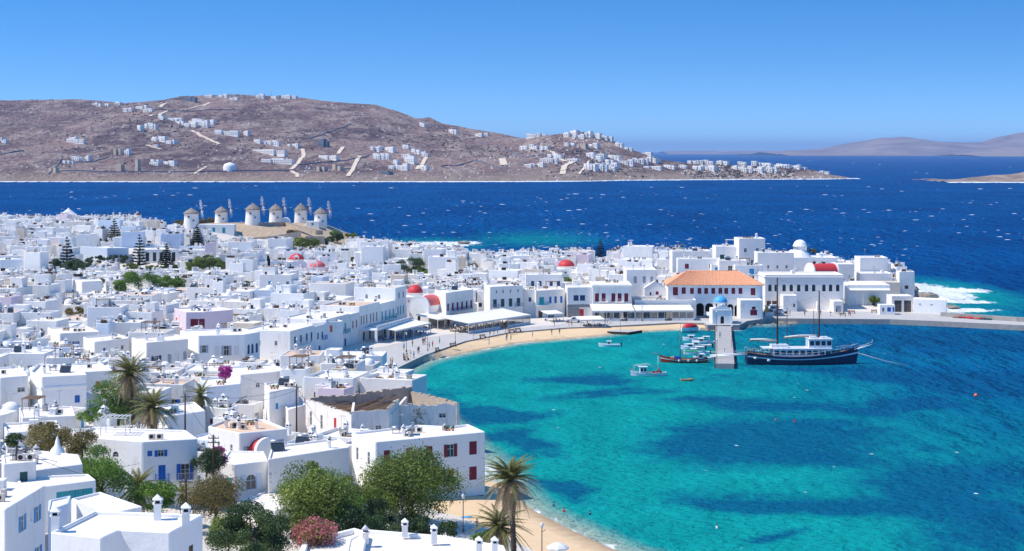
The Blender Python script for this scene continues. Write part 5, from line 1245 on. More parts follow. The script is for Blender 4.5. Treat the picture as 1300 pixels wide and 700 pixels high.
for k, (px, t0, b0, Y, w, d, lb, rows) in enumerate(KAST):
    rows = [(q[0], q[1], q[2], q[3]*1.4, q[4]*1.35)+q[5:] for q in rows]
    hero('old_town_house', lb, 'house', boxpoly(XA(px, Y), Y+d/2, w, d, rng.uniform(-.06, .06)), ZA(t0, Y)-.3, ZA(b0, Y)-3, rows, near=False, furn=5, seed=130+k)
# ---------------------------------------------------------------- trees are surveyed first, so that houses leave them room
def ground_hit(px, py):
    Ys = np.arange(120, 900, 1.0); X = (px-650)*Ys/FPX
    k = np.nonzero(np.maximum(1.2, gza(X, Ys)) >= HC-(py-HZ)*Ys/FPX)[0]
    y = float(Ys[k[0]]) if len(k) else 700.0
    return (px-650)*y/FPX, y
FAR_TREES = [('pine',177,342,24,44),('pine',85,347,26,46),('pine',145,312,22,34),('pine',211,340,20,30),('pine',250,316,18,30),('pine',762,337,18,33),('pine',340,340,7,14),
 ('bright',176,372,46,32),('bright',205,372,36,26),('bright',225,371,26,18),('dark',98,350,40,26),('dark',70,345,26,18),('bright',152,373,28,18),('dark',122,337,34,13),('dark',150,335,34,12),('olive',166,344,26,10),('olive',195,345,26,9),('dark',218,344,26,9),('dark',118,370,36,20),
 ('olive',253,347,24,22),('olive',266,346,20,26),('olive',279,347,18,20),('olive',240,347,16,16),('dry',95,407,32,19),('dark',315,367,22,10),
 ('olive',382,319,22,18),('olive',398,320,26,18),('dark',411,315,22,16),('dark',428,309,26,14),('olive',446,303,20,9),('bright',424,300,14,8),('dry',370,300,16,9),('dark',522,349,44,24),('bright',536,350,24,12),('dry',560,353,12,8),
 ('bright',721,361,16,10),('dry',232,279,30,12),('dry',263,280,34,12),('dry',205,282,16,7),('olive',1023,389,32,27),('olive',1110,389,14,14),('dry',1032,322,16,6),('dark',450,334,16,8),('dry',600,343,14,9)]
TREES = []
for kd, px, py, w, h in FAR_TREES:
    x, y = ground_hit(px, py); s_ = y/FPX; TREES.append((kd, x, y, w*s_, h*s_))
    rr = w*s_*.42; mark(boxpoly(x, y, rr*1.6, rr*1.4), .2)
NEAR = [(398,668,185,10.0,9.2,'t1'),(520,668,208,12,10.2,'t2'),(274,662,192,6.4,6.2,'t3')]
for px, Y, r_ in ((398,185,4.5),(520,208,5),(274,192,3),(310,172,5),(480,196,5),(400,172,3),(165,250,3.5),(190,241,3),(255,262,3),(175,196,3.5),(135,196,3),(645,172,2),(150,252,4),(60,190,4)):
    mark(boxpoly(XA(px, Y), Y, r_*1.6, r_*1.6), .2)
for (kd, x, y, w, h), ft in zip(TREES, FAR_TREES):
    if ft[2] < 290: continue
    z_ = gz(x, y)+h*.18; reg(boxpoly(x, y, w*.8, .5), z_, z_)
for px, pz, Y, w in ((150,520,254,5),(169,500,250,3),(193,530,241,3),(255,512,262,3),(286,478,280,3)): reg(boxpoly(XA(px, Y), Y, w, .5), ZA(pz, Y), ZA(pz, Y))
for px, Y, pb in ((243,640,286),(281,668,284),(321,662,283),(350,696,283),(382,702,285),(407,698,288)): reg(boxpoly(XA(px, Y), Y, 7, .5), ZA(pb, Y), ZA(pb, Y))
reg([(XA(288,650),650),(XA(408,650),650)], ZA(302,650), ZA(302,650)); reg([(XA(405,760),760),(XA(470,760),760)], ZA(303,760), ZA(303,760))
mark([(-33,160),(-2,160),(-2,206),(-33,206)], 0); mark([(-62,150),(-20,150),(-20,203),(-62,203)], 0)
for px, Y in ((243,640),(281,668),(321,662),(350,696),(382,702),(407,698)): mark(boxpoly(XA(px, Y), Y, 9, 9), .5)

# ---------------------------------------------------------------- the town's houses
ZONES = [('below the row of windmills', -105, 628), ('behind the row of windmills', -150, 700), ('near the tall dark pines', -112, 520), ('around the green thicket', -98, 455), ('behind the harbour terrace', -62, 400), ('near the palm grove', -66, 262),
         ('behind the waterfront row', 8, 500), ('around the plain red dome', 19, 565), ('by the western cove', -45, 610), ('by the white conical tower', -212, 770), ('near the pink-washed house', -78, 430), ('around the twin red-domed churches', -70, 560),
         ('beside the ruined building', -42, 290), ('below the tower house', -80, 230), ('above the white school-like building', -85, 385), ('beside the lone bushy tree', -130, 410), ('by the round dark shrub', -35, 545), ('in the old quarter', 75, 560), ('on the western slope', -180, 620), ('left of the tower house', -100, 300)]
def zone(x, y): return min(ZONES, key=lambda z: math.hypot(x-z[1], y-z[2]))[0]
NUM = {1: 'one', 2: 'two', 3: 'three', 4: 'four', 5: 'five', 6: 'six', 7: 'seven', 8: 'eight'}
CN = dict(blue='blue', sky='sky blue', maroon='maroon', green='dark green', grey='grey', brown='brown', navy='navy', teal='teal')
tr = random.Random(77)
def plan_house(x, y, w, d, rz):
    r = tr
    if y < 330: st_ = 1 if r.random() < .55 else 2
    else: st_ = r.choices([1, 2, 3], [.42, .52, .06])[0]
    if -45 < x < 50 and y < 500: st_ = min(2, st_)
    h = {1: r.uniform(3.0, 3.9), 2: r.uniform(5.8, 7.0), 3: r.uniform(8.6, 9.6)}[st_]
    j = lambda: r.uniform(-.35, .35)
    pl = [(-w/2+j(), -d/2+j()), (w/2+j(), -d/2+j()), (w/2+j(), d/2+j()), (-w/2+j(), d/2+j())]
    col = r.choices(['blue', 'sky', 'maroon', 'green', 'grey', 'brown', 'navy', 'teal'], [.26, .12, .10, .10, .18, .10, .10, .04])[0]
    wall = r.choices(['white', 'white_clean', 'white_old', 'blue_and_shade', 'cream', 'pink'], [.53, .26, .10, .05, .05, .01])[0]
    roof = r.choices(['roof', 'roof_old', 'roof_clay'], [.72, .21, .07])[0]
    rows = []
    for e, L in ((0, w), (1, d), (3, d)):
        for s_ in range(st_):
            n = r.choice([1, 2, 2, 3, 3, 4]) if e == 0 else r.choice([0, 1, 2, 2])
            n = min(n, int(L/2.2))
            if not n: continue
            ww = r.uniform(.7, 1.1); hh = r.uniform(.9, 1.7); v = s_*3.05+1.1+r.uniform(-.1, .2)
            if y > 430: ww *= 1.25; hh *= 1.1
            if v+hh > h-.3: continue
            us = sorted(r.uniform(.9, L-.9) for _ in range(n)); us = [u for k, u in enumerate(us) if k == 0 or u-us[k-1] > 1.5]
            for u in us:
                if r.random() < .2 and s_ == 0: rows.append((e, u, .95, v-1.0, 2.05, 'door', col))
                else: rows.append((e, u, ww, v, hh, r.choices(['shut', 'open', 'plain'], [.42, .22, .36])[0], col if r.random() < .85 else 'grey'))
    boxes = []
    if r.random() < .42 and w > 6.5:                       # roof-top room
        bw, bd = w*r.uniform(.3, .5), d*r.uniform(.35, .6); boxes.append((r.choice([-1, 1])*(w/2-bw/2-.5), r.uniform(.0, 1)*(d/2-bd/2-.5), bw, bd, h-.2, h+r.uniform(2.0, 2.7)))
    if r.random() < .35:                                   # lower side wing
        bw = r.uniform(2.5, 4); boxes.append((r.choice([-1, 1])*(w/2+bw/2-.6), -d*.1, bw, d*.7, 0, max(2.6, h-r.uniform(1.5, 3.2))))
    return dict(x=x, y=y, w=w, d=d, rz=rz, st=st_, h=h, pl=pl, col=col, wall=wall, roof=roof, rows=rows, boxes=boxes, par=r.choice([.15, .25, .35, .5]), nf=r.randint(3, 8) if y < 520 else r.randint(2, 7))
PLANS = []
def roof_ok(pl, top):
    "would a roof at this height hide more than the lower part of a surveyed front behind it?"
    b = [p[0]/p[1] for p in pl]; b0, b1 = min(b), max(b); Y = min(p[1] for p in pl)
    for h0, h1, hy, zr, zb in HREG:
        if hy < Y-1 or hy > Y+130: continue
        ov = min(b1, h1)-max(b0, h0)
        if ov <= .12*(h1-h0) and ov <= .3*(b1-b0): continue
        slope_ = (top-HC)/Y
        if HC+slope_*hy > zr-.60*(zr-zb): return False
    return True
def try_cell(x, y, sizes, thr):
    px = 650+x/y*FPX
    if px < -45 or px > 1150: return
    ix, iy = int(x-OX), int(y-OY)
    if not (0 <= ix < OW and 0 <= iy < OH) or OCC[iy, ix]: return
    if px > 195 and px < 480 and y > 712 and x < -60: return
    rz0 = -.20+.35*(fbm(np.array([x/120.]), np.array([y/120.]), 3)[0]-.5)*2
    for w, d in sizes:
        rz = rz0 + tr.uniform(-.10, .10)
        if x < -25 and y < 460 and x > -75 and y > 330: rz = -.30+tr.uniform(-.06, .06)
        pl = boxpoly(x, y, w, d, rz)
        if mark(pl, .1, True) > thr: continue
        P = plan_house(x, y, w, d, rz); g0 = gz(x, y)
        if not roof_ok(pl, g0+P['h']+P['par']+(2.2 if any(q[4] > 0 for q in P['boxes']) else .6)):
            P['boxes'] = []; P['st'] = 1; P['h'] = tr.uniform(2.7, 3.1); P['rows'] = [q for q in P['rows'] if q[3]+q[4] < P['h']-.3]
            if not roof_ok(pl, g0+P['h']+P['par']): continue
        top = g0+P['h']+P['par']+max([q[5]-P['h'] for q in P['boxes']] or [0])
        sky_ = float(np.interp(px, [0, 150, 200, 290, 410, 480, 540, 620, 760, 860, 960, 1100], [277, 276, 285, 292, 300, 306, 315, 321, 318, 316, 322, 335]))+tr.uniform(-2.5, 3)
        if y > 520 and top > HC-(sky_-HZ)*y/FPX:
            P['boxes'] = []; hn = HC-(sky_-HZ)*y/FPX-g0-P['par']
            if hn < 2.4: continue
            P['h'] = min(P['h'], hn); P['st'] = 1 if P['h'] < 5 else 2; P['rows'] = [q for q in P['rows'] if q[3]+q[4] < P['h']-.3]
        mark(pl, .35); PLANS.append(P); return
for stp, lo, hi, thr in ((9.6, 7.2, 11.0, .02), (7.0, 5.2, 7.6, .03), (4.4, 3.4, 5.0, .04)):
    for yy in np.arange(162, 905, stp):
        for xx in np.arange(-330, 140, stp):
            x, y = xx+tr.uniform(-1, 1)*stp*.25, yy+tr.uniform(-1, 1)*stp*.25
            try_cell(x, y, [(tr.uniform(lo, hi), tr.uniform(lo*.85, hi*.85)) for _ in range(2)]+[(lo, lo*.85)], thr)
PLANS.sort(key=lambda q: q['y']*(1 if q['w'] > 5.5 else 1.5))
NIND = 226
SW, SR = MB(), MB(); SMATS = [M['white'], M['dark'], M['blue'], M['maroon'], M['green'], M['grey'], M['tan'], M['sky'], M['brown'], M['white_clean'], M['white_old'], M['cream'], M['blue_and_shade'], M['pink']]
WIDX = dict(white=0, white_clean=9, white_old=10, cream=11, blue_and_shade=12, pink=13); RIDX = dict(roof=0, roof_old=1, roof_clay=2)
SIDX = dict(blue=2, sky=7, maroon=3, green=4, grey=5, brown=8, navy=2, teal=7)
def xf(pts, H, z0):
    ca, sa = math.cos(H['rz']), math.sin(H['rz']); return [(H['x']+a*ca-b*sa, H['y']+a*sa+b*ca) for a, b in pts]
for i, H in enumerate(PLANS):
    zs = [gz(*q) for q in xf(H['pl'], H, 0)]; z0 = min(zs)-.6; h = H['h']+max(0, (sum(zs)/4-z0))
    ops = {}
    for e, u, w, v, hh, stl, col in H['rows']: ops.setdefault(e, []).append((u-w/2, u+w/2, v, v+hh))
    # drop openings that collide on one wall
    for e in ops:
        ok = []
        for o in ops[e]:
            if all(o[1] < q[0]-.2 or o[0] > q[1]+.2 or o[2] > q[3]+.1 or o[3] < q[2]-.1 for q in ok): ok.append(o)
        ops[e] = ok
    if i < NIND:
        root = thing('house', 'x', 'house', (H['x'], H['y'], z0), H['rz'])
        wm, rm = MB(), MB(); block(wm, rm, H['pl'], -1, h, H['par'], .26, ops)
        for bx, by, bw, bd, b0, b1 in H['boxes']: block(wm, rm, boxpoly(bx, by, bw, bd), b0-(1 if b0 == 0 else 0), b1+(h-H['h']), .15, .2, {0: [(bw*.3-.35, bw*.3+.35, b1-1.9 if b0 else 1.0, b1-.5 if b0 else 2.0)]} if bw > 2.6 else {}, back=1)
        part('wall', wm, [M[H['wall']], M['dark']], root); part('roof', rm, M[H['roof']], root)
        nwin = 0
        for e, u, w, v, hh, stl, col in H['rows']:
            if (u-w/2, u+w/2, v, v+hh) not in ops.get(e, []): continue
            A, B = H['pl'][e], H['pl'][(e+1) % 4]; L = math.hypot(B[0]-A[0], B[1]-A[1])
            if u-w/2 <= .02 or u+w/2 >= L-.02 or v+hh >= h+H['par']-.12: continue
            put_opening(root, A, B, v, u, w, hh, stl, col, False, H['y'] < 300); nwin += e == 0
        if H['y'] < 470 and not H['boxes'] and tr.random() < .45:                     # outside stairs up to the roof or first floor
            sm = MB(); A, B = H['pl'][0], H['pl'][1]; L = math.hypot(B[0]-A[0], B[1]-A[1]); top = min(h, 3.1); ns = int(top/.2); run = min(.27, (L-.6)/ns)
            if run > .14:
                for k in range(ns): sm.box(.2+run*k, .2+run*(k+1)+(.9 if k == ns-1 else 0), -.95, -.02, -1, .2*(k+1))
                part('stairs', sm, M['white_clean'], root, (A[0], A[1], 0), math.atan2(B[1]-A[1], B[0]-A[0]))
        if H['y'] < 470 and H['st'] > 1 and tr.random() < .5: balcony(root, H['pl'], 0, tr.uniform(.3, .7), 2.95, tr.uniform(1.6, 3.0), tr.choice([H['col'], 'offwhite', 'grey']), .8)
        if tr.random() < .22:                                                          # small whitewashed vault or oven dome on the roof
            sm = MB(); rr_ = tr.uniform(.8, 1.5); sm.lathe([(rr_, 0), (rr_, .25), (rr_*.86, .25+rr_*.45), (rr_*.5, .25+rr_*.78), (.03, .25+rr_*.9)], 12); part('roof_dome', sm, M['white_clean'], root, (tr.uniform(-.25, .25)*H['w'], tr.uniform(-.2, .3)*H['d'], h))
        got = furnish(root, inset(H['pl'], .7), h, H['nf'], tr)
        cnt = lambda n_: got.count(n_)
        f1 = (f"{NUM.get(nwin, 'many')} {CN[H['col']]} front opening" + ('s' if nwin != 1 else '')) if nwin else 'a blank front wall'
        f2 = []
        for nm, sg in (('chimney', 'chimney'), ('solar_heater', 'solar heater'), ('pergola', 'rooftop pergola'), ('water_tank', 'water tank'), ('antenna', 'antenna'), ('air_conditioner', 'rooftop cooling unit'), ('satellite_dish', 'dish'), ('flower_pots', 'pot row')):
            if cnt(nm): f2.append((NUM.get(cnt(nm), 'many')+' '+sg+('s' if cnt(nm) > 1 else '')))
        wc = {'white': 'white', 'white_clean': 'bright white', 'white_old': 'weathered', 'blue_and_shade': 'pale blue', 'cream': 'cream', 'pink': 'pink'}[H['wall']]
        stt = {1: 'low', 2: 'two-storey', 3: 'three-storey'}[H['st']]
        zn = zone(H['x'], H['y'])
        lab = f"{wc} {stt} house with {f1}"
        if f2: lab += ', ' + f2[0]
        lab += ' ' + zn
        root['label'] = ' '.join(lab.split()[:16]); root['group'] = 'white houses ' + zn
    else:
        pl = xf(H['pl'], H, 0)
        block(SW, SR, pl, z0-1, z0+h, H['par'], .26, ops, back=SIDX[H['col']] if tr.random() < .6 else 1, mw=WIDX[H['wall']], mr=RIDX[H['roof']])
        for bx, by, bw, bd, b0, b1 in H['boxes']: block(SW, SR, xf(boxpoly(bx, by, bw, bd), H, 0), z0+b0-(1 if b0 == 0 else 0), z0+b1+(h-H['h']), .12, .2)
        for k in range(H['nf']+3):
            u = tr.random(); q = xf([(tr.uniform(-.36, .36)*H['w'], tr.uniform(-.36, .36)*H['d'])], H, 0)[0]
            if u < .26: SW.obox((*q, z0+h+.7), .55, .55, 1.4, H['rz'], 0); SW.obox((*q, z0+h+1.45), .75, .75, .12, H['rz'], 0)
            elif u < .62: SW.obox((*q, z0+h+.36), .9, .4, .7, H['rz']+tr.choice([0, 1.57]), 6)
            elif u < .72: SW.tube([(*q, z0+h), (*q, z0+h+2.6)], .03, 3, 5)
            else: SW.obox((*q, z0+h+.45), 1.2, .9, .9, H['rz'], tr.choice([0, 8, 5, 1, 6]))
o = tag(link('distant_houses', SW.mesh('distant_houses', SMATS)), 'mass of small white flat-roofed houses filling the far parts of the town', 'houses', kind='stuff')
tag(link('roofs', SR.mesh('roofs', [M['roof'], M['roof_old'], M['roof_clay']]), o), kind='stuff')
print('HOUSES', len(PLANS))
# ---------------------------------------------------------------- vegetation
def leaf_mesh(name, pts, nrm, size, mat, seed=0, aspect=.5, tint=None):
    "one small bent leaf face per point (numpy)"
    rs = np.random.RandomState(seed); n = len(pts)
    d = rs.normal(size=(n, 3)); d /= np.linalg.norm(d, axis=1)[:, None]+1e-9
    nr = nrm + rs.normal(size=(n, 3))*.65; nr /= np.linalg.norm(nr, axis=1)[:, None]+1e-9
    u = np.cross(nr, d); u /= np.linalg.norm(u, axis=1)[:, None]+1e-9
    v = np.cross(nr, u)
    s = (size*(.6+.8*rs.rand(n)))[:, None]
    co = np.stack([pts-u*s*.5, pts-v*s*.5*aspect, pts+u*s*.5, pts+v*s*.5*aspect], 1).reshape(-1, 3)
    me = bpy.data.meshes.new(name); me.vertices.add(n*4); me.vertices.foreach_set('co', co.ravel())
    me.loops.add(n*4); me.loops.foreach_set('vertex_index', np.arange(n*4)); me.polygons.add(n)
    me.polygons.foreach_set('loop_start', np.arange(0, n*4, 4)); me.polygons.foreach_set('loop_total', np.full(n, 4)); me.update(calc_edges=True)
    at = me.attributes.new('tint', 'FLOAT', 'FACE'); at.data.foreach_set('value', rs.rand(n) if tint is None else tint)
    me.materials.append(mat); return me
def crown_pts(w, h, n, seed, clumps=26, base=.25, flat=1.0, rag=.5, low=-.55):
    "points in leaf clumps spread over an uneven crown; origin at the crown base"
    rs = np.random.RandomState(seed); P, N, T = [], [], []
    C = []
    for k in range(clumps):
        th = rs.uniform(0, 2*math.pi); ph = math.acos(rs.uniform(low, 1)); rr = rs.uniform(.45, 1.0)**.5
        c = np.array([math.sin(ph)*math.cos(th)*w/2*.76*rr, math.sin(ph)*math.sin(th)*w/2*.76*rr*flat, h*(.46+.36*math.cos(ph)*rr)])
        C.append((c, rs.uniform(.14, .30)*min(w, h)))
    wts = np.array([r_**2 for c, r_ in C]); wts /= wts.sum()
    for (c, r_), wt in zip(C, wts):
        m = int(n*wt); d = rs.normal(size=(m, 3)); d /= np.linalg.norm(d, axis=1)[:, None]
        d[:, 2] = np.where(rs.rand(m) < .55, np.abs(d[:, 2]), d[:, 2])
        rad = r_*(1-rag*rs.rand(m)**1.6)*(1+.25*rs.normal(size=m)*(rs.rand(m) < .3))
        P.append(c+d*rad[:, None]*np.array([1, 1, .8])); N.append(d); T.append(np.clip(rs.uniform(.1, .9)+rs.normal(size=m)*.22, 0, 1))
    crown_pts.tint = np.concatenate(T)
    return np.concatenate(P), np.concatenate(N), C
def limbs(mb, h0, C, r0, seed, every=2):
    rs = random.Random(seed); mb.tube([(0, 0, -.6), (.05*h0, 0, h0*.5), (0, .05*h0, h0)], [r0*1.25, r0, r0*.8], 7)
    for c, r_ in C[::every]:
        m_ = Vector((c[0]*.45+rs.uniform(-.2, .2), c[1]*.45, h0+(c[2]+0-0)*.35)); mb.tube([(0, .05*h0, h0*.85), m_, (c[0], c[1], h0*.2+c[2])], [r0*.5, r0*.3, r0*.1], 5)
LM = dict(olive='leaf', dark='leaf_dark', bright='leaf_bright', dry='leaf_dry')
_tm = {}
def tree(name, label, cat, x, y, w, h, mat, n, size, seed, trunk=True, z=None, flat=1.0, clumps=26, base=.18, group=None):
    z = gz(x, y) if z is None else z
    t_ = thing(name, label, cat, (x, y, z), 0, group)
    up = h*base*.5 if trunk else -.12*h
    P, N, C = crown_pts(w, h-up, n, seed, clumps, flat=flat, low=-.97); P[:, 2] += up
    for i in range(len(C)): C[i][0][2] += up
    link('crown' if trunk else 'foliage', leaf_mesh('crown', P, N, size, M[mat], seed, tint=crown_pts.tint), t_)
    mb = MB(); limbs(mb, h*.3, C, max(.08, h*.03), seed); part('trunk' if trunk else 'stem', mb, M['trunk'], t_)
    return t_
# big trees of the foreground
tree('bushy_tree', 'tall dense olive-green tree with an uneven crown in front of the arched-window house', 'tree', XA(398,186), 186, 10.8, 9.6, 'leaf', 24000, .27, 3, z=ZA(690,186), clumps=44, base=-.1)
tree('upright_tree', 'slim leafy green tree top rising above the bushy olive-green tree', 'tree', XA(401,190), 190, 3.2, 10.6, 'leaf', 5500, .24, 4, z=ZA(684,190), clumps=16)
tree('round_tree', 'broad round olive-green tree in front of the maroon-shuttered seaside building', 'tree', XA(521,209), 209, 12.6, 10.8, 'leaf', 30000, .28, 5, z=ZA(668,209), clumps=50, base=-.05)
tree('feathery_tree', 'brownish feathery tamarisk tree beside the blue-balcony house', 'tree', XA(273,193), 193, 7.0, 6.6, 'leaf_dry', 15000, .2, 6, z=ZA(664,193), clumps=28, base=-.02)
SHR = [('dark green leafy hedge in front of the house with three chimneys', 318,702,168,8.4,4.0,'leaf_dark',14000), ('silvery green bush behind the oleander', 290,698,172,4.0,3.0,'leaf',5000), ('bright green shrub between the two big trees', 448,668,192,3.2,3.6,'leaf_bright',4000), ('dark green creeper hedge below the round tree', 482,682,194,11,4.0,'leaf_dark',13000),
       ('low yellow-green shrub beside the white roof parapet', 450,697,180,2.4,1.6,'leaf_bright',2200), ('dark evergreen shrub above the chimneys', 545,694,188,6.5,3.0,'leaf_dark',8000), ('small bright shrub at the foot of the tall palm', 615,697,184,2.6,1.8,'leaf_bright',2400),
       ('vine-covered green bank beside the small date palm', 128,640,188,6.0,4.4,'leaf_bright',7000), ('trailing bright green vine beside the turquoise-windowed house', 122,612,195,4.8,3.6,'leaf_bright',5000), ('green shrub below the small date palm', 196,648,192,4.6,3.0,'leaf_bright',4500), ('brownish shrub beside the terraced roofs', 62,574,205,5.6,3.2,'leaf_dry',6500), ('brown leafy shrub climbing the blue-balcony house wall', 104,582,204,3.2,3.4,'leaf_dry',3200), ('wide green hedge in the gap between oleander and round tree',448,690,184,6.5,3.6,'leaf_dark',9000), ('tall green shrub at the left foot of the round tree',470,664,202,4.6,4.2,'leaf',6000), ('small dark shrub on the terrace roof', 18,568,210,2.2,1.5,'leaf_dark',1500),
       ('bright green fig tree under the date palms', 150,538,254,6.8,6.6,'leaf_bright',11000), ('low green hedge in front of the fig tree', 120,537,246,4.8,2.0,'leaf_bright',3000), ('dark green shrub beside the bougainvillea wall', 262,600,206,3.6,2.6,'leaf_dark',3000), ('green oleander bush beside the bushy tree', 440,640,196,2.8,3.0,'leaf',2600)]
for k, (lb, px, pb, Y, w, h, mt, n) in enumerate(SHR):
    tree('shrub', lb, 'shrub', XA(px, Y), Y, w*1.3, h*1.3, mt, int(n*1.6), .22, 100+k, False, z=ZA(pb, Y), clumps=18)
def flowering(lb, px, pb, Y, w, h, mt, n, k, frac=.55, name='flowering_shrub'):
    t_ = tree(name, lb, 'shrub', XA(px, Y), Y, w, h, 'leaf', int(n*(1-frac)), .2, k, False, z=ZA(pb, Y), clumps=20)
    P, N, C = crown_pts(w*1.05, h*1.14, int(n*frac), k, 20, rag=.15, low=-.97); P[:, 2] -= .12*h; link('flowers', leaf_mesh('flowers', P, N, .17, M[mt], k+1, .9), t_)
flowering('pink flowering oleander bush beside the white rooftop', 398,706,170,5.0,4.2,'pinkflower',11000,201,.42)
flowering('magenta bougainvillea climbing a white wall', 286,482,280,2.4,3.2,'magenta',3000,202,.85)
flowering('small magenta bougainvillea beside the wooden utility pole', 277,592,208,2.2,2.8,'magenta',2200,203,.6)
# trees further off
KN = {'olive': ('olive_tree', 'olive green bushy tree'), 'dark': ('evergreen_tree', 'dark evergreen bush'), 'bright': ('leafy_tree', 'bright green leafy tree'), 'dry': ('dry_shrub', 'brownish dry shrub')}
def pine_mesh(w, h, seed):
    rs = random.Random(seed); br = MB(); pts, nr = [], []
    tiers = 11
    for k in range(tiers):
        f = k/(tiers-1); z = h*(.12+.84*f); L = w/2*(1-f)**.8+.25
        for j in range(7 if f < .8 else 4):
            a = 6.283*j/7+k*.7+rs.uniform(-.2, .2); tip = (L*math.cos(a), L*math.sin(a), z+.10*L)
            br.tube([(0, 0, z), (tip[0]*.5, tip[1]*.5, z-.04*L), tip], [.07, .05, .02], 4)
            for q in range(int(60*L/(w/2))+14):
                u = rs.random()**.7; s_ = rs.uniform(-.22, .22)*L*(1.1-u)
                pts.append((tip[0]*u-math.sin(a)*s_, tip[1]*u+math.cos(a)*s_, z+.10*L*u*u+rs.uniform(-.1, .3))); nr.append((0, 0, 1))
    br.tube([(0, 0, -.5), (0, 0, h)], [.035*h, .02], 7)
    return br, np.array(pts), np.array(nr)
for k, (kd, x, y, w, h) in enumerate(TREES):
    zn = zone(x, y)
    if kd == 'pine':
        t_ = thing('norfolk_pine', ['tall dark tiered pine rising beside the long white hall', 'broad dark pine with bare top above the evergreen bushes', 'dark tiered pine standing among houses above the hall', 'smaller tiered pine at the end of the long white hall', 'thin-branched pine near the olive bushes below the windmills', 'lone dark pine above roofs near the seaward edge of the town', 'small narrow cypress among the roofs below the windmills'][k % 7], 'tree', (x, y, gz(x, y)))
        br, P, N = pine_mesh(w, h, k); part('trunk', br, M['trunk'], t_); link('crown', leaf_mesh('crown', P, N, .55 if y > 450 else .4, M['leaf_pine'], k, .35), t_)
    else:
        nm, lb = KN[kd]; n = int(min(7000, 640*w*h/ (y/330)))
        tree(nm, f"{lb} {('about %d metres wide ' % round(w)) if 0 else ''}{['with a rounded crown','with a ragged crown','with a low spreading crown','with a lopsided crown'][k % 4]} {zn}", 'tree' if kd != 'dry' else 'shrub', x, y, w, h, LM[kd], n, .34 if y > 400 else .28, 300+k, kd != 'dry', clumps=16, group='trees ' + zn)

# ---------------------------------------------------------------- palms
def frond_mesh(L, droop, mat, seed, nleaf=34, blade=.6, lift=.6):
    rs = random.Random(seed); mb = MB(); pts = []
    for k in range(9):
        f = k/8; pts.append(Vector((L*(f*.92), 0, L*(lift*f-(lift+droop)*f*f))))
    mb.tube(pts, [.045*(1-f/9)+.008 for f in range(9)], 4, 0)
    for k in range(nleaf):
        f = .12+.86*k/nleaf; q = f*8; i = min(7, int(q)); p = pts[i].lerp(pts[i+1], q-i); t_ = (pts[i+1]-pts[i]).normalized()
        ln = blade*(math.sin(math.pi*min(1, f*.9+.12))**.6)*rs.uniform(.8, 1.15)
        for s_ in (-1, 1):
            d = (t_*.75+Vector((0, s_*.75, -.22+rs.uniform(-.2, .12)))).normalized(); w = t_*.05
            mb.face([p-w, p+w, p+d*ln], 0)
    me = mb.mesh('frond', M[mat])
    at = me.attributes.new('tint', 'FLOAT', 'FACE'); at.data.foreach_set('value', [rs.random() for _ in me.polygons]); return me
FR = {}
for v in range(4): FR['up', v] = frond_mesh(3.1, .18+.1*v, 'frond', v, lift=.35); FR['mid', v] = frond_mesh(3.2, .5+.2*v, 'frond', 10+v, lift=.25); FR['dry', v] = frond_mesh(3.0, .4+.25*v, 'frond_dry', 20+v, nleaf=20, lift=.05)
from mathutils import Euler
def palm(lb, x, y, z, th, lean, n, dry, sc, seed, wind=0.0, rtop=.2):
    rs = random.Random(seed); t_ = thing('palm_tree', lb, 'palm', (x, y, z)); lx, ly = lean
    mb = MB(); pts = [(lx*f*f, ly*f*f, -1+(th+1)*f) for f in [k/14 for k in range(15)]]
    mb.tube(pts, [rtop*(1.35-.35*k/14)*(1+.07*(k % 2)) for k in range(15)], 9)
    for k in range(46):                                     # old leaf bases
        f = .35+.65*k/46; a = k*2.4; mb.obox((lx*f*f+math.cos(a)*rtop*1.02, ly*f*f+math.sin(a)*rtop*1.02, -1+(th+1)*f), .16, .1, .22, a, 0, .5)
    part('trunk', mb, M['trunk'], t_); top = Vector((lx, ly, th))
    for k in range(n):
        f = k/n; az = k*2.39996+rs.uniform(-.15, .15); el = (1.35-2.35*f**.85)+rs.uniform(-.12, .12)
        kd = 'dry' if f > 1-dry else ('up' if f < .35 else 'mid')
        if wind:                                            # the wind bends the crown to one side
            az = math.atan2(math.sin(az)*.75, math.cos(az)-wind*.45)
        o = link('frond', FR[kd, rs.randrange(4)], t_, top+Vector((0, 0, .15-.25*f)))
        o.rotation_euler = Euler((rs.uniform(-.3, .3), -el, az), 'XYZ'); s_ = sc*rs.uniform(.82, 1.1)*(.9 if kd == 'dry' else 1); o.scale = (s_, s_, s_)
    if seed % 2:
        mb = MB()
        for k in range(30): a = rs.uniform(0, 6.28); q = rs.uniform(.1, .45); mb.lathe([(.0,-.1),(.09,0),(.0,.1)], 5, (lx+q*math.cos(a)+.2, ly+q*math.sin(a)-.2, th-.5-rs.uniform(0, .6)))
        part('fruit_cluster', mb, M['yellow'] if seed % 3 else M['brown'], t_)
    return t_
x = XA(647, 172); zt = ZA(612, 172)
palm('tall palm with straw-coloured fronds leaning in front of the turquoise bay', x+.55, 172, 3.0, zt-3.0, (-.5, 0), 124, .62, 1.16, 3, .35, .24)
x = XA(632, 180); zt = ZA(672, 180)
palm('shorter palm half hidden behind the tall straw-fronded palm trunk', x, 180, 2.6, zt-2.6, (.2, 0), 80, .45, 1.2, 8, -.1, .22)
zt = ZA(478, 250)
palm('large windswept date palm with drooping brown fronds above the white roofs', XA(169,250), 250, 4.8, zt-4.8, (-.3, 0), 104, .6, 1.32, 5, .9, .26)
zt = ZA(520, 241)
palm('date palm with orange fruit stalks and golden drooping fronds below the windswept palm', XA(193,241), 241, 4.6, zt-4.6, (.1, 0), 92, .5, 1.28, 7, -.15, .26)
zt = ZA(504, 262)
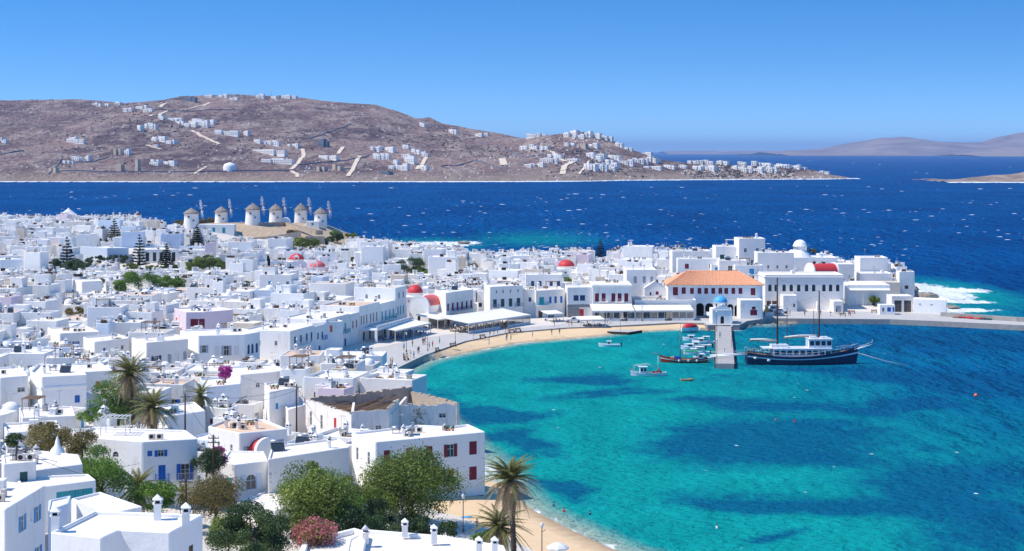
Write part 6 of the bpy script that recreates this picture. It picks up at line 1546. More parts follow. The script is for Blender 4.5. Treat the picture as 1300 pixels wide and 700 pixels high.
palm('smaller green date palm beside the blue-white windowless house', XA(255,262), 262, 4.4, zt-4.4, (0, 0), 46, .15, 1.0, 4, 0, .24)
zt = ZA(622, 197)
palm('low fresh green date palm beside the blue-balcony house', XA(175,197), 197, 6.0, zt-6.0, (0, 0), 54, .0, 1.15, 6, 0, .3)
zt = ZA(630, 196)
palm('small green palm between the blue-balcony house and the feathery tree', XA(232,196), 196, 5.4, zt-5.4, (0, 0), 34, .05, .8, 2, 0, .2)
# ---------------------------------------------------------------- windmills
MILLS = [(243,640,285,'with a torn red-brown thatch beside dry shrubs'),(281,668,283,'with its sail wheel raised behind the flat white houses'),(321,662,281.5,'with two small windows above the stone terrace wall'),(350,696,281.5,'with bare white sail poles beside a small round oven'),(382,702,283.5,'tallest of the row beside a cube-shaped hut'),(407,698,286,'at the seaward end of the row with a red wheel hub')]
MTOP = {243:264,281:262,321:258,350:259,382:258,407:263.5}
for px, Y, pb, lb in MILLS:
    x = XA(px, Y); z0 = ZA(pb, Y); ht = ZA(MTOP[px], Y)-z0; rb = (9.6 if px in (243, 321) else 8.4)*Y/FPX
    t_ = thing('windmill', 'round white thatched windmill ' + lb, 'windmill', (x, Y, z0), 0, 'windmills on the knoll')
    hb = ht*.66; mb = MB(); mb.lathe([(rb*1.06, -4), (rb*1.02, 0), (rb*.95, hb*.5), (rb*.92, hb), (rb*.97, hb+.05)], 20); part('wall', mb, M['white'], t_)
    mb = MB(); mb.lathe([(rb*1.1, hb-.12), (rb*1.12, hb+.05), (rb*.95, hb+.45), (rb*.5, hb+(ht-hb)*.62), (rb*.18, ht-.35), (rb*.12, ht-.15), (.03, ht+.1)], 18); part('roof', mb, M['thatch'], t_)
    mb = MB()
    for k in range(10):
        a = 6.283*k/10; mb.tube([(rb*1.1*math.cos(a), rb*1.1*math.sin(a), hb+.1), (rb*.3*math.cos(a), rb*.3*math.sin(a), ht-.6)], .07, 4)
    part('thatch_rope', mb, M['iron'], t_)
    for a, zz in ((-1.75, hb*.62), (-1.1, hb*.3)):
        mb = MB(); mb.box(-.3, .3, -.1, .1, 0, .6); part('window', mb, M['dark'], t_, (math.cos(a)*rb*.95, math.sin(a)*rb*.95, zz), a+math.pi/2)
    # sail wheel on its axle, turned towards the open sea
    az = .35; ax = Vector((math.cos(az), math.sin(az), .12)); u = Vector((-math.sin(az), math.cos(az), 0)); w = ax.cross(u); c = Vector((0, 0, hb+.9))+ax*(rb+1.0)
    mb = MB(); mb.tube([Vector((0, 0, hb+.8)), c+ax*.9], .16, 6); part('axle', mb, M['iron'] if px != 407 else M['red'], t_)
    whl = MB(); tips = []
    for k in range(12):
        a = 6.283*k/12+.2; d = u*math.cos(a)+w*math.sin(a); tips.append(c+d*4.0); whl.tube([c, c+d*4.0], .06, 4)
    for k in range(12): whl.tube([tips[k], tips[(k+1) % 12]], .014, 3)
    part('sail_wheel', whl, M['offwhite'], t_)
# terrace walls and ovens on the knoll
for lb, pts, h in (('curved brown stone retaining wall below the windmills', [(298,284.5,664),(325,285,660),(345,284,664),(362,283.5,672),(380,289,660),(402,294,652),(409,294.5,655)], .9), ('rough brown stone wall at the foot of the windmill slope', [(322,304,640),(345,302,640),(370,298,640),(382,297,640)], 1.2), ('thick stone bastion wall at the right of the windmill slope', [(388,303,636),(412,303,636)], 1.5)):
    mb = MB(); r6 = random.Random(len(lb)); P = [(XA(a, Y), Y, ZA(b, Y)) for a, b, Y in pts]
    for a, b in zip(P[:-1], P[1:]):
        d = Vector(b)-Vector(a); n = max(1, int(d.length/1.0))
        for k in range(n):
            q = Vector(a).lerp(Vector(b), (k+.5)/n); mb.obox((q.x, q.y, q.z-h*.4+r6.uniform(-.06, .06)), d.length/n*1.02, .8+r6.uniform(-.1, .1), h*2+r6.uniform(-.1, .1), math.atan2(d.y, d.x))
    tag(link('stone_wall', mb.mesh('stone_wall', M['stone'])), lb, 'wall')
mb = MB(); mb.lathe([(2.0,0),(2.0,1.0),(1.7,1.9),(1.0,2.5),(.05,2.7)], 12); tag(link('stone_oven', mb.mesh('stone_oven', M['white_clean']), None, (XA(363,700), 700, ZA(284,700))), 'small round white domed oven between two windmills', 'oven')
hero('hut', 'cube-shaped white hut with one teal window beside the tallest windmill', 'hut', boxpoly(XA(397,690), 692, 5.6, 4.5), ZA(281.5,690), ZA(288,690)-2, [('F',[.5],2.6,.9,1.0,'shut','teal')], near=False, par=.1, occ=False)
hero('hut', 'low white hut with teal doors below the windmill slope', 'hut', boxpoly(XA(265,640), 642, 20, 7, .05), ZA(286,640), ZA(298,640)-2, [('F',[.2,.42,.6,.8],2.6,1.2,2.2,'shut','teal')], near=False, par=.2, occ=False)

# ---------------------------------------------------------------- chapel on the quay, and the jetty
YN = 455.0; xc = XA(917, YN)
cp = thing('harbour_chapel', 'small white harbour chapel with a bright blue dome and gabled front on the quay', 'chapel', (xc, YN, 1.5)); w_, d_ = 5.4, 7.5
wm = MB(); pl = boxpoly(0, d_/2, w_, d_)
wall_face(wm, pl[0], pl[1], -1, 3.9, [(2.2, 3.2, .1, 2.2, True)], back=1); [wall_face(wm, pl[i], pl[(i+1) % 4], -1, 3.9, [(2, 2.5, 1.6, 2.8), (5, 5.5, 1.6, 2.8)] if i != 2 else [], back=1) for i in (1, 2, 3)]
wm.face([(-w_/2, 0, 3.9), (w_/2, 0, 3.9), (w_/2, 0, 4.2), (.5, 0, 5.3), (-.5, 0, 5.3), (-w_/2, 0, 4.2)]); wm.face([(w_/2, .4, 3.9), (-w_/2, .4, 3.9), (-w_/2, .4, 4.2), (-.5, .4, 5.3), (.5, .4, 5.3), (w_/2, .4, 4.2)])
for a, b in (((-w_/2, 4.2), (-.5, 5.3)), ((-.5, 5.3), (.5, 5.3)), ((.5, 5.3), (w_/2, 4.2))): wm.face([(a[0], 0, a[1]), (b[0], 0, b[1]), (b[0], .4, b[1]), (a[0], .4, a[1])])
part('wall', wm, [M['white_clean'], M['dark']], cp)
mb = MB(); mb.face([(-w_/2, .4, 4.0), (w_/2, .4, 4.0), (w_/2, d_, 4.0), (-w_/2, d_, 4.0)]); part('roof', mb, M['roof'], cp)
mb = MB(); mb.box(-w_/2-.12, w_/2+.12, -.14, -.01, 3.75, 3.95); mb.box(-w_/2-.1, -w_/2+.25, -.1, -.005, 0, 3.75); mb.box(w_/2-.25, w_/2+.1, -.1, -.005, 0, 3.75); part('front_trim', mb, M['white_clean'], cp)
mb = MB(); mb.lathe([(1.95, 4.0), (1.95, 5.6), (2.1, 5.62), (2.1, 5.8)], 12, (0, 4.2, 0)); part('drum', mb, M['white_clean'], cp)
for k in range(4): mb = MB(); a = -1.57+k*1.57+.8; mb.box(-.16, .16, -.05, .05, 4.5, 5.4); part('drum_window', mb, M['dark'], cp, (1.95*math.cos(a), 4.2+1.95*math.sin(a), 0), a+1.57)
mb = MB(); mb.lathe([(1.98*math.cos(a), 5.8+1.7*math.sin(a)) for a in [math.pi/2*k/8 for k in range(8)]]+[(.03, 7.5)], 18, (0, 4.2, 0)); part('dome', mb, M['bluedome'], cp)
mb = MB(); mb.box(-.05, .05, 4.15, 4.25, 7.4, 8.3); mb.box(-.3, .3, 4.17, 4.23, 7.9, 8.0); part('cross', mb, M['offwhite'], cp)
for a, b in ((-w_/2+.3, .3), (w_/2-.3, .3), (0, .2)): mb = MB(); mb.lathe([(.28, 0), (.28, .3), (.02, .6)], 8, (a, b, 4.1 if a else 5.25)); part('pinnacle', mb, M['white_clean'], cp)
mb = MB(); slab('chapel_terrace', [(xc-4.5, YN-2.6), (xc+4.5, YN-2.6), (xc+5.5, YN+8), (xc-5, YN+8)], -1, 1.512, M['pave'], M['stonegrey'])
jt = thing('jetty', 'grey plank jetty reaching out from the blue-domed chapel', 'jetty', (0, 0, 0)); mb = MB()
J0, J1 = Vector((58.9, 452.3)), Vector((48.9, 372.5)); jd = (J1-J0).normalized(); jn = Vector((-jd.y, jd.x)); JW = 2.15; JL = (J1-J0).length
def jp(s_, o_): q = J0+jd*s_+jn*o_; return (q.x, q.y)
mb.prism(ccw([jp(0, -JW+.1), jp(JL, -JW+.1), jp(JL, JW-.1), jp(0, JW-.1)]), -1.5, 1.1, 0); part('foundation', mb, M['stonegrey'], jt)
M['plank'] = plain('weathered_planks', (.40, .385, .37), .85, .15, .22, 1.5, bump=.2)
r6 = random.Random(2)
for a in range(8):
    for b in range(7):
        mb = MB(); o0 = -JW+a*(2*JW/8)+.015; o1 = -JW+(a+1)*(2*JW/8)-.015; s0 = JL*b/7+.02; s1 = JL*(b+1)/7-.02
        mb.prism(ccw([jp(s0, o0), jp(s1, o0), jp(s1, o1), jp(s0, o1)]), 1.1, 1.2+r6.uniform(0, .025), 0); part('plank', mb, M['plank'], jt)
for b in range(9):
    for sd_ in (-1, 1):
        mb = MB(); q = jp(1+b*(JL-2)/8, sd_*(JW+.12)); mb.tube([(*q, -1.5), (*q, 1.55)], .13, 6); part('pile', mb, M['pole'], jt)
for k, s_ in enumerate((JL*.18, JL*.62, JL-.6)):
    q = jp(s_, -JW+.3 if k != 1 else JW-.3); lp = thing('lamp_post', ['thin lamp post near the chapel end of the jetty', 'thin lamp post halfway along the jetty', 'lamp post at the outer end of the jetty'][k], 'lamp post', (*q, 1.2)); mb = MB(); mb.tube([(0, 0, 0), (0, 0, 5.2)], .06, 6); part('post', mb, M['iron'], lp); mb = MB(); mb.lathe([(.02, 5.6), (.22, 5.45), (.2, 5.2), (.05, 5.15)], 8); part('lantern', mb, M['offwhite'], lp)
# quay rocks
M['rock'] = plain('shore_rock', (.27, .235, .20), .95, .1, .35, 1.5, bump=.4)
def rockmesh(sd_):
    r = random.Random(sd_); mb = MB(); n = 7; rings = [(.55, 0), (1, .25), (.8, .65), (.3, .9)]; i0 = []
    for k, (rr, z) in enumerate(rings): i0.append([(rr*math.cos(6.283*j/n)*r.uniform(.75, 1.2), rr*math.sin(6.283*j/n)*r.uniform(.75, 1.2), z+r.uniform(-.12, .12)) for j in range(n)])
    for k in range(3):
        for j in range(n): mb.face([i0[k][j], i0[k][(j+1) % n], i0[k+1][(j+1) % n], i0[k+1][j]])
    mb.face(i0[3]); return mb.mesh('rock', M['rock'])
RK = [rockmesh(k) for k in range(5)]
def rocks(lb, pts, n, s0, s1, group, spread=1.5, z=-.3):
    r = random.Random(n); P = [Vector(p) for p in pts]
    for k in range(n):
        i = r.randrange(len(P)-1); q = P[i].lerp(P[i+1], r.random())+Vector((r.uniform(-spread, spread), r.uniform(-spread, spread))); s_ = r.uniform(s0, s1)
        o = link('rock', r.choice(RK), None, (q.x, q.y, z+r.uniform(-.2, .2)), r.uniform(0, 6), (s_*1.3, s_, s_*r.uniform(.6, .9))); tag(o, lb, 'rock', group)
rocks('grey-brown boulder in the rock heap between the chapel and the quay', [(64.5,457),(67.5,464.5),(74.5,470.5),(82,470)], 46, .5, 1.3, 'boulders beside the harbour chapel', 1.0)
rocks('dark boulder at the foot of the chapel terrace beside the jetty', [(53.5,457),(54,453),(57,450.8)], 16, .5, 1.0, 'boulders at the chapel terrace', .8)
rocks('brown sea boulder on the surf-washed tip of the peninsula', [(130,520),(139,545),(138,575),(126,604)], 40, 1.2, 3.0, 'boulders at the peninsula tip', 3, .2)
rocks('wave-washed rock in the foaming shallows behind the breakwater', [(140,515),(141,522)], 4, 1.0, 1.8, 'rocks in the surf', 2, -.1)
rocks('dark rock rising from white surf in the western cove', [XY(583,310),XY(594,309.5)], 6, 1.0, 2.3, 'rocks in the western cove', 3, .2)
rocks('tan shore boulder below the windmill knoll', [(-55,845),(-34,795),(-24,745)], 34, 1.5, 3.5, 'boulders below the windmill knoll', 5, .5)
# breakwater parapet, seaward side
mb = MB(); pts = [(126,476.5),(144,462),(180,443.5)]
for a, b in zip(pts[:-1], pts[1:]):
    d = Vector(b)-Vector(a); mb.obox(((a[0]+b[0])/2, (a[1]+b[1])/2, 2.1), d.length, .7, 1.2, math.atan2(d.y, d.x))
tag(link('sea_wall', mb.mesh('sea_wall', M['concrete'])), 'long low concrete sea wall along the outer edge of the breakwater', 'wall')
r6 = random.Random(9)
for k in range(26):
    f = k/26; q = Vector((129,473)).lerp(Vector((146,459.8)), f) if k < 13 else Vector((146,459.8)).lerp(Vector((168,448.6)), (f-.5)*2)
    c_ = r6.choice(['red', 'maroon', 'green', 'wood', 'terracotta', 'red']); mb = MB(); s_ = r6.uniform(.5, 1.0)
    for j in range(7): a = r6.uniform(0, 6.28); mb.lathe([(s_*.1, 0), (s_*.5, .1), (s_*.42, .4*s_), (.03, .6*s_)], 6, (s_*.7*math.cos(a), s_*.4*math.sin(a), 0))
    tag(link('net_heap', mb.mesh('net_heap', M[c_]), None, (q.x, q.y-.9, 1.5)), {'red': 'red', 'maroon': 'dark red', 'green': 'green', 'wood': 'tan', 'terracotta': 'rust-coloured'}[c_] + ' fishing net heap against the breakwater sea wall', 'net', 'fishing nets along the breakwater')

# ---------------------------------------------------------------- boats
def hull_mesh(L, B, fb, fm, fs, dr, mats, flare=.85, stern=.55, n=14, stripe=False):
    "lofted hull, bow at +x; bands: 0 topsides, 1 bottom, 2 rubbing strake"
    mb = MB(); S = []
    for k in range(n+1):
        s = k/n; b = B/2*(min(1, stern+(1-stern)*(s/.38)) if s < .38 else max(0, 1-((s-.38)/.62)**2.3)); x = -L/2+L*s
        sh = fm+(fs-fm)*max(0, 1-s/.4)**2+(fb-fm)*max(0, (s-.4)/.6)**2; rk = L*.06*max(0, (s-.7)/.3)
        S.append([(x-rk*1.2, 0, -dr*(1 if .05 < s < .93 else .4)), (x-rk*.8, b*.55, -dr*.5), (x-rk*.3, b*flare, .05), (x, b*.98, sh*.62), (x, b, sh*.72), (x, b*1.01, sh)])
    for k in range(n):
        for j in range(5):
            m = 1 if j < 2 else (2 if (stripe and j == 3) else 0)
            for sg in (1, -1):
                q = [S[k][j], S[k+1][j], S[k+1][j+1], S[k][j+1]]; q = [(a, b*sg, c) for a, b, c in q]
                mb.face(q if sg < 0 else q[::-1], m, True)
    mb.face([(a, b, c) for a, b, c in S[0]][::-1]+[(a, -b, c) for a, b, c in S[0]], 0)
    return mb, S
def deck_mesh(S, drop=.25):
    mb = MB()
    for k in range(len(S)-1):
        a, b = S[k][5], S[k+1][5]; mb.face([(a[0], -a[1]*.96, a[2]-drop), (b[0], -b[1]*.96, b[2]-drop), (b[0], b[1]*.96, b[2]-drop), (a[0], a[1]*.96, a[2]-drop)])
    return mb
def rail(S, h, off=.0, sides=(-1, 1)):
    mb = MB()
    for sg in sides:
        P = [(p[5][0], sg*p[5][1], p[5][2]) for p in S]
        for k in range(len(P)-1): mb.tube([(P[k][0], P[k][1], P[k][2]+h), (P[k+1][0], P[k+1][1], P[k+1][2]+h)], .03, 3); mb.tube([P[k], (P[k][0], P[k][1], P[k][2]+h)], .025, 3)
    return mb
def cabin(mb, x0, x1, w, z0, z1, nw, m=0, mg=1):
    mb.box(x0, x1, -w/2, w/2, z0, z1, m); L = (x1-x0)/nw
    for k in range(nw):
        for sg in (-1, 1): a, b = sorted((sg*w/2, sg*(w/2+.02))); mb.box(x0+L*k+.18*L, x0+L*(k+1)-.12*L, a, b, z0+(z1-z0)*.32, z1-(z1-z0)*.18, mg)
    mb.box(x0-.2, x1+.25, -w/2-.2, w/2+.2, z1, z1+.1, m)
M['hullnavy'] = plain('navy_hull_paint', (.010, .022, .07), .3, .5, .1); M['hullred'] = plain('red_hull_paint', (.34, .03, .02), .4, .4, .2); M['hullwhite'] = plain('white_hull_paint', (.80, .81, .82), .35, .4, .05)
M['hullorange'] = plain('orange_hull_paint', (.72, .28, .05), .5, .3, .1); M['varnish'] = plain('varnished_wood', (.30, .13, .05), .4, .4, .2, 3); M['sail'] = plain('furled_sail', (.72, .69, .63), .9, .1, .08); M['tarpgreen'] = plain('green_tarpaulin', (.02, .38, .22), .6, .3, .1)
x, y = XA(1019, 381), 381.5
sh = thing('sailing_ship', 'large navy blue two-masted motor sailer with white cabins moored stern-to at the jetty', 'ship', (x, y, 0), .03)
hm, S = hull_mesh(26.5, 6.4, 3.9, 2.0, 3.0, 1.2, None, stripe=True); part('hull', hm, [M['hullnavy'], M['hullnavy'], M['hullwhite']], sh); part('deck', deck_mesh(S), M['wood'], sh); part('rail', rail(S, .8, sides=(-1,)), M['hullwhite'], sh); part('rail', rail(S, .8, sides=(1,)), M['hullwhite'], sh)
mb = MB(); cabin(mb, -7.2, 6.4, 4.4, 1.8, 3.7, 9); part('deckhouse', mb, [M['hullwhite'], M['glass']], sh)
mb = MB(); cabin(mb, 1.2, 6.6, 3.6, 3.8, 5.9, 4); mb.box(1.6, 3.2, -1.2, 1.2, 6.0, 6.5); mb.box(4, 6, -1.2, 1.2, 6.0, 6.35); part('wheelhouse', mb, [M['hullwhite'], M['glass']], sh)
mb = MB(); mb.box(-9.6, 1.2, -2.2, 2.2, 3.8, 3.9); mb.box(-7.5, -3.5, -1.2, 1.2, 3.9, 4.6); part('upper_deck', mb, M['hullwhite'], sh)
for mx, top, rr in ((-5.9, 20.3, .24), (4.0, 17.2, .22), (-3.6, 13.2, .11), (2.7, 12.6, .11)):
    mb = MB(); mb.tube([(mx, 0, 1.5), (mx, 0, top)], [rr, rr*.65], 7); part('mast', mb, M['pole'], sh)
for a, b, z0, z1, rr, mt in ((-5.7, -12.6, 5.2, 5.5, .12, 'varnish'), (3.8, -4.6, 6.4, 6.0, .12, 'varnish'), (-6, -12.3, 5.5, 5.75, .26, 'sail'), (3.4, -4.2, 6.7, 6.3, .24, 'sail')):
    mb = MB(); mb.tube([(a, 0, z0), ((a+b)/2, 0, (z0+z1)/2+.1), (b, 0, z1)], [rr*.8, rr*1.15, rr*.7], 7); part('boom' if mt == 'varnish' else 'furled_sail', mb, M[mt], sh)
mb = MB(); mb.tube([(11.6, 0, 3.0), (16.6, 0, 4.5)], [.22, .1], 6); mb.tube([(12, 1.2, 3.4), (16.4, 0, 5.0)], .04, 3); mb.tube([(12, -1.2, 3.4), (16.4, 0, 5.0)], .04, 3); mb.tube([(16.4, 0, 4.4), (16.6, 0, 5.6)], .04, 4); part('bowsprit', mb, M['hullwhite'], sh)
mb = MB()
for mx, top in ((-5.9, 20), (4.0, 17)):
    for sg in (-1, 1):
        for q in (-1.3, -.3, .7): mb.tube([(mx+q*1.4, sg*3.0, 2.4), (mx, 0, top*.86)], .02, 3)
mb.tube([(-5.9, 0, 20), (4, 0, 17)], .018, 3); mb.tube([(4, 0, 17), (16.5, 0, 4.6)], .02, 3); mb.tube([(-5.9, 0, 20), (-13, 0, 3)], .02, 3); mb.tube([(-5.9, 0, 13), (4, 0, 16)], .015, 3); part('rigging', mb, M['iron'], sh)
mb = MB(); mb.tube([(13, -.8, 2.6), (19, -2.5, .9), (25, -4.2, -.2)], .05, 4); part('mooring_line', mb, M['rope'], sh)
mb = MB(); mb.lathe([(.35, 0), (.5, .25), (.35, .5)], 8, (-11.5, -2.6, 1.5)); mb.lathe([(.3, 0), (.45, .25), (.3, .5)], 8, (-8.5, -3.2, 1.0)); part('fender', mb, M['offwhite'], sh)
for k, dz in enumerate((.0, .0)):
    mb = MB(); y0 = -1.1+2.2*k; mb.tube([(-13.1, y0, 2.4), (-21.5, y0+1.2, 1.75)], .16, 4); mb.tube([(-13.1, y0, 3.2), (-21.5, y0+1.2, 2.6)], .03, 3); tag(link('gangway', mb.mesh('gangway', M['hullwhite']), None, (x, y, 0), .03), ['white boarding plank between the jetty and the navy ship', 'second white boarding plank beside the first at the navy ship stern'][k], 'gangway')
def caique(name, lb, px, Y, L, B, rz, hullm, botm, deckm, parts_, fb=1.6, fm=.8, fs=1.2):
    t_ = thing(name, lb, 'boat', (XA(px, Y), Y, 0), rz); hm, S = hull_mesh(L, B, fb, fm, fs, .5, None, stripe=True); part('hull', hm, [M[hullm], M[botm], M['hullwhite'] if hullm != 'hullwhite' else M['sky']], t_); part('deck', deck_mesh(S, .18), M[deckm], t_)
    for nm, mt, f in parts_: mb = MB(); f(mb); part(nm, mb, [M[q] for q in mt], t_)
    return t_
caique('fishing_boat', 'red-hulled wooden fishing boat with green awning moored at the jetty', 868, 384, 11.2, 3.4, math.pi-.02, 'hullred', 'hullred', 'wood', [
    ('mast', ['varnish'], lambda m: m.tube([(.8, 0, .8), (.8, 0, 9.2)], [.1, .05], 6)), ('awning', ['tarpgreen'], lambda m: m.prism([(-3.2,-1.2),(-.4,-1.2),(-.4,1.2),(-3.2,1.2)], 2.55, 2.75, 0, True)),
    ('awning_frame', ['varnish'], lambda m: [m.tube([(a, b, .8), (a, b, 2.55)], .04, 4) for a in (-3.1, -.5) for b in (-1.1, 1.1)]), ('boom', ['varnish'], lambda m: m.tube([(.8, 0, 2.4), (-4.6, 0, 3.3)], .07, 5)),
    ('crate', ['blue'], lambda m: m.box(.9, 2.2, -.6, .6, .8, 1.5)), ('cargo', ['yellow'], lambda m: m.box(2.3, 3.0, -.5, .5, .9, 1.3)), ('deckhouse', ['hullwhite', 'glass'], lambda m: cabin(m, -4.6, -3.4, 1.5, .9, 2.0, 1)), ('fender', ['offwhite'], lambda m: [m.lathe([(.2, 0), (.3, .25), (.2, .5)], 7, (q, 1.65, .4)) for q in (-3, -1, 1.2)]), ('bowsprit', ['varnish'], lambda m: m.tube([(5, 0, 1.5), (7.2, 0, 2.3)], [.09, .04], 5))])
caique('fishing_boat', 'small white wooden fishing boat with a little wheelhouse and arched frame', 823, 361, 8.0, 2.5, math.pi+.08, 'hullwhite', 'teal', 'wood', [
    ('wheelhouse', ['hullwhite', 'glass'], lambda m: cabin(m, .4, 1.9, 1.3, .7, 2.0, 2)), ('mast', ['offwhite'], lambda m: m.tube([(-2.2, 0, .7), (-2.2, 0, 4.4)], .05, 5)), ('frame', ['offwhite'], lambda m: [m.tube([(3.4, b, .9), (3.2, b, 2.3), (.2, b, 2.7), (-2.2, b, 1.7)], .035, 4) for b in (-.7, .7)]),
    ('net_pile', ['maroon'], lambda m: [m.lathe([(.3, 0), (.35, .25), (.02, .5)], 7, (a, b, .7)) for a, b in ((-1.2, .2), (-2.0, -.3), (-2.7, .2))]), ('buoy', ['red'], lambda m: m.lathe([(.02, -.3), (.25, -.1), (.25, .1), (.02, .3)], 8, (-2.3, .6, 1.4))), ('bow_trim', ['orange'], lambda m: m.box(3.5, 3.85, -.25, .25, 1.35, 1.5))], 1.3, .65, .8)
caique('motor_boat', 'little white open motor boat with a centre console off the beach', 774, 415, 5.7, 2.0, math.pi-.05, 'hullwhite', 'hullwhite', 'offwhite', [('console', ['hullwhite', 'glass'], lambda m: cabin(m, -.3, .6, .9, .5, 1.35, 1)), ('mast', ['steel'], lambda m: m.tube([(-.2, 0, 1.3), (-.2, 0, 2.4)], .03, 4)), ('outboard', ['dark'], lambda m: m.box(-3.1, -2.7, -.2, .2, .2, 1.0))], 1.0, .6, .65)
SPD = [(886,421,413,7.0,'white motor boat with a windscreen moored beside the jetty','sky'),(879,424,409,6.2,'white open boat lying next to the moored motor boats','hullwhite'),(893,418,421,6.0,'white motor boat with a pale canopy close to the chapel terrace','hullwhite'),(884,430,399,6.5,'white motor boat with dark windows outermost of the moored group','sky'),(880,414,428,5.6,'slim white skiff close to the harbour beach','hullwhite'),(893,444,388,5.0,'white runabout moored behind the red fishing boat','hullwhite')]
for k, (px, py, Y, L, lb, st) in enumerate(SPD):
    caique('motor_boat', lb, px, Y, L, 2.1, math.pi+rng.uniform(-.1, .1), 'hullwhite', st, 'offwhite', [('windscreen', ['hullwhite', 'glass'], lambda m: cabin(m, -.2, 1.2, 1.3, .6, 1.35, 1)), ('outboard', ['dark'], lambda m: m.box(-L/2-.4, -L/2, -.22, .22, .2, 1.05)), ('canopy', ['canvas'], lambda m: (m.box(-1.6, .2, -.8, .8, 1.9, 1.96), [m.tube([(a, b, .6), (a, b, 1.9)], .03, 3) for a in (-1.5, .1) for b in (-.75, .75)]) if k in (2, 3) else m.box(-L/2+.3, -L/2+.8, -.7, .7, .55, .8))], 1.1, .7, .75)
caique('covered_boat', 'boat under a bright red cover pulled up at the end of the beach', 876, 447.5, 5.0, 2.0, .2, 'hullwhite', 'hullwhite', 'red', [('cover', ['red'], lambda m: m.lathe([(.95, .75), (.9, 1.1), (.55, 1.6), (.02, 1.75)], 12, (0, 0, .25), sy=1.0) or setattr(m, 'v', [(a*2.3, b, c) for a, b, c in m.v]))], 1.1, .8, .8).location.z = .55
caique('dinghy', 'tiny orange rowing dinghy floating by itself', 872.5, 353, 2.8, 1.2, .05, 'hullorange', 'hullorange', 'hullorange', [('thwart', ['wood'], lambda m: m.box(-.2, .1, -.5, .5, .32, .36))], .55, .4, .45)
for px, py, c_, lb, s_ in ((1239,503,'orange','round orange mooring buoy floating in the open bay',.45),(1035,445,'offwhite','white mooring buoy beside the navy ship',.25)):
    mb = MB(); mb.lathe([(.02,-.3),(.8,-.15),(1,.3),(.8,.8),(.3,1.05),(.15,1.3),(.02,1.3)], 10); xx, yy = XY(px, py); tag(link('buoy', mb.mesh('buoy', M[c_]), None, (xx, yy, 0), 0, (s_, s_, s_)), lb, 'buoy')
# floating stage with a lamp
x, y = XY(790, 419, 1); st_ = thing('landing_stage', 'flat dark-edged landing stage with a lamp post off the beach', 'landing stage', (x, y, 0), .0); mb = MB(); mb.prism(ccw([(-4.2,-1.2),(1.5,-3.4),(5.6,1.8),(-2,2.6)]), -1, .75, 1, mtop=0); part('deck', mb, [M['pave'], M['pole']], st_); mb = MB(); mb.tube([(-.5, 0, .75), (-.5, 0, 4.9)], .06, 6); mb.box(-.9, -.1, -.15, .15, 4.9, 5.05); part('lamp_post', mb, M['steel'], st_)

# ---------------------------------------------------------------- street furniture
def lamp(lb, px, py, z, h=4.2):
    x, y = XY(px, py, z); l_ = thing('street_lamp', lb, 'street lamp', (x, y, z), 0, 'harbour street lamps'); mb = MB(); mb.lathe([(.18, 0), (.14, .4), (.06, .6), (.05, h)], 8); mb.tube([(0, 0, h*.88), (.45, 0, h*.95)], .03, 4); part('post', mb, M['iron'], l_); mb = MB(); mb.lathe([(.03, h+.6), (.2, h+.45), (.16, h), (.05, h-.05)], 8); part('lantern', mb, M['offwhite'], l_)
for a in (('street lamp beside the bend of the sunken quay wall',516,447,1.5),('street lamp at the start of the harbour beach',543,446,1.5),('street lamp in front of the long cream awning',578,436,1.5),('street lamp near the lane corner awning',461,470,1.5),('street lamp on the near beach lane under the red-leaved branch',588,676,2.4),('street lamp on the sand beside the beach umbrella',688,716,2.0),('street lamp on the wide quay in front of the arched-window hall',1071,398,1.5),('street lamp beside the restaurant awning',815,408,1.5)): lamp(*a)
def bench(lb, px, py, z, rz, name='bench'):
    x, y = XY(px, py, z); b_ = thing(name, lb, 'bench', (x, y, z), rz, 'wooden benches along the promenade')
    for k in range(4): mb = MB(); mb.box(-.9, .9, -.25+.13*k, -.14+.13*k, .42, .47); part('slat', mb, M['varnish'], b_)
    for k in range(3): mb = MB(); mb.box(-.9, .9, .27, .31, .55+.15*k, .66+.15*k); part('slat', mb, M['varnish'], b_)
    for s_ in (-.75, .75): mb = MB(); mb.box(s_-.05, s_+.05, -.25, .3, 0, .42); mb.box(s_-.04, s_+.04, .22, .3, .42, 1.0); part('leg', mb, M['iron'], b_)
for k, (px, py) in enumerate(((484,482),(484,475.5),(498,467.5),(516,457.5),(556,446.5),(575.5,440.5),(613,429.5),(650,422.5),(658,421))): bench(['brown bench at the head of the sunken quay wall','brown bench above the head of the sunken quay wall','brown bench midway along the sunken quay wall','brown bench under the street lamp by the quay wall','brown bench where the beach begins','brown bench beside the promenade edge before the cream awning','brown bench in front of the long cream awning','brown bench at the far end of the cream awning','brown bench beside another at the far end of the cream awning'][k], px, py, 1.5, 1.1 if k < 5 else .6)
for k, (px, py) in enumerate(((1070,401.5),(1082,398.5),(1110,397.5))): bench(['brown quay bench near the arched-window hall','brown quay bench midway to the kiosk','brown quay bench beside the white kiosk'][k], px, py, 1.5, .05)
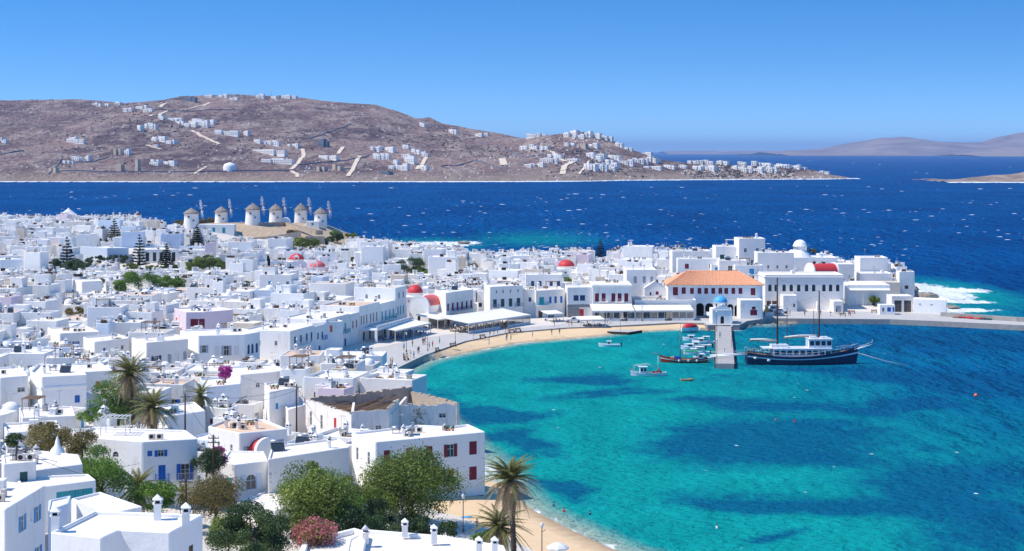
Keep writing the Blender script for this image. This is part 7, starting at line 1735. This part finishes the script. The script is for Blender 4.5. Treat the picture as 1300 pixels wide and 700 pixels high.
# rail and steps at the end of the sunken quay wall
gr = thing('beach_stairs', 'short stairs with a white rail from promenade to harbour beach', 'stairs', (-20.2, 388.5, 0), 1.25)
for k in range(5): mb = MB(); mb.box(-.8, .8, -.3*k-.3, -.3*k, -.3, 1.3-.25*k); part('step', mb, M['pave'], gr)
for s_ in (-.8, .8): mb = MB(); mb.tube([(s_, 0, 2.4), (s_, -1.6, 1.2)], .03, 4); [mb.tube([(s_, -.4*k, 1.4-.3*k), (s_, -.4*k, 2.4-.3*k)], .025, 4) for k in range(5)]; part('rail', mb, M['offwhite'], gr)
def car(lb, px, py, z, rz, col, L=4.2, Hh=1.45, bed=False):
    x, y = XY(px, py, z); c_ = thing('car' if not bed else 'pickup_truck', lb, 'car' if not bed else 'truck', (x, y, z), rz, 'vehicles on the quay'); mb = MB(); w = 1.7
    prof = [(-L/2,.35),(L/2,.35),(L/2,.75),(L*.42,.92),(L*.2,.98),(L*.06,Hh),(-L*.12 if bed else -L*.34,Hh),(-L*.17 if bed else -L*.46,.98),(-L/2,.95)]
    n = len(prof); mb.add([(a, -w/2, b) for a, b in prof]+[(a, w/2, b) for a, b in prof], [tuple(range(n)), tuple(range(2*n-1, n-1, -1))]+[((i+1) % n, i, n+i, n+(i+1) % n) for i in range(n)]); part('body', mb, M[col], c_)
    mb = MB()
    for s_ in (-1, 1): a, b = sorted((s_*(w/2+.005), s_*(w/2+.02))); mb.box(-L*.1 if bed else -L*.34, L*.08, a, b, 1.0, Hh-.12)
    part('side_window', mb, M['glass'], c_)
    for a in (-L*.3, L*.32):
        for s_ in (-1, 1): mb = MB(); mb.tube([(a, s_*(w/2-.18), .32), (a, s_*(w/2+.03), .32)], .32, 12); part('wheel', mb, M['dark'], c_)
    for s_ in (-.55, .55): mb = MB(); mb.box(L/2, L/2+.03, s_-.18, s_+.18, .62, .76); part('headlight', mb, M['offwhite'], c_)
car('white pickup truck parked between cafe canopy and waterfront houses', 728, 409.5, 1.5, math.pi, 'offwhite', 4.8, 1.6, True); car('pale blue car parked inside the town hall arcade', 900.5, 403, 1.5, -1.57, 'blue_and_shade'); car('white van parked beside the end block of the town hall', 985, 395.5, 1.5, .1, 'offwhite', 4.8, 2.0); car('white car parked next to the van by the arched-window hall', 991, 398, 1.5, .05, 'offwhite'); car('dark car in the shade beside the town hall end block', 974, 399, 1.5, 1.5, 'navy')
bn = thing('market_booth', 'yellow and white market booth beside the town hall end block', 'booth', (XA(977,478), 478, 1.5)); mb = MB(); mb.box(-1.2,1.2,-.6,.6,0,1.0); part('counter', mb, M['offwhite'], bn); mb = MB(); mb.box(-1.2,-.2,.5,.62,1.0,2.8); part('yellow_panel', mb, M['yellow'], bn); mb = MB(); mb.prism([(-1.5,-1),(3.6,-1),(3.6,1),(-1.5,1)], 2.8, 2.95, 0, True); part('canopy', mb, M['canvas'], bn)
for a in (-1.4, 3.5): mb = MB(); mb.box(a-.05, a+.05, -.9, -.8, 0, 2.8); part('post', mb, M['offwhite'], bn)
# poles and wires
def upole(lb, x, y, z, h, arms=2):
    p_ = thing('utility_pole', lb, 'utility pole', (x, y, z)); mb = MB(); mb.tube([(0, 0, -1), (0, 0, h)], [.15, .10], 7); part('post', mb, M['pole'], p_)
    for k in range(arms):
        mb = MB(); mb.box(-.7, .7, -.05, .05, h-.5-.55*k, h-.4-.55*k); part('crossarm', mb, M['pole'], p_)
        for q in (-.6, -.2, .2, .6): mb = MB(); mb.lathe([(.05, 0), (.07, .1), (.03, .2)], 6, (q, 0, h-.4-.55*k)); part('insulator', mb, M['offwhite'], p_)
    return Vector((x, y, z+h-.3))
def at_p(px, py, Y): return (XA(px, Y), Y, ZA(py, Y))
b1 = at_p(21, 625, 172); p1 = upole('dark wooden utility pole with crossarms in front of the rooftop hut', b1[0], b1[1], b1[2], ZA(566,172)-b1[2], 3)
b2 = at_p(235, 560, 232); p2 = upole('dark wooden utility pole rising beside the small date palm', b2[0], b2[1], b2[2], ZA(500,232)-b2[2], 1)
b3 = at_p(236, 668, 178); p3 = upole('dark wooden utility pole in front of the feathery tree', b3[0], b3[1], b3[2], ZA(607,178)-b3[2], 1)
b4 = at_p(376.5, 560, 252); p4 = upole('tall dark wooden utility pole beside the ruined building', b4[0], b4[1], b4[2], ZA(488,252)-b4[2], 1)
b5 = at_p(271, 612, 204); p5 = upole('grey concrete utility pole carrying many wires beside the clay-roofed house', b5[0], b5[1], b5[2], ZA(552,204)-b5[2], 2)
def wire(a, b, sag, lb):
    a, b = Vector(a), Vector(b); P = [a.lerp(b, k/12)-Vector((0, 0, sag*4*(k/12)*(1-k/12))) for k in range(13)]; mb = MB(); mb.tube(P, .025, 3); tag(link('overhead_wire', mb.mesh('overhead_wire', M['iron'])), lb, 'wire')
wire(p2, p4, 1.0, 'upper wire strung from the date palm pole to the ruined building pole'); wire(p2-Vector((0,0,.5)), p4-Vector((0,0,.6)), 1.3, 'lower wire strung from the date palm pole to the ruined building pole'); wire(p4, at_p(306,478,275), .6, 'wire strung from the ruined building pole to the scalloped-parapet house'); wire(p5, p2, .8, 'wire rising from the grey concrete pole to the date palm pole'); wire(p5, p3, .9, 'wire falling from the grey concrete pole to the feathery tree pole'); wire(p3, at_p(121,612,165), .8, 'wire strung from the feathery tree pole to the turquoise-windowed house'); wire(p1, at_p(181,588,206), 1.2, 'long wire strung from the rooftop hut pole to the blue-balcony house'); wire(p1, p3, 1.5, 'long wire strung between the rooftop hut pole and the feathery tree pole'); wire(p4, at_p(414,545,262), .4, 'stay wire slanting from the ruined building pole to the ground')
# roof with four cowled chimneys at the bottom of the view
h12, l12, z12 = hero('house', 'white house with rounded parapets and four cowled chimneys in front of the creeper hedge', 'house', PX((462,677),(560,685),(640,698),(655,735),(430,735),(440,690), z=8.6), 8.6, 2, [], par=.45, th=.5, wall='white_clean', occ=False)
for px, py in ((514,682),(551,690),(608,706),(628,706)): roofat(h12, px, py, 8.8, K_chimney, 'chimney', .1)
h13, l13, z13 = hero('house', 'white house with curved parapet and one broken chimney beside the oleander', 'house', PX((385,692),(450,676),(467,681),(455,735),(370,735), z=8.9), 8.9, 2, [], par=.5, th=.6, wall='white_clean', occ=False); roofat(h13, 464, 690, 9.0, K_chimney2, 'chimney', 0, (1.3, 1.3, 1.1))
lr = hero('low_house', 'low white house with pale screed roof terrace between the two big trees', 'house', PX((300,640),(345,622),(445,612),(455,622),(350,650), z=5.6), 5.6, 2, [], par=.2, occ=False, roof='roof')
# beach umbrella and chairs
ux, uy = XY(708, 712, 1); ub = thing('beach_umbrella', 'white beach umbrella standing on the near sandy beach', 'umbrella', (ux, uy, .7)); mb = MB(); mb.tube([(0, 0, 0), (0, 0, 2.5)], .035, 6); part('pole', mb, M['offwhite'], ub); mb = MB(); mb.lathe([(1.35, 1.95), (1.0, 2.18), (.5, 2.38), (.02, 2.5)], 8, smooth=False); mb.lathe([(1.35, 1.75), (1.36, 1.95)], 8, smooth=False); part('canopy', mb, M['offwhite'], ub)
for k, (dx, c_, lb) in enumerate(((-.7, 'sky', 'blue canvas beach chair on the left under the white umbrella'), (.55, 'green', 'dark green canvas beach chair under the white umbrella'))):
    lb = lb.replace(' on the left', ''); bc = thing('beach_chair', lb, 'chair', (ux+dx, uy-.5, .7), .1)
    mb = MB(); mb.face([(-.28,-.3,.4),(.28,-.3,.4),(.28,.2,.32),(-.28,.2,.32)]); mb.face([(-.28,.2,.32),(.28,.2,.32),(.28,.5,1.0),(-.28,.5,1.0)]); part('seat', mb, M[c_], bc); mb = MB()
    for s_ in (-.3, .3): mb.tube([(s_,-.35,0),(s_,.5,1.0)], .02, 4); mb.tube([(s_,.4,0),(s_,-.35,.42)], .02, 4)
    part('frame', mb, M['offwhite'], bc)
tw = MB(); tw.box(-.9,.9,-.4,.4,0,.02); xx, yy = XY(591, 657, .9); tag(link('beach_towel', tw.mesh('beach_towel', M['sky']), None, (xx, yy, .93), .6), 'light blue towel lying on the near sandy beach', 'towel')

# ---------------------------------------------------------------- people
import bmesh
SKEL = {
 'stand': ([(0,0,.95,.13),(0,0,1.15,.125),(0,0,1.38,.14),(0,0,1.50,.055),(0,-.01,1.60,.085),(0,0,1.72,.07),(.18,0,1.40,.05),(.25,.02,1.14,.04),(.26,-.06,.90,.032),(-.18,0,1.40,.05),(-.25,.02,1.14,.04),(-.26,-.06,.90,.032),(.09,0,.88,.09),(.10,-.02,.48,.06),(.10,.02,.08,.042),(.10,-.14,.04,.035),(-.09,0,.88,.09),(-.11,.05,.48,.06),(-.12,.12,.08,.042),(-.12,-.02,.04,.035)],
           [(0,1),(1,2),(2,3),(3,4),(4,5),(2,6),(6,7),(7,8),(2,9),(9,10),(10,11),(0,12),(12,13),(13,14),(14,15),(0,16),(16,17),(17,18),(18,19)]),
 'sit': ([(0,0,.15,.14),(0,.06,.38,.125),(0,.12,.60,.14),(0,.12,.73,.055),(0,.10,.83,.085),(0,.11,.95,.07),(.18,.12,.62,.05),(.26,.02,.40,.04),(.18,-.22,.38,.032),(-.18,.12,.62,.05),(-.28,.14,.36,.04),(-.26,.10,.10,.032),(.10,-.08,.15,.09),(.12,-.42,.40,.06),(.12,-.62,.08,.042),(.12,-.76,.05,.035),(-.10,-.08,.15,.09),(-.13,-.46,.22,.06),(-.15,-.84,.08,.042),(-.15,-.96,.12,.035)], None)}
SKEL['sit'] = (SKEL['sit'][0], SKEL['stand'][1])
PM = {}
def body_mesh(pose):
    V, E = SKEL[pose]; me = bpy.data.meshes.new('body'); bm = bmesh.new(); ly = bm.verts.layers.skin.verify(); vs = []
    for x, y, z, r in V: v = bm.verts.new((x, y, z)); v[ly].radius = (r, r*.85); vs.append(v)
    vs[0][ly].use_root = True
    for a, b in E: bm.edges.new((vs[a], vs[b]))
    bm.to_mesh(me); bm.free(); o = bpy.data.objects.new('tmp', me); COL.objects.link(o)
    o.modifiers.new('s', 'SKIN'); m = o.modifiers.new('d', 'SUBSURF'); m.levels = 1; m.render_levels = 1
    dg = bpy.context.evaluated_depsgraph_get(); r = bpy.data.meshes.new_from_object(o.evaluated_get(dg)); bpy.data.objects.remove(o); return r
for q in ('stand', 'sit'): PM[q] = body_mesh(q)
def person(lb, x, y, z, pose, top, bottom, rz, sink=0.0):
    p_ = thing('person', lb, 'person', (x, y, z-sink), rz); me = PM[pose].copy(); me.materials.clear()
    for k in ('skin', top, bottom): me.materials.append(M[k])
    for pg in me.polygons:
        c = pg.center; pg.use_smooth = True; zz = c.z
        if pose == 'stand': pg.material_index = 1 if (1.0 < zz < 1.47 and abs(c.x) < .23) else (2 if .5 < zz <= 1.0 and abs(c.x) < .21 else 0)
        else: pg.material_index = 1 if (.28 < zz < .70 and c.y > -.02 and abs(c.x) < .22) else (2 if zz <= .28 and c.y > -.25 else 0)
    link('body', me, p_); mb = MB(); hc = (0, .0, 1.70) if pose == 'stand' else (0, .12, .93); mb.lathe([(.09, -.08), (.105, 0), (.085, .07), (.02, .105)], 9, hc); part('hair', mb, M['hair'], p_)
PPL = [(605,686,1.0,'sit','skin','red','person in red sitting on the near sand beside the lane',.4),(609,689,1.0,'sit','maroon','navy','person in dark clothes sitting on the near sand',.9),(605.5,676,1.0,'stand','skin','blue','person in blue trunks standing on the near sand',.2),
       (401,477,1.5,'stand','blue','grey','person in blue walking at the lane corner awning',1.2),(545,444,1.5,'stand','maroon','navy','person in dark red at the start of the harbour beach',2),(558,437,1.5,'stand','offwhite','navy','person in white beside the slatted awning',1),(622,427,1.5,'stand','red','navy','person in red in front of the long cream awning',.3),(627,426,1.5,'stand','navy','grey','person in navy in front of the long cream awning',2.3),
       (1062,399,1.5,'stand','navy','navy','person in dark clothes walking on the wide quay',.3),(1065,400,1.5,'stand','offwhite','brown','person in white walking on the wide quay',1.3),(894,404,1.5,'stand','offwhite','blue','person in white beside the town hall arcade',.5),(920,452,1.2,'stand','red','offwhite','person in red near the outer end of the jetty',1.7),(914,430,1.2,'stand','sky','navy','person in light blue walking along the jetty',.1)]
for px, py, z, pose, a, b, lb, rz in PPL: xx, yy = XY(px, py, z); person(lb, xx, yy, z, pose, a, b, rz)
STR = random.Random(19); CL = dict(red='red', navy='navy', offwhite='white', sky='light blue', maroon='dark red', brown='brown', yellow='yellow', green='dark green')
for seg, n_, wh in (([(-27,365),(-23,385),(-16,408),(-6,427),(3,440)], 16, 'strolling along the promenade edge'), ([(-33,375),(-26,395),(-20,412)], 7, 'crossing the wide promenade'), ([(8,446),(20,452),(34,459)], 8, 'walking on the quay before the waterfront houses'), ([(76,478),(95,476),(112,474)], 8, 'standing on the wide quay'), ([(-8,411),(2,425),(14,435)], 7, 'on the harbour beach')):
    for k in range(n_):
        i = STR.randrange(len(seg)-1); q = Vector(seg[i]).lerp(Vector(seg[i+1]), STR.random())+Vector((STR.uniform(-1.2, 1.2), STR.uniform(-1.2, 1.2))); c1, c2 = STR.choice(list(CL)), STR.choice(['navy', 'grey', 'offwhite', 'brown'])
        person(f"person in {CL[c1]} top and {dict(navy='navy', grey='grey', offwhite='white', brown='brown')[c2]} bottoms {wh}", q.x, q.y, 1.5 if 'beach' not in wh else .75, 'stand', c1, c2, STR.uniform(0, 6)); list(COL.objects)[-1].parent['group'] = 'people ' + wh
for px, py, lb, c_ in ((703,643,'swimmer standing waist deep off the near beach','navy'),(716,650,'swimmer with bright costume off the near beach','red'),(749,654,'swimmer in dark suit further out off the near beach','navy'),(1009,536,'lone swimmer with red cap far out in the bay','red'),(985,534,'swimmer beside the one with the red cap','skin'),(910,671,'swimmer near the small dark weed patch','offwhite')):
    xx, yy = XY(px, py, 0); person(lb, xx, yy, 0, 'stand', c_, c_, rng.uniform(0, 6), 1.15)
for k in range(7): person('passenger standing on the crowded aft deck of the navy ship', sh.location.x-12.2+1.0*k+rng.uniform(-.2, .2), sh.location.y+rng.uniform(-1.6, 1.2), 1.95, 'stand', rng.choice(['offwhite', 'red', 'navy', 'sky', 'maroon']), rng.choice(['navy', 'grey', 'brown']), rng.uniform(0, 6))
for o in COL.objects:
    if o.get('label', '').startswith('passenger standing'): o['group'] = 'passengers on the navy ship'

# ---------------------------------------------------------------- villas, tracks, walls and scrub of the headland
VIL = [(4,182,8,4,0),(95,182,28,5,0),(83,208,11,4,0),(95,204,12,5,0),(111,204,10,5,0),(148,197,9,10,2),(160,197,8,7,0),(67,219,16,5,2),(150,218,11,11,2),(173,219,5,17,2),(120,134,8,3,0),(135,135,8,3,0),(150,133,9,3,0),(178,139,18,5,0),(162,142,12,4,0),(205,152,14,4,0),(222,153,18,4,0),(176,166,14,6,0),(190,164,16,7,0),(200,180,24,6,0),(215,183,14,5,0),(228,158,12,3,0),(250,159,30,7,0),(260,162,8,8,0),(287,172,30,6,0),(312,172,10,6,0),
       (195,210,14,4,0),(216,210,18,5,0),(292,217,15,9,1),(325,182,14,5,0),(343,185,26,6,0),(372,187,16,5,0),(340,196,50,5,0),(350,208,40,6,0),(408,187,14,9,3),(416,203,32,5,0),(407,218,10,6,2),(427,216,12,7,2),(475,192,10,6,0),(494,193,18,6,0),(482,203,20,7,0),(514,201,12,5,0),(527,195,12,5,0),(520,207,16,8,0),(538,200,10,6,0),(505,216,26,7,0),(487,222,20,5,3),(536,161,9,5,0),(574,170,14,5,0),(608,174,12,4,0),
       (265,124,10,3,0),(283,124,12,4,0),(297,127,12,3,0),(330,125,10,5,0),(346,126,10,4,0),(366,126,20,5,0),(238,129,24,5,3),
       (664,191,12,6,0),(676,191,14,5,0),(690,190,12,4,0),(680,174,24,4,0),(719,174,8,5,0),(727,173,9,7,0),(734,176,14,5,0),(745,174,9,6,0),(757,176,12,6,0),(766,178,9,5,0),(773,179,8,5,0),(785,187,9,5,0),(797,191,9,4,0),(820,197,14,3,0),(704,202,18,6,0),(696,207,22,6,0),(682,212,18,5,0),(748,200,12,7,0),(761,201,12,5,0),(778,202,16,6,0),(748,216,16,8,0),(763,216,14,7,0),(776,213,14,6,0),(793,209,18,6,0),(812,208,18,6,0),(826,206,12,6,0),(828,215,20,4,0),(848,214,16,4,0),(738,188,16,6,2),(722,186,12,5,0),(752,187,12,5,0),
       (877,207,9,3,0),(895,207,18,5,0),(916,207,16,5,0),(884,217,12,6,0),(899,217,14,6,0),(942,210,10,5,0),(957,210,6,7,0),(970,211,18,4,0),(990,212,18,4,0),(1008,213,14,4,0),(946,219,14,7,0),(960,219,12,6,0),(976,219,16,6,0),(1045,216,13,3,0),(866,214,10,4,0),(932,215,8,4,0)]
M['tanwall'] = plain('tan_rubble_house', (.50, .40, .31), .9, .1, .2, .5); M['slate'] = plain('blue_grey_house', (.15, .17, .21), .9, .1, .2, .5)
rv = random.Random(31); FEAT = ['with a stepped terrace','with three low wings','with one tall block','with a long flat roof','with wide dark openings','with two staggered blocks']
def hzone(px): return ('above the ruined tan towers' if px < 190 else 'under the long pale track' if px < 270 else 'in the rows below the hill' if px < 400 else 'between the two pale tracks' if px < 560 else 'on the ridge saddle' if px < 650 else 'on the crowded headland hump' if px < 800 else 'on the low headland tongue')
VIL += [(a+rv.uniform(-.9, .9)*w_+rv.choice([-1, 1])*w_*.5, b+rv.uniform(-4, 4), w_*rv.uniform(.4, .8), h_*rv.uniform(.6, .95), 0) for a, b, w_, h_, k_ in VIL if k_ == 0 and rv.random() < .62 and b > 130]
for k, (px, py, wp, hp, kd) in enumerate(VIL):
    x, y, z = head_hit(px, py); sc = y/FPX*1.15; w, h = wp*sc, hp*sc; wm, rm = MB(), MB()
    if kd == 1:
        t_ = thing('round_villa', 'round white villa with a domed end at the foot of the headland hill', 'villa', (x, y, z)); wm.lathe([(w*.5, -5), (w*.5, h*.5), (w*.42, h*.8), (w*.1, h)], 14); part('wall', wm, M['white'], t_); continue
    n = 1 if wp < 7 else (2 if wp < 13 else rv.choice([3, 4])); u = -w/2
    for j in range(n):
        ww = w/n*rv.uniform(.9, 1.15); hh = h*rv.uniform(.6, 1.0) if kd != 2 else h*rv.uniform(.5, 1); dd = rv.uniform(6, 9); oy = rv.uniform(-3, 3); ops = []
        if kd in (0, 3) and ww > 4:
            m = max(1, int(ww/3.6))
            for q in range(m): c_ = ww*(q+.5)/m; ops.append((c_-.8, c_+.8, .7, min(hh-.6, 2.8)))
            if hh > 6.2: ops += [(a, b, 3.9, 5.6) for a, b, c_, d_ in list(ops)]
        block(wm, rm, boxpoly(u+ww/2, oy+4, ww, dd), -5, hh, .3, .3, {0: [(a, b, max(c_, .3), d_) for a, b, c_, d_ in ops if d_ > c_+.3]}, back=1); u += w/n
    wl_ = {0: 'white', 2: 'tanwall', 3: 'slate'}[kd]; nm = {0: 'villa', 2: 'ruined_house', 3: 'dark_villa'}[kd]; lbk = {0: 'small white villa', 2: 'tan rubble house shell', 3: 'dark blue-grey building'}[kd]
    t_ = thing(nm, f"{lbk} {FEAT[k % 6]} {hzone(px)}", 'villa', (x, y, z), rv.uniform(-.95, -.45), 'headland buildings ' + hzone(px)); part('wall', wm, [M[wl_], M['dark']], t_); part('roof', rm, M['roof'] if kd == 0 else M['roof_old'], t_)
for px, py, h in ((294,119,10),(304,120,9),(325,118,8),(344.5,120,14),(358,121,8)):
    x, y, z = head_hit(px, py+5); mb = MB(); mb.tube([(0, 0, 0), (0, 0, h*1.5)], [.5, .25], 4); mb.box(-.8, .8, -.3, .3, h*1.1, h*1.2); tag(link('mast', mb.mesh('mast', M['steel']), None, (x, y, z)), 'thin radio mast on the headland summit', 'mast', 'radio masts on the headland summit')
M['track'] = plain('dust_track', (.66, .55, .42), .95, .05, .1, .05)
def drape(pts, wd, up, n=26, h=None):
    mb = MB(); P = []
    W3 = [Vector(head_hit(a, b)) for a, b in pts]
    for i in range(len(W3)-1):
        for k in range(n): P.append(W3[i].lerp(W3[i+1], k/n))
    P.append(W3[-1]); L_, R_ = [], []
    for i, p in enumerate(P):
        d = (P[min(i+1, len(P)-1)]-P[max(0, i-1)]); d.z = 0; d = d.normalized() if d.length > 1e-6 else Vector((1, 0, 0)); s_ = Vector((-d.y, d.x, 0))*wd/2
        a, b = p+s_, p-s_
        for q in (a, b): q.z = float(head_z(np.array([q.x]), np.array([q.y]))[0])
        zz = max(a.z, b.z)+up; a.z = b.z = zz; L_.append(a); R_.append(b)
    for i in range(len(P)-1):
        mb.face([R_[i], R_[i+1], L_[i+1], L_[i]]); dn = Vector((0, 0, -(h or 3)))
        mb.face([R_[i]+dn, R_[i+1]+dn, R_[i+1], R_[i]]); mb.face([L_[i+1]+dn, L_[i]+dn, L_[i], L_[i+1]])
    return mb
for pts, wd in (([(190,148),(212,142),(233,140),(250,136),(266,131)],7),([(203,137),(210,132),(204,135)],7),([(244,166),(262,176),(279,184)],6),([(384,190),(386,197),(378,208),(369,216)],7),([(369,217),(378,222),(377,226)],6),([(457,199),(449,213),(442,225)],7),([(436,187),(429,196)],7),([(541,201),(529,216)],7),([(697,192),(708,198),(718,206)],6),([(726,206),(716,213),(714,222)],10),([(637,203),(640,211)],12),([(735,222),(748,205)],4),([(186,185),(205,190)],4),([(247,222),(262,212)],5)):
    struct('track', drape(pts, wd, .9), M['track'])
FW = [('dry stone field wall slanting down to the ruined tan towers',[(78,202),(62,222)]),('dry stone field wall running above the ruined tan towers',[(95,207),(120,206),(138,200)]),('dry stone field wall crossing below the double villas',[(77,218),(160,219),(240,219)]),('long dark field wall along the foot of the hill',[(240,219),(330,218),(380,218)]),('field wall below the terraced rows',[(380,213),(430,216),(445,215)]),('field wall across the middle slope between the tracks',[(378,210),(450,202),(470,198)]),('field wall climbing the dark slope',[(384,178),(420,168),(445,158)]),('field wall on the slope beside the crowded hump',[(560,212),(600,205),(640,214)]),('field wall beside the hump track',[(640,192),(670,200),(690,197)]),('field wall across the left slope',[(0,198),(30,192)]),('field wall under the summit track',[(185,142),(240,142),(300,140)])]
for lb, pts in FW: tag(link('field_wall', drape(pts, 1.6, 1.7, h=4).mesh('field_wall', M['slate'])), lb, 'wall', 'dry stone walls on the headland')
# countless scrub bushes and boulders
N = 3600; rs = np.random.RandomState(12)
bx = rs.uniform(-1400, 600, N); tt = rs.rand(N)**.8; Ysr = np.interp(bx, sX, sY); Yrr = np.interp(bx, rX, rY); by = Ysr+(Yrr-Ysr)*(.02+tt*.98); bz = head_z(bx, by); dens = fbm(bx/140, by/220, 4); sel = dens > .52; bx, by, bz = bx[sel], by[sel], bz[sel]
P, Nn = [], []
for k in range(len(bx)):
    s_ = rs.uniform(1.2, 3.4); m = 5; d = rs.normal(size=(m, 3)); d[:, 2] = np.abs(d[:, 2]); d /= np.linalg.norm(d, axis=1)[:, None]; P.append(np.array([bx[k], by[k], bz[k]])+d*s_*np.array([1.0, .8, .55])); Nn.append(d)
tag(link('scrub_bushes', leaf_mesh('scrub_bushes', np.concatenate(P), np.concatenate(Nn), 3.0, M['leaf_dry2'], 5, .8)), 'dark low scrub bushes dotted over the dry brown headland', 'bushes', kind='stuff')
N = 3000; bx = rs.uniform(-1400, 620, N); tt = rs.rand(N); Ysr = np.interp(bx, sX, sY); Yrr = np.interp(bx, rX, rY); by = Ysr+(Yrr-Ysr)*(.01+tt); bz = head_z(bx, by); sel = (fbm(bx/110+50, by/150, 4) > .50) | (tt < .05); bx, by, bz = bx[sel], by[sel], bz[sel]
mb = MB()
for k in range(len(bx)):
    s_ = rs.uniform(1.0, 3.8); a = rs.uniform(0, 3); c_, s2 = math.cos(a)*s_, math.sin(a)*s_
    mb.add([(bx[k]-c_, by[k]-s2, bz[k]-1), (bx[k]+s2, by[k]-c_, bz[k]-1), (bx[k]+c_, by[k]+s2, bz[k]-1), (bx[k]-s2, by[k]+c_, bz[k]-1), (bx[k]+rs.uniform(-.4, .4)*s_, by[k], bz[k]+s_*rs.uniform(.5, .9))], [(0, 1, 4), (1, 2, 4), (2, 3, 4), (3, 0, 4)])
tag(link('boulders', mb.mesh('boulders', M['boulder'])), 'pale granite boulders scattered over the headland slopes', 'boulders', kind='stuff')
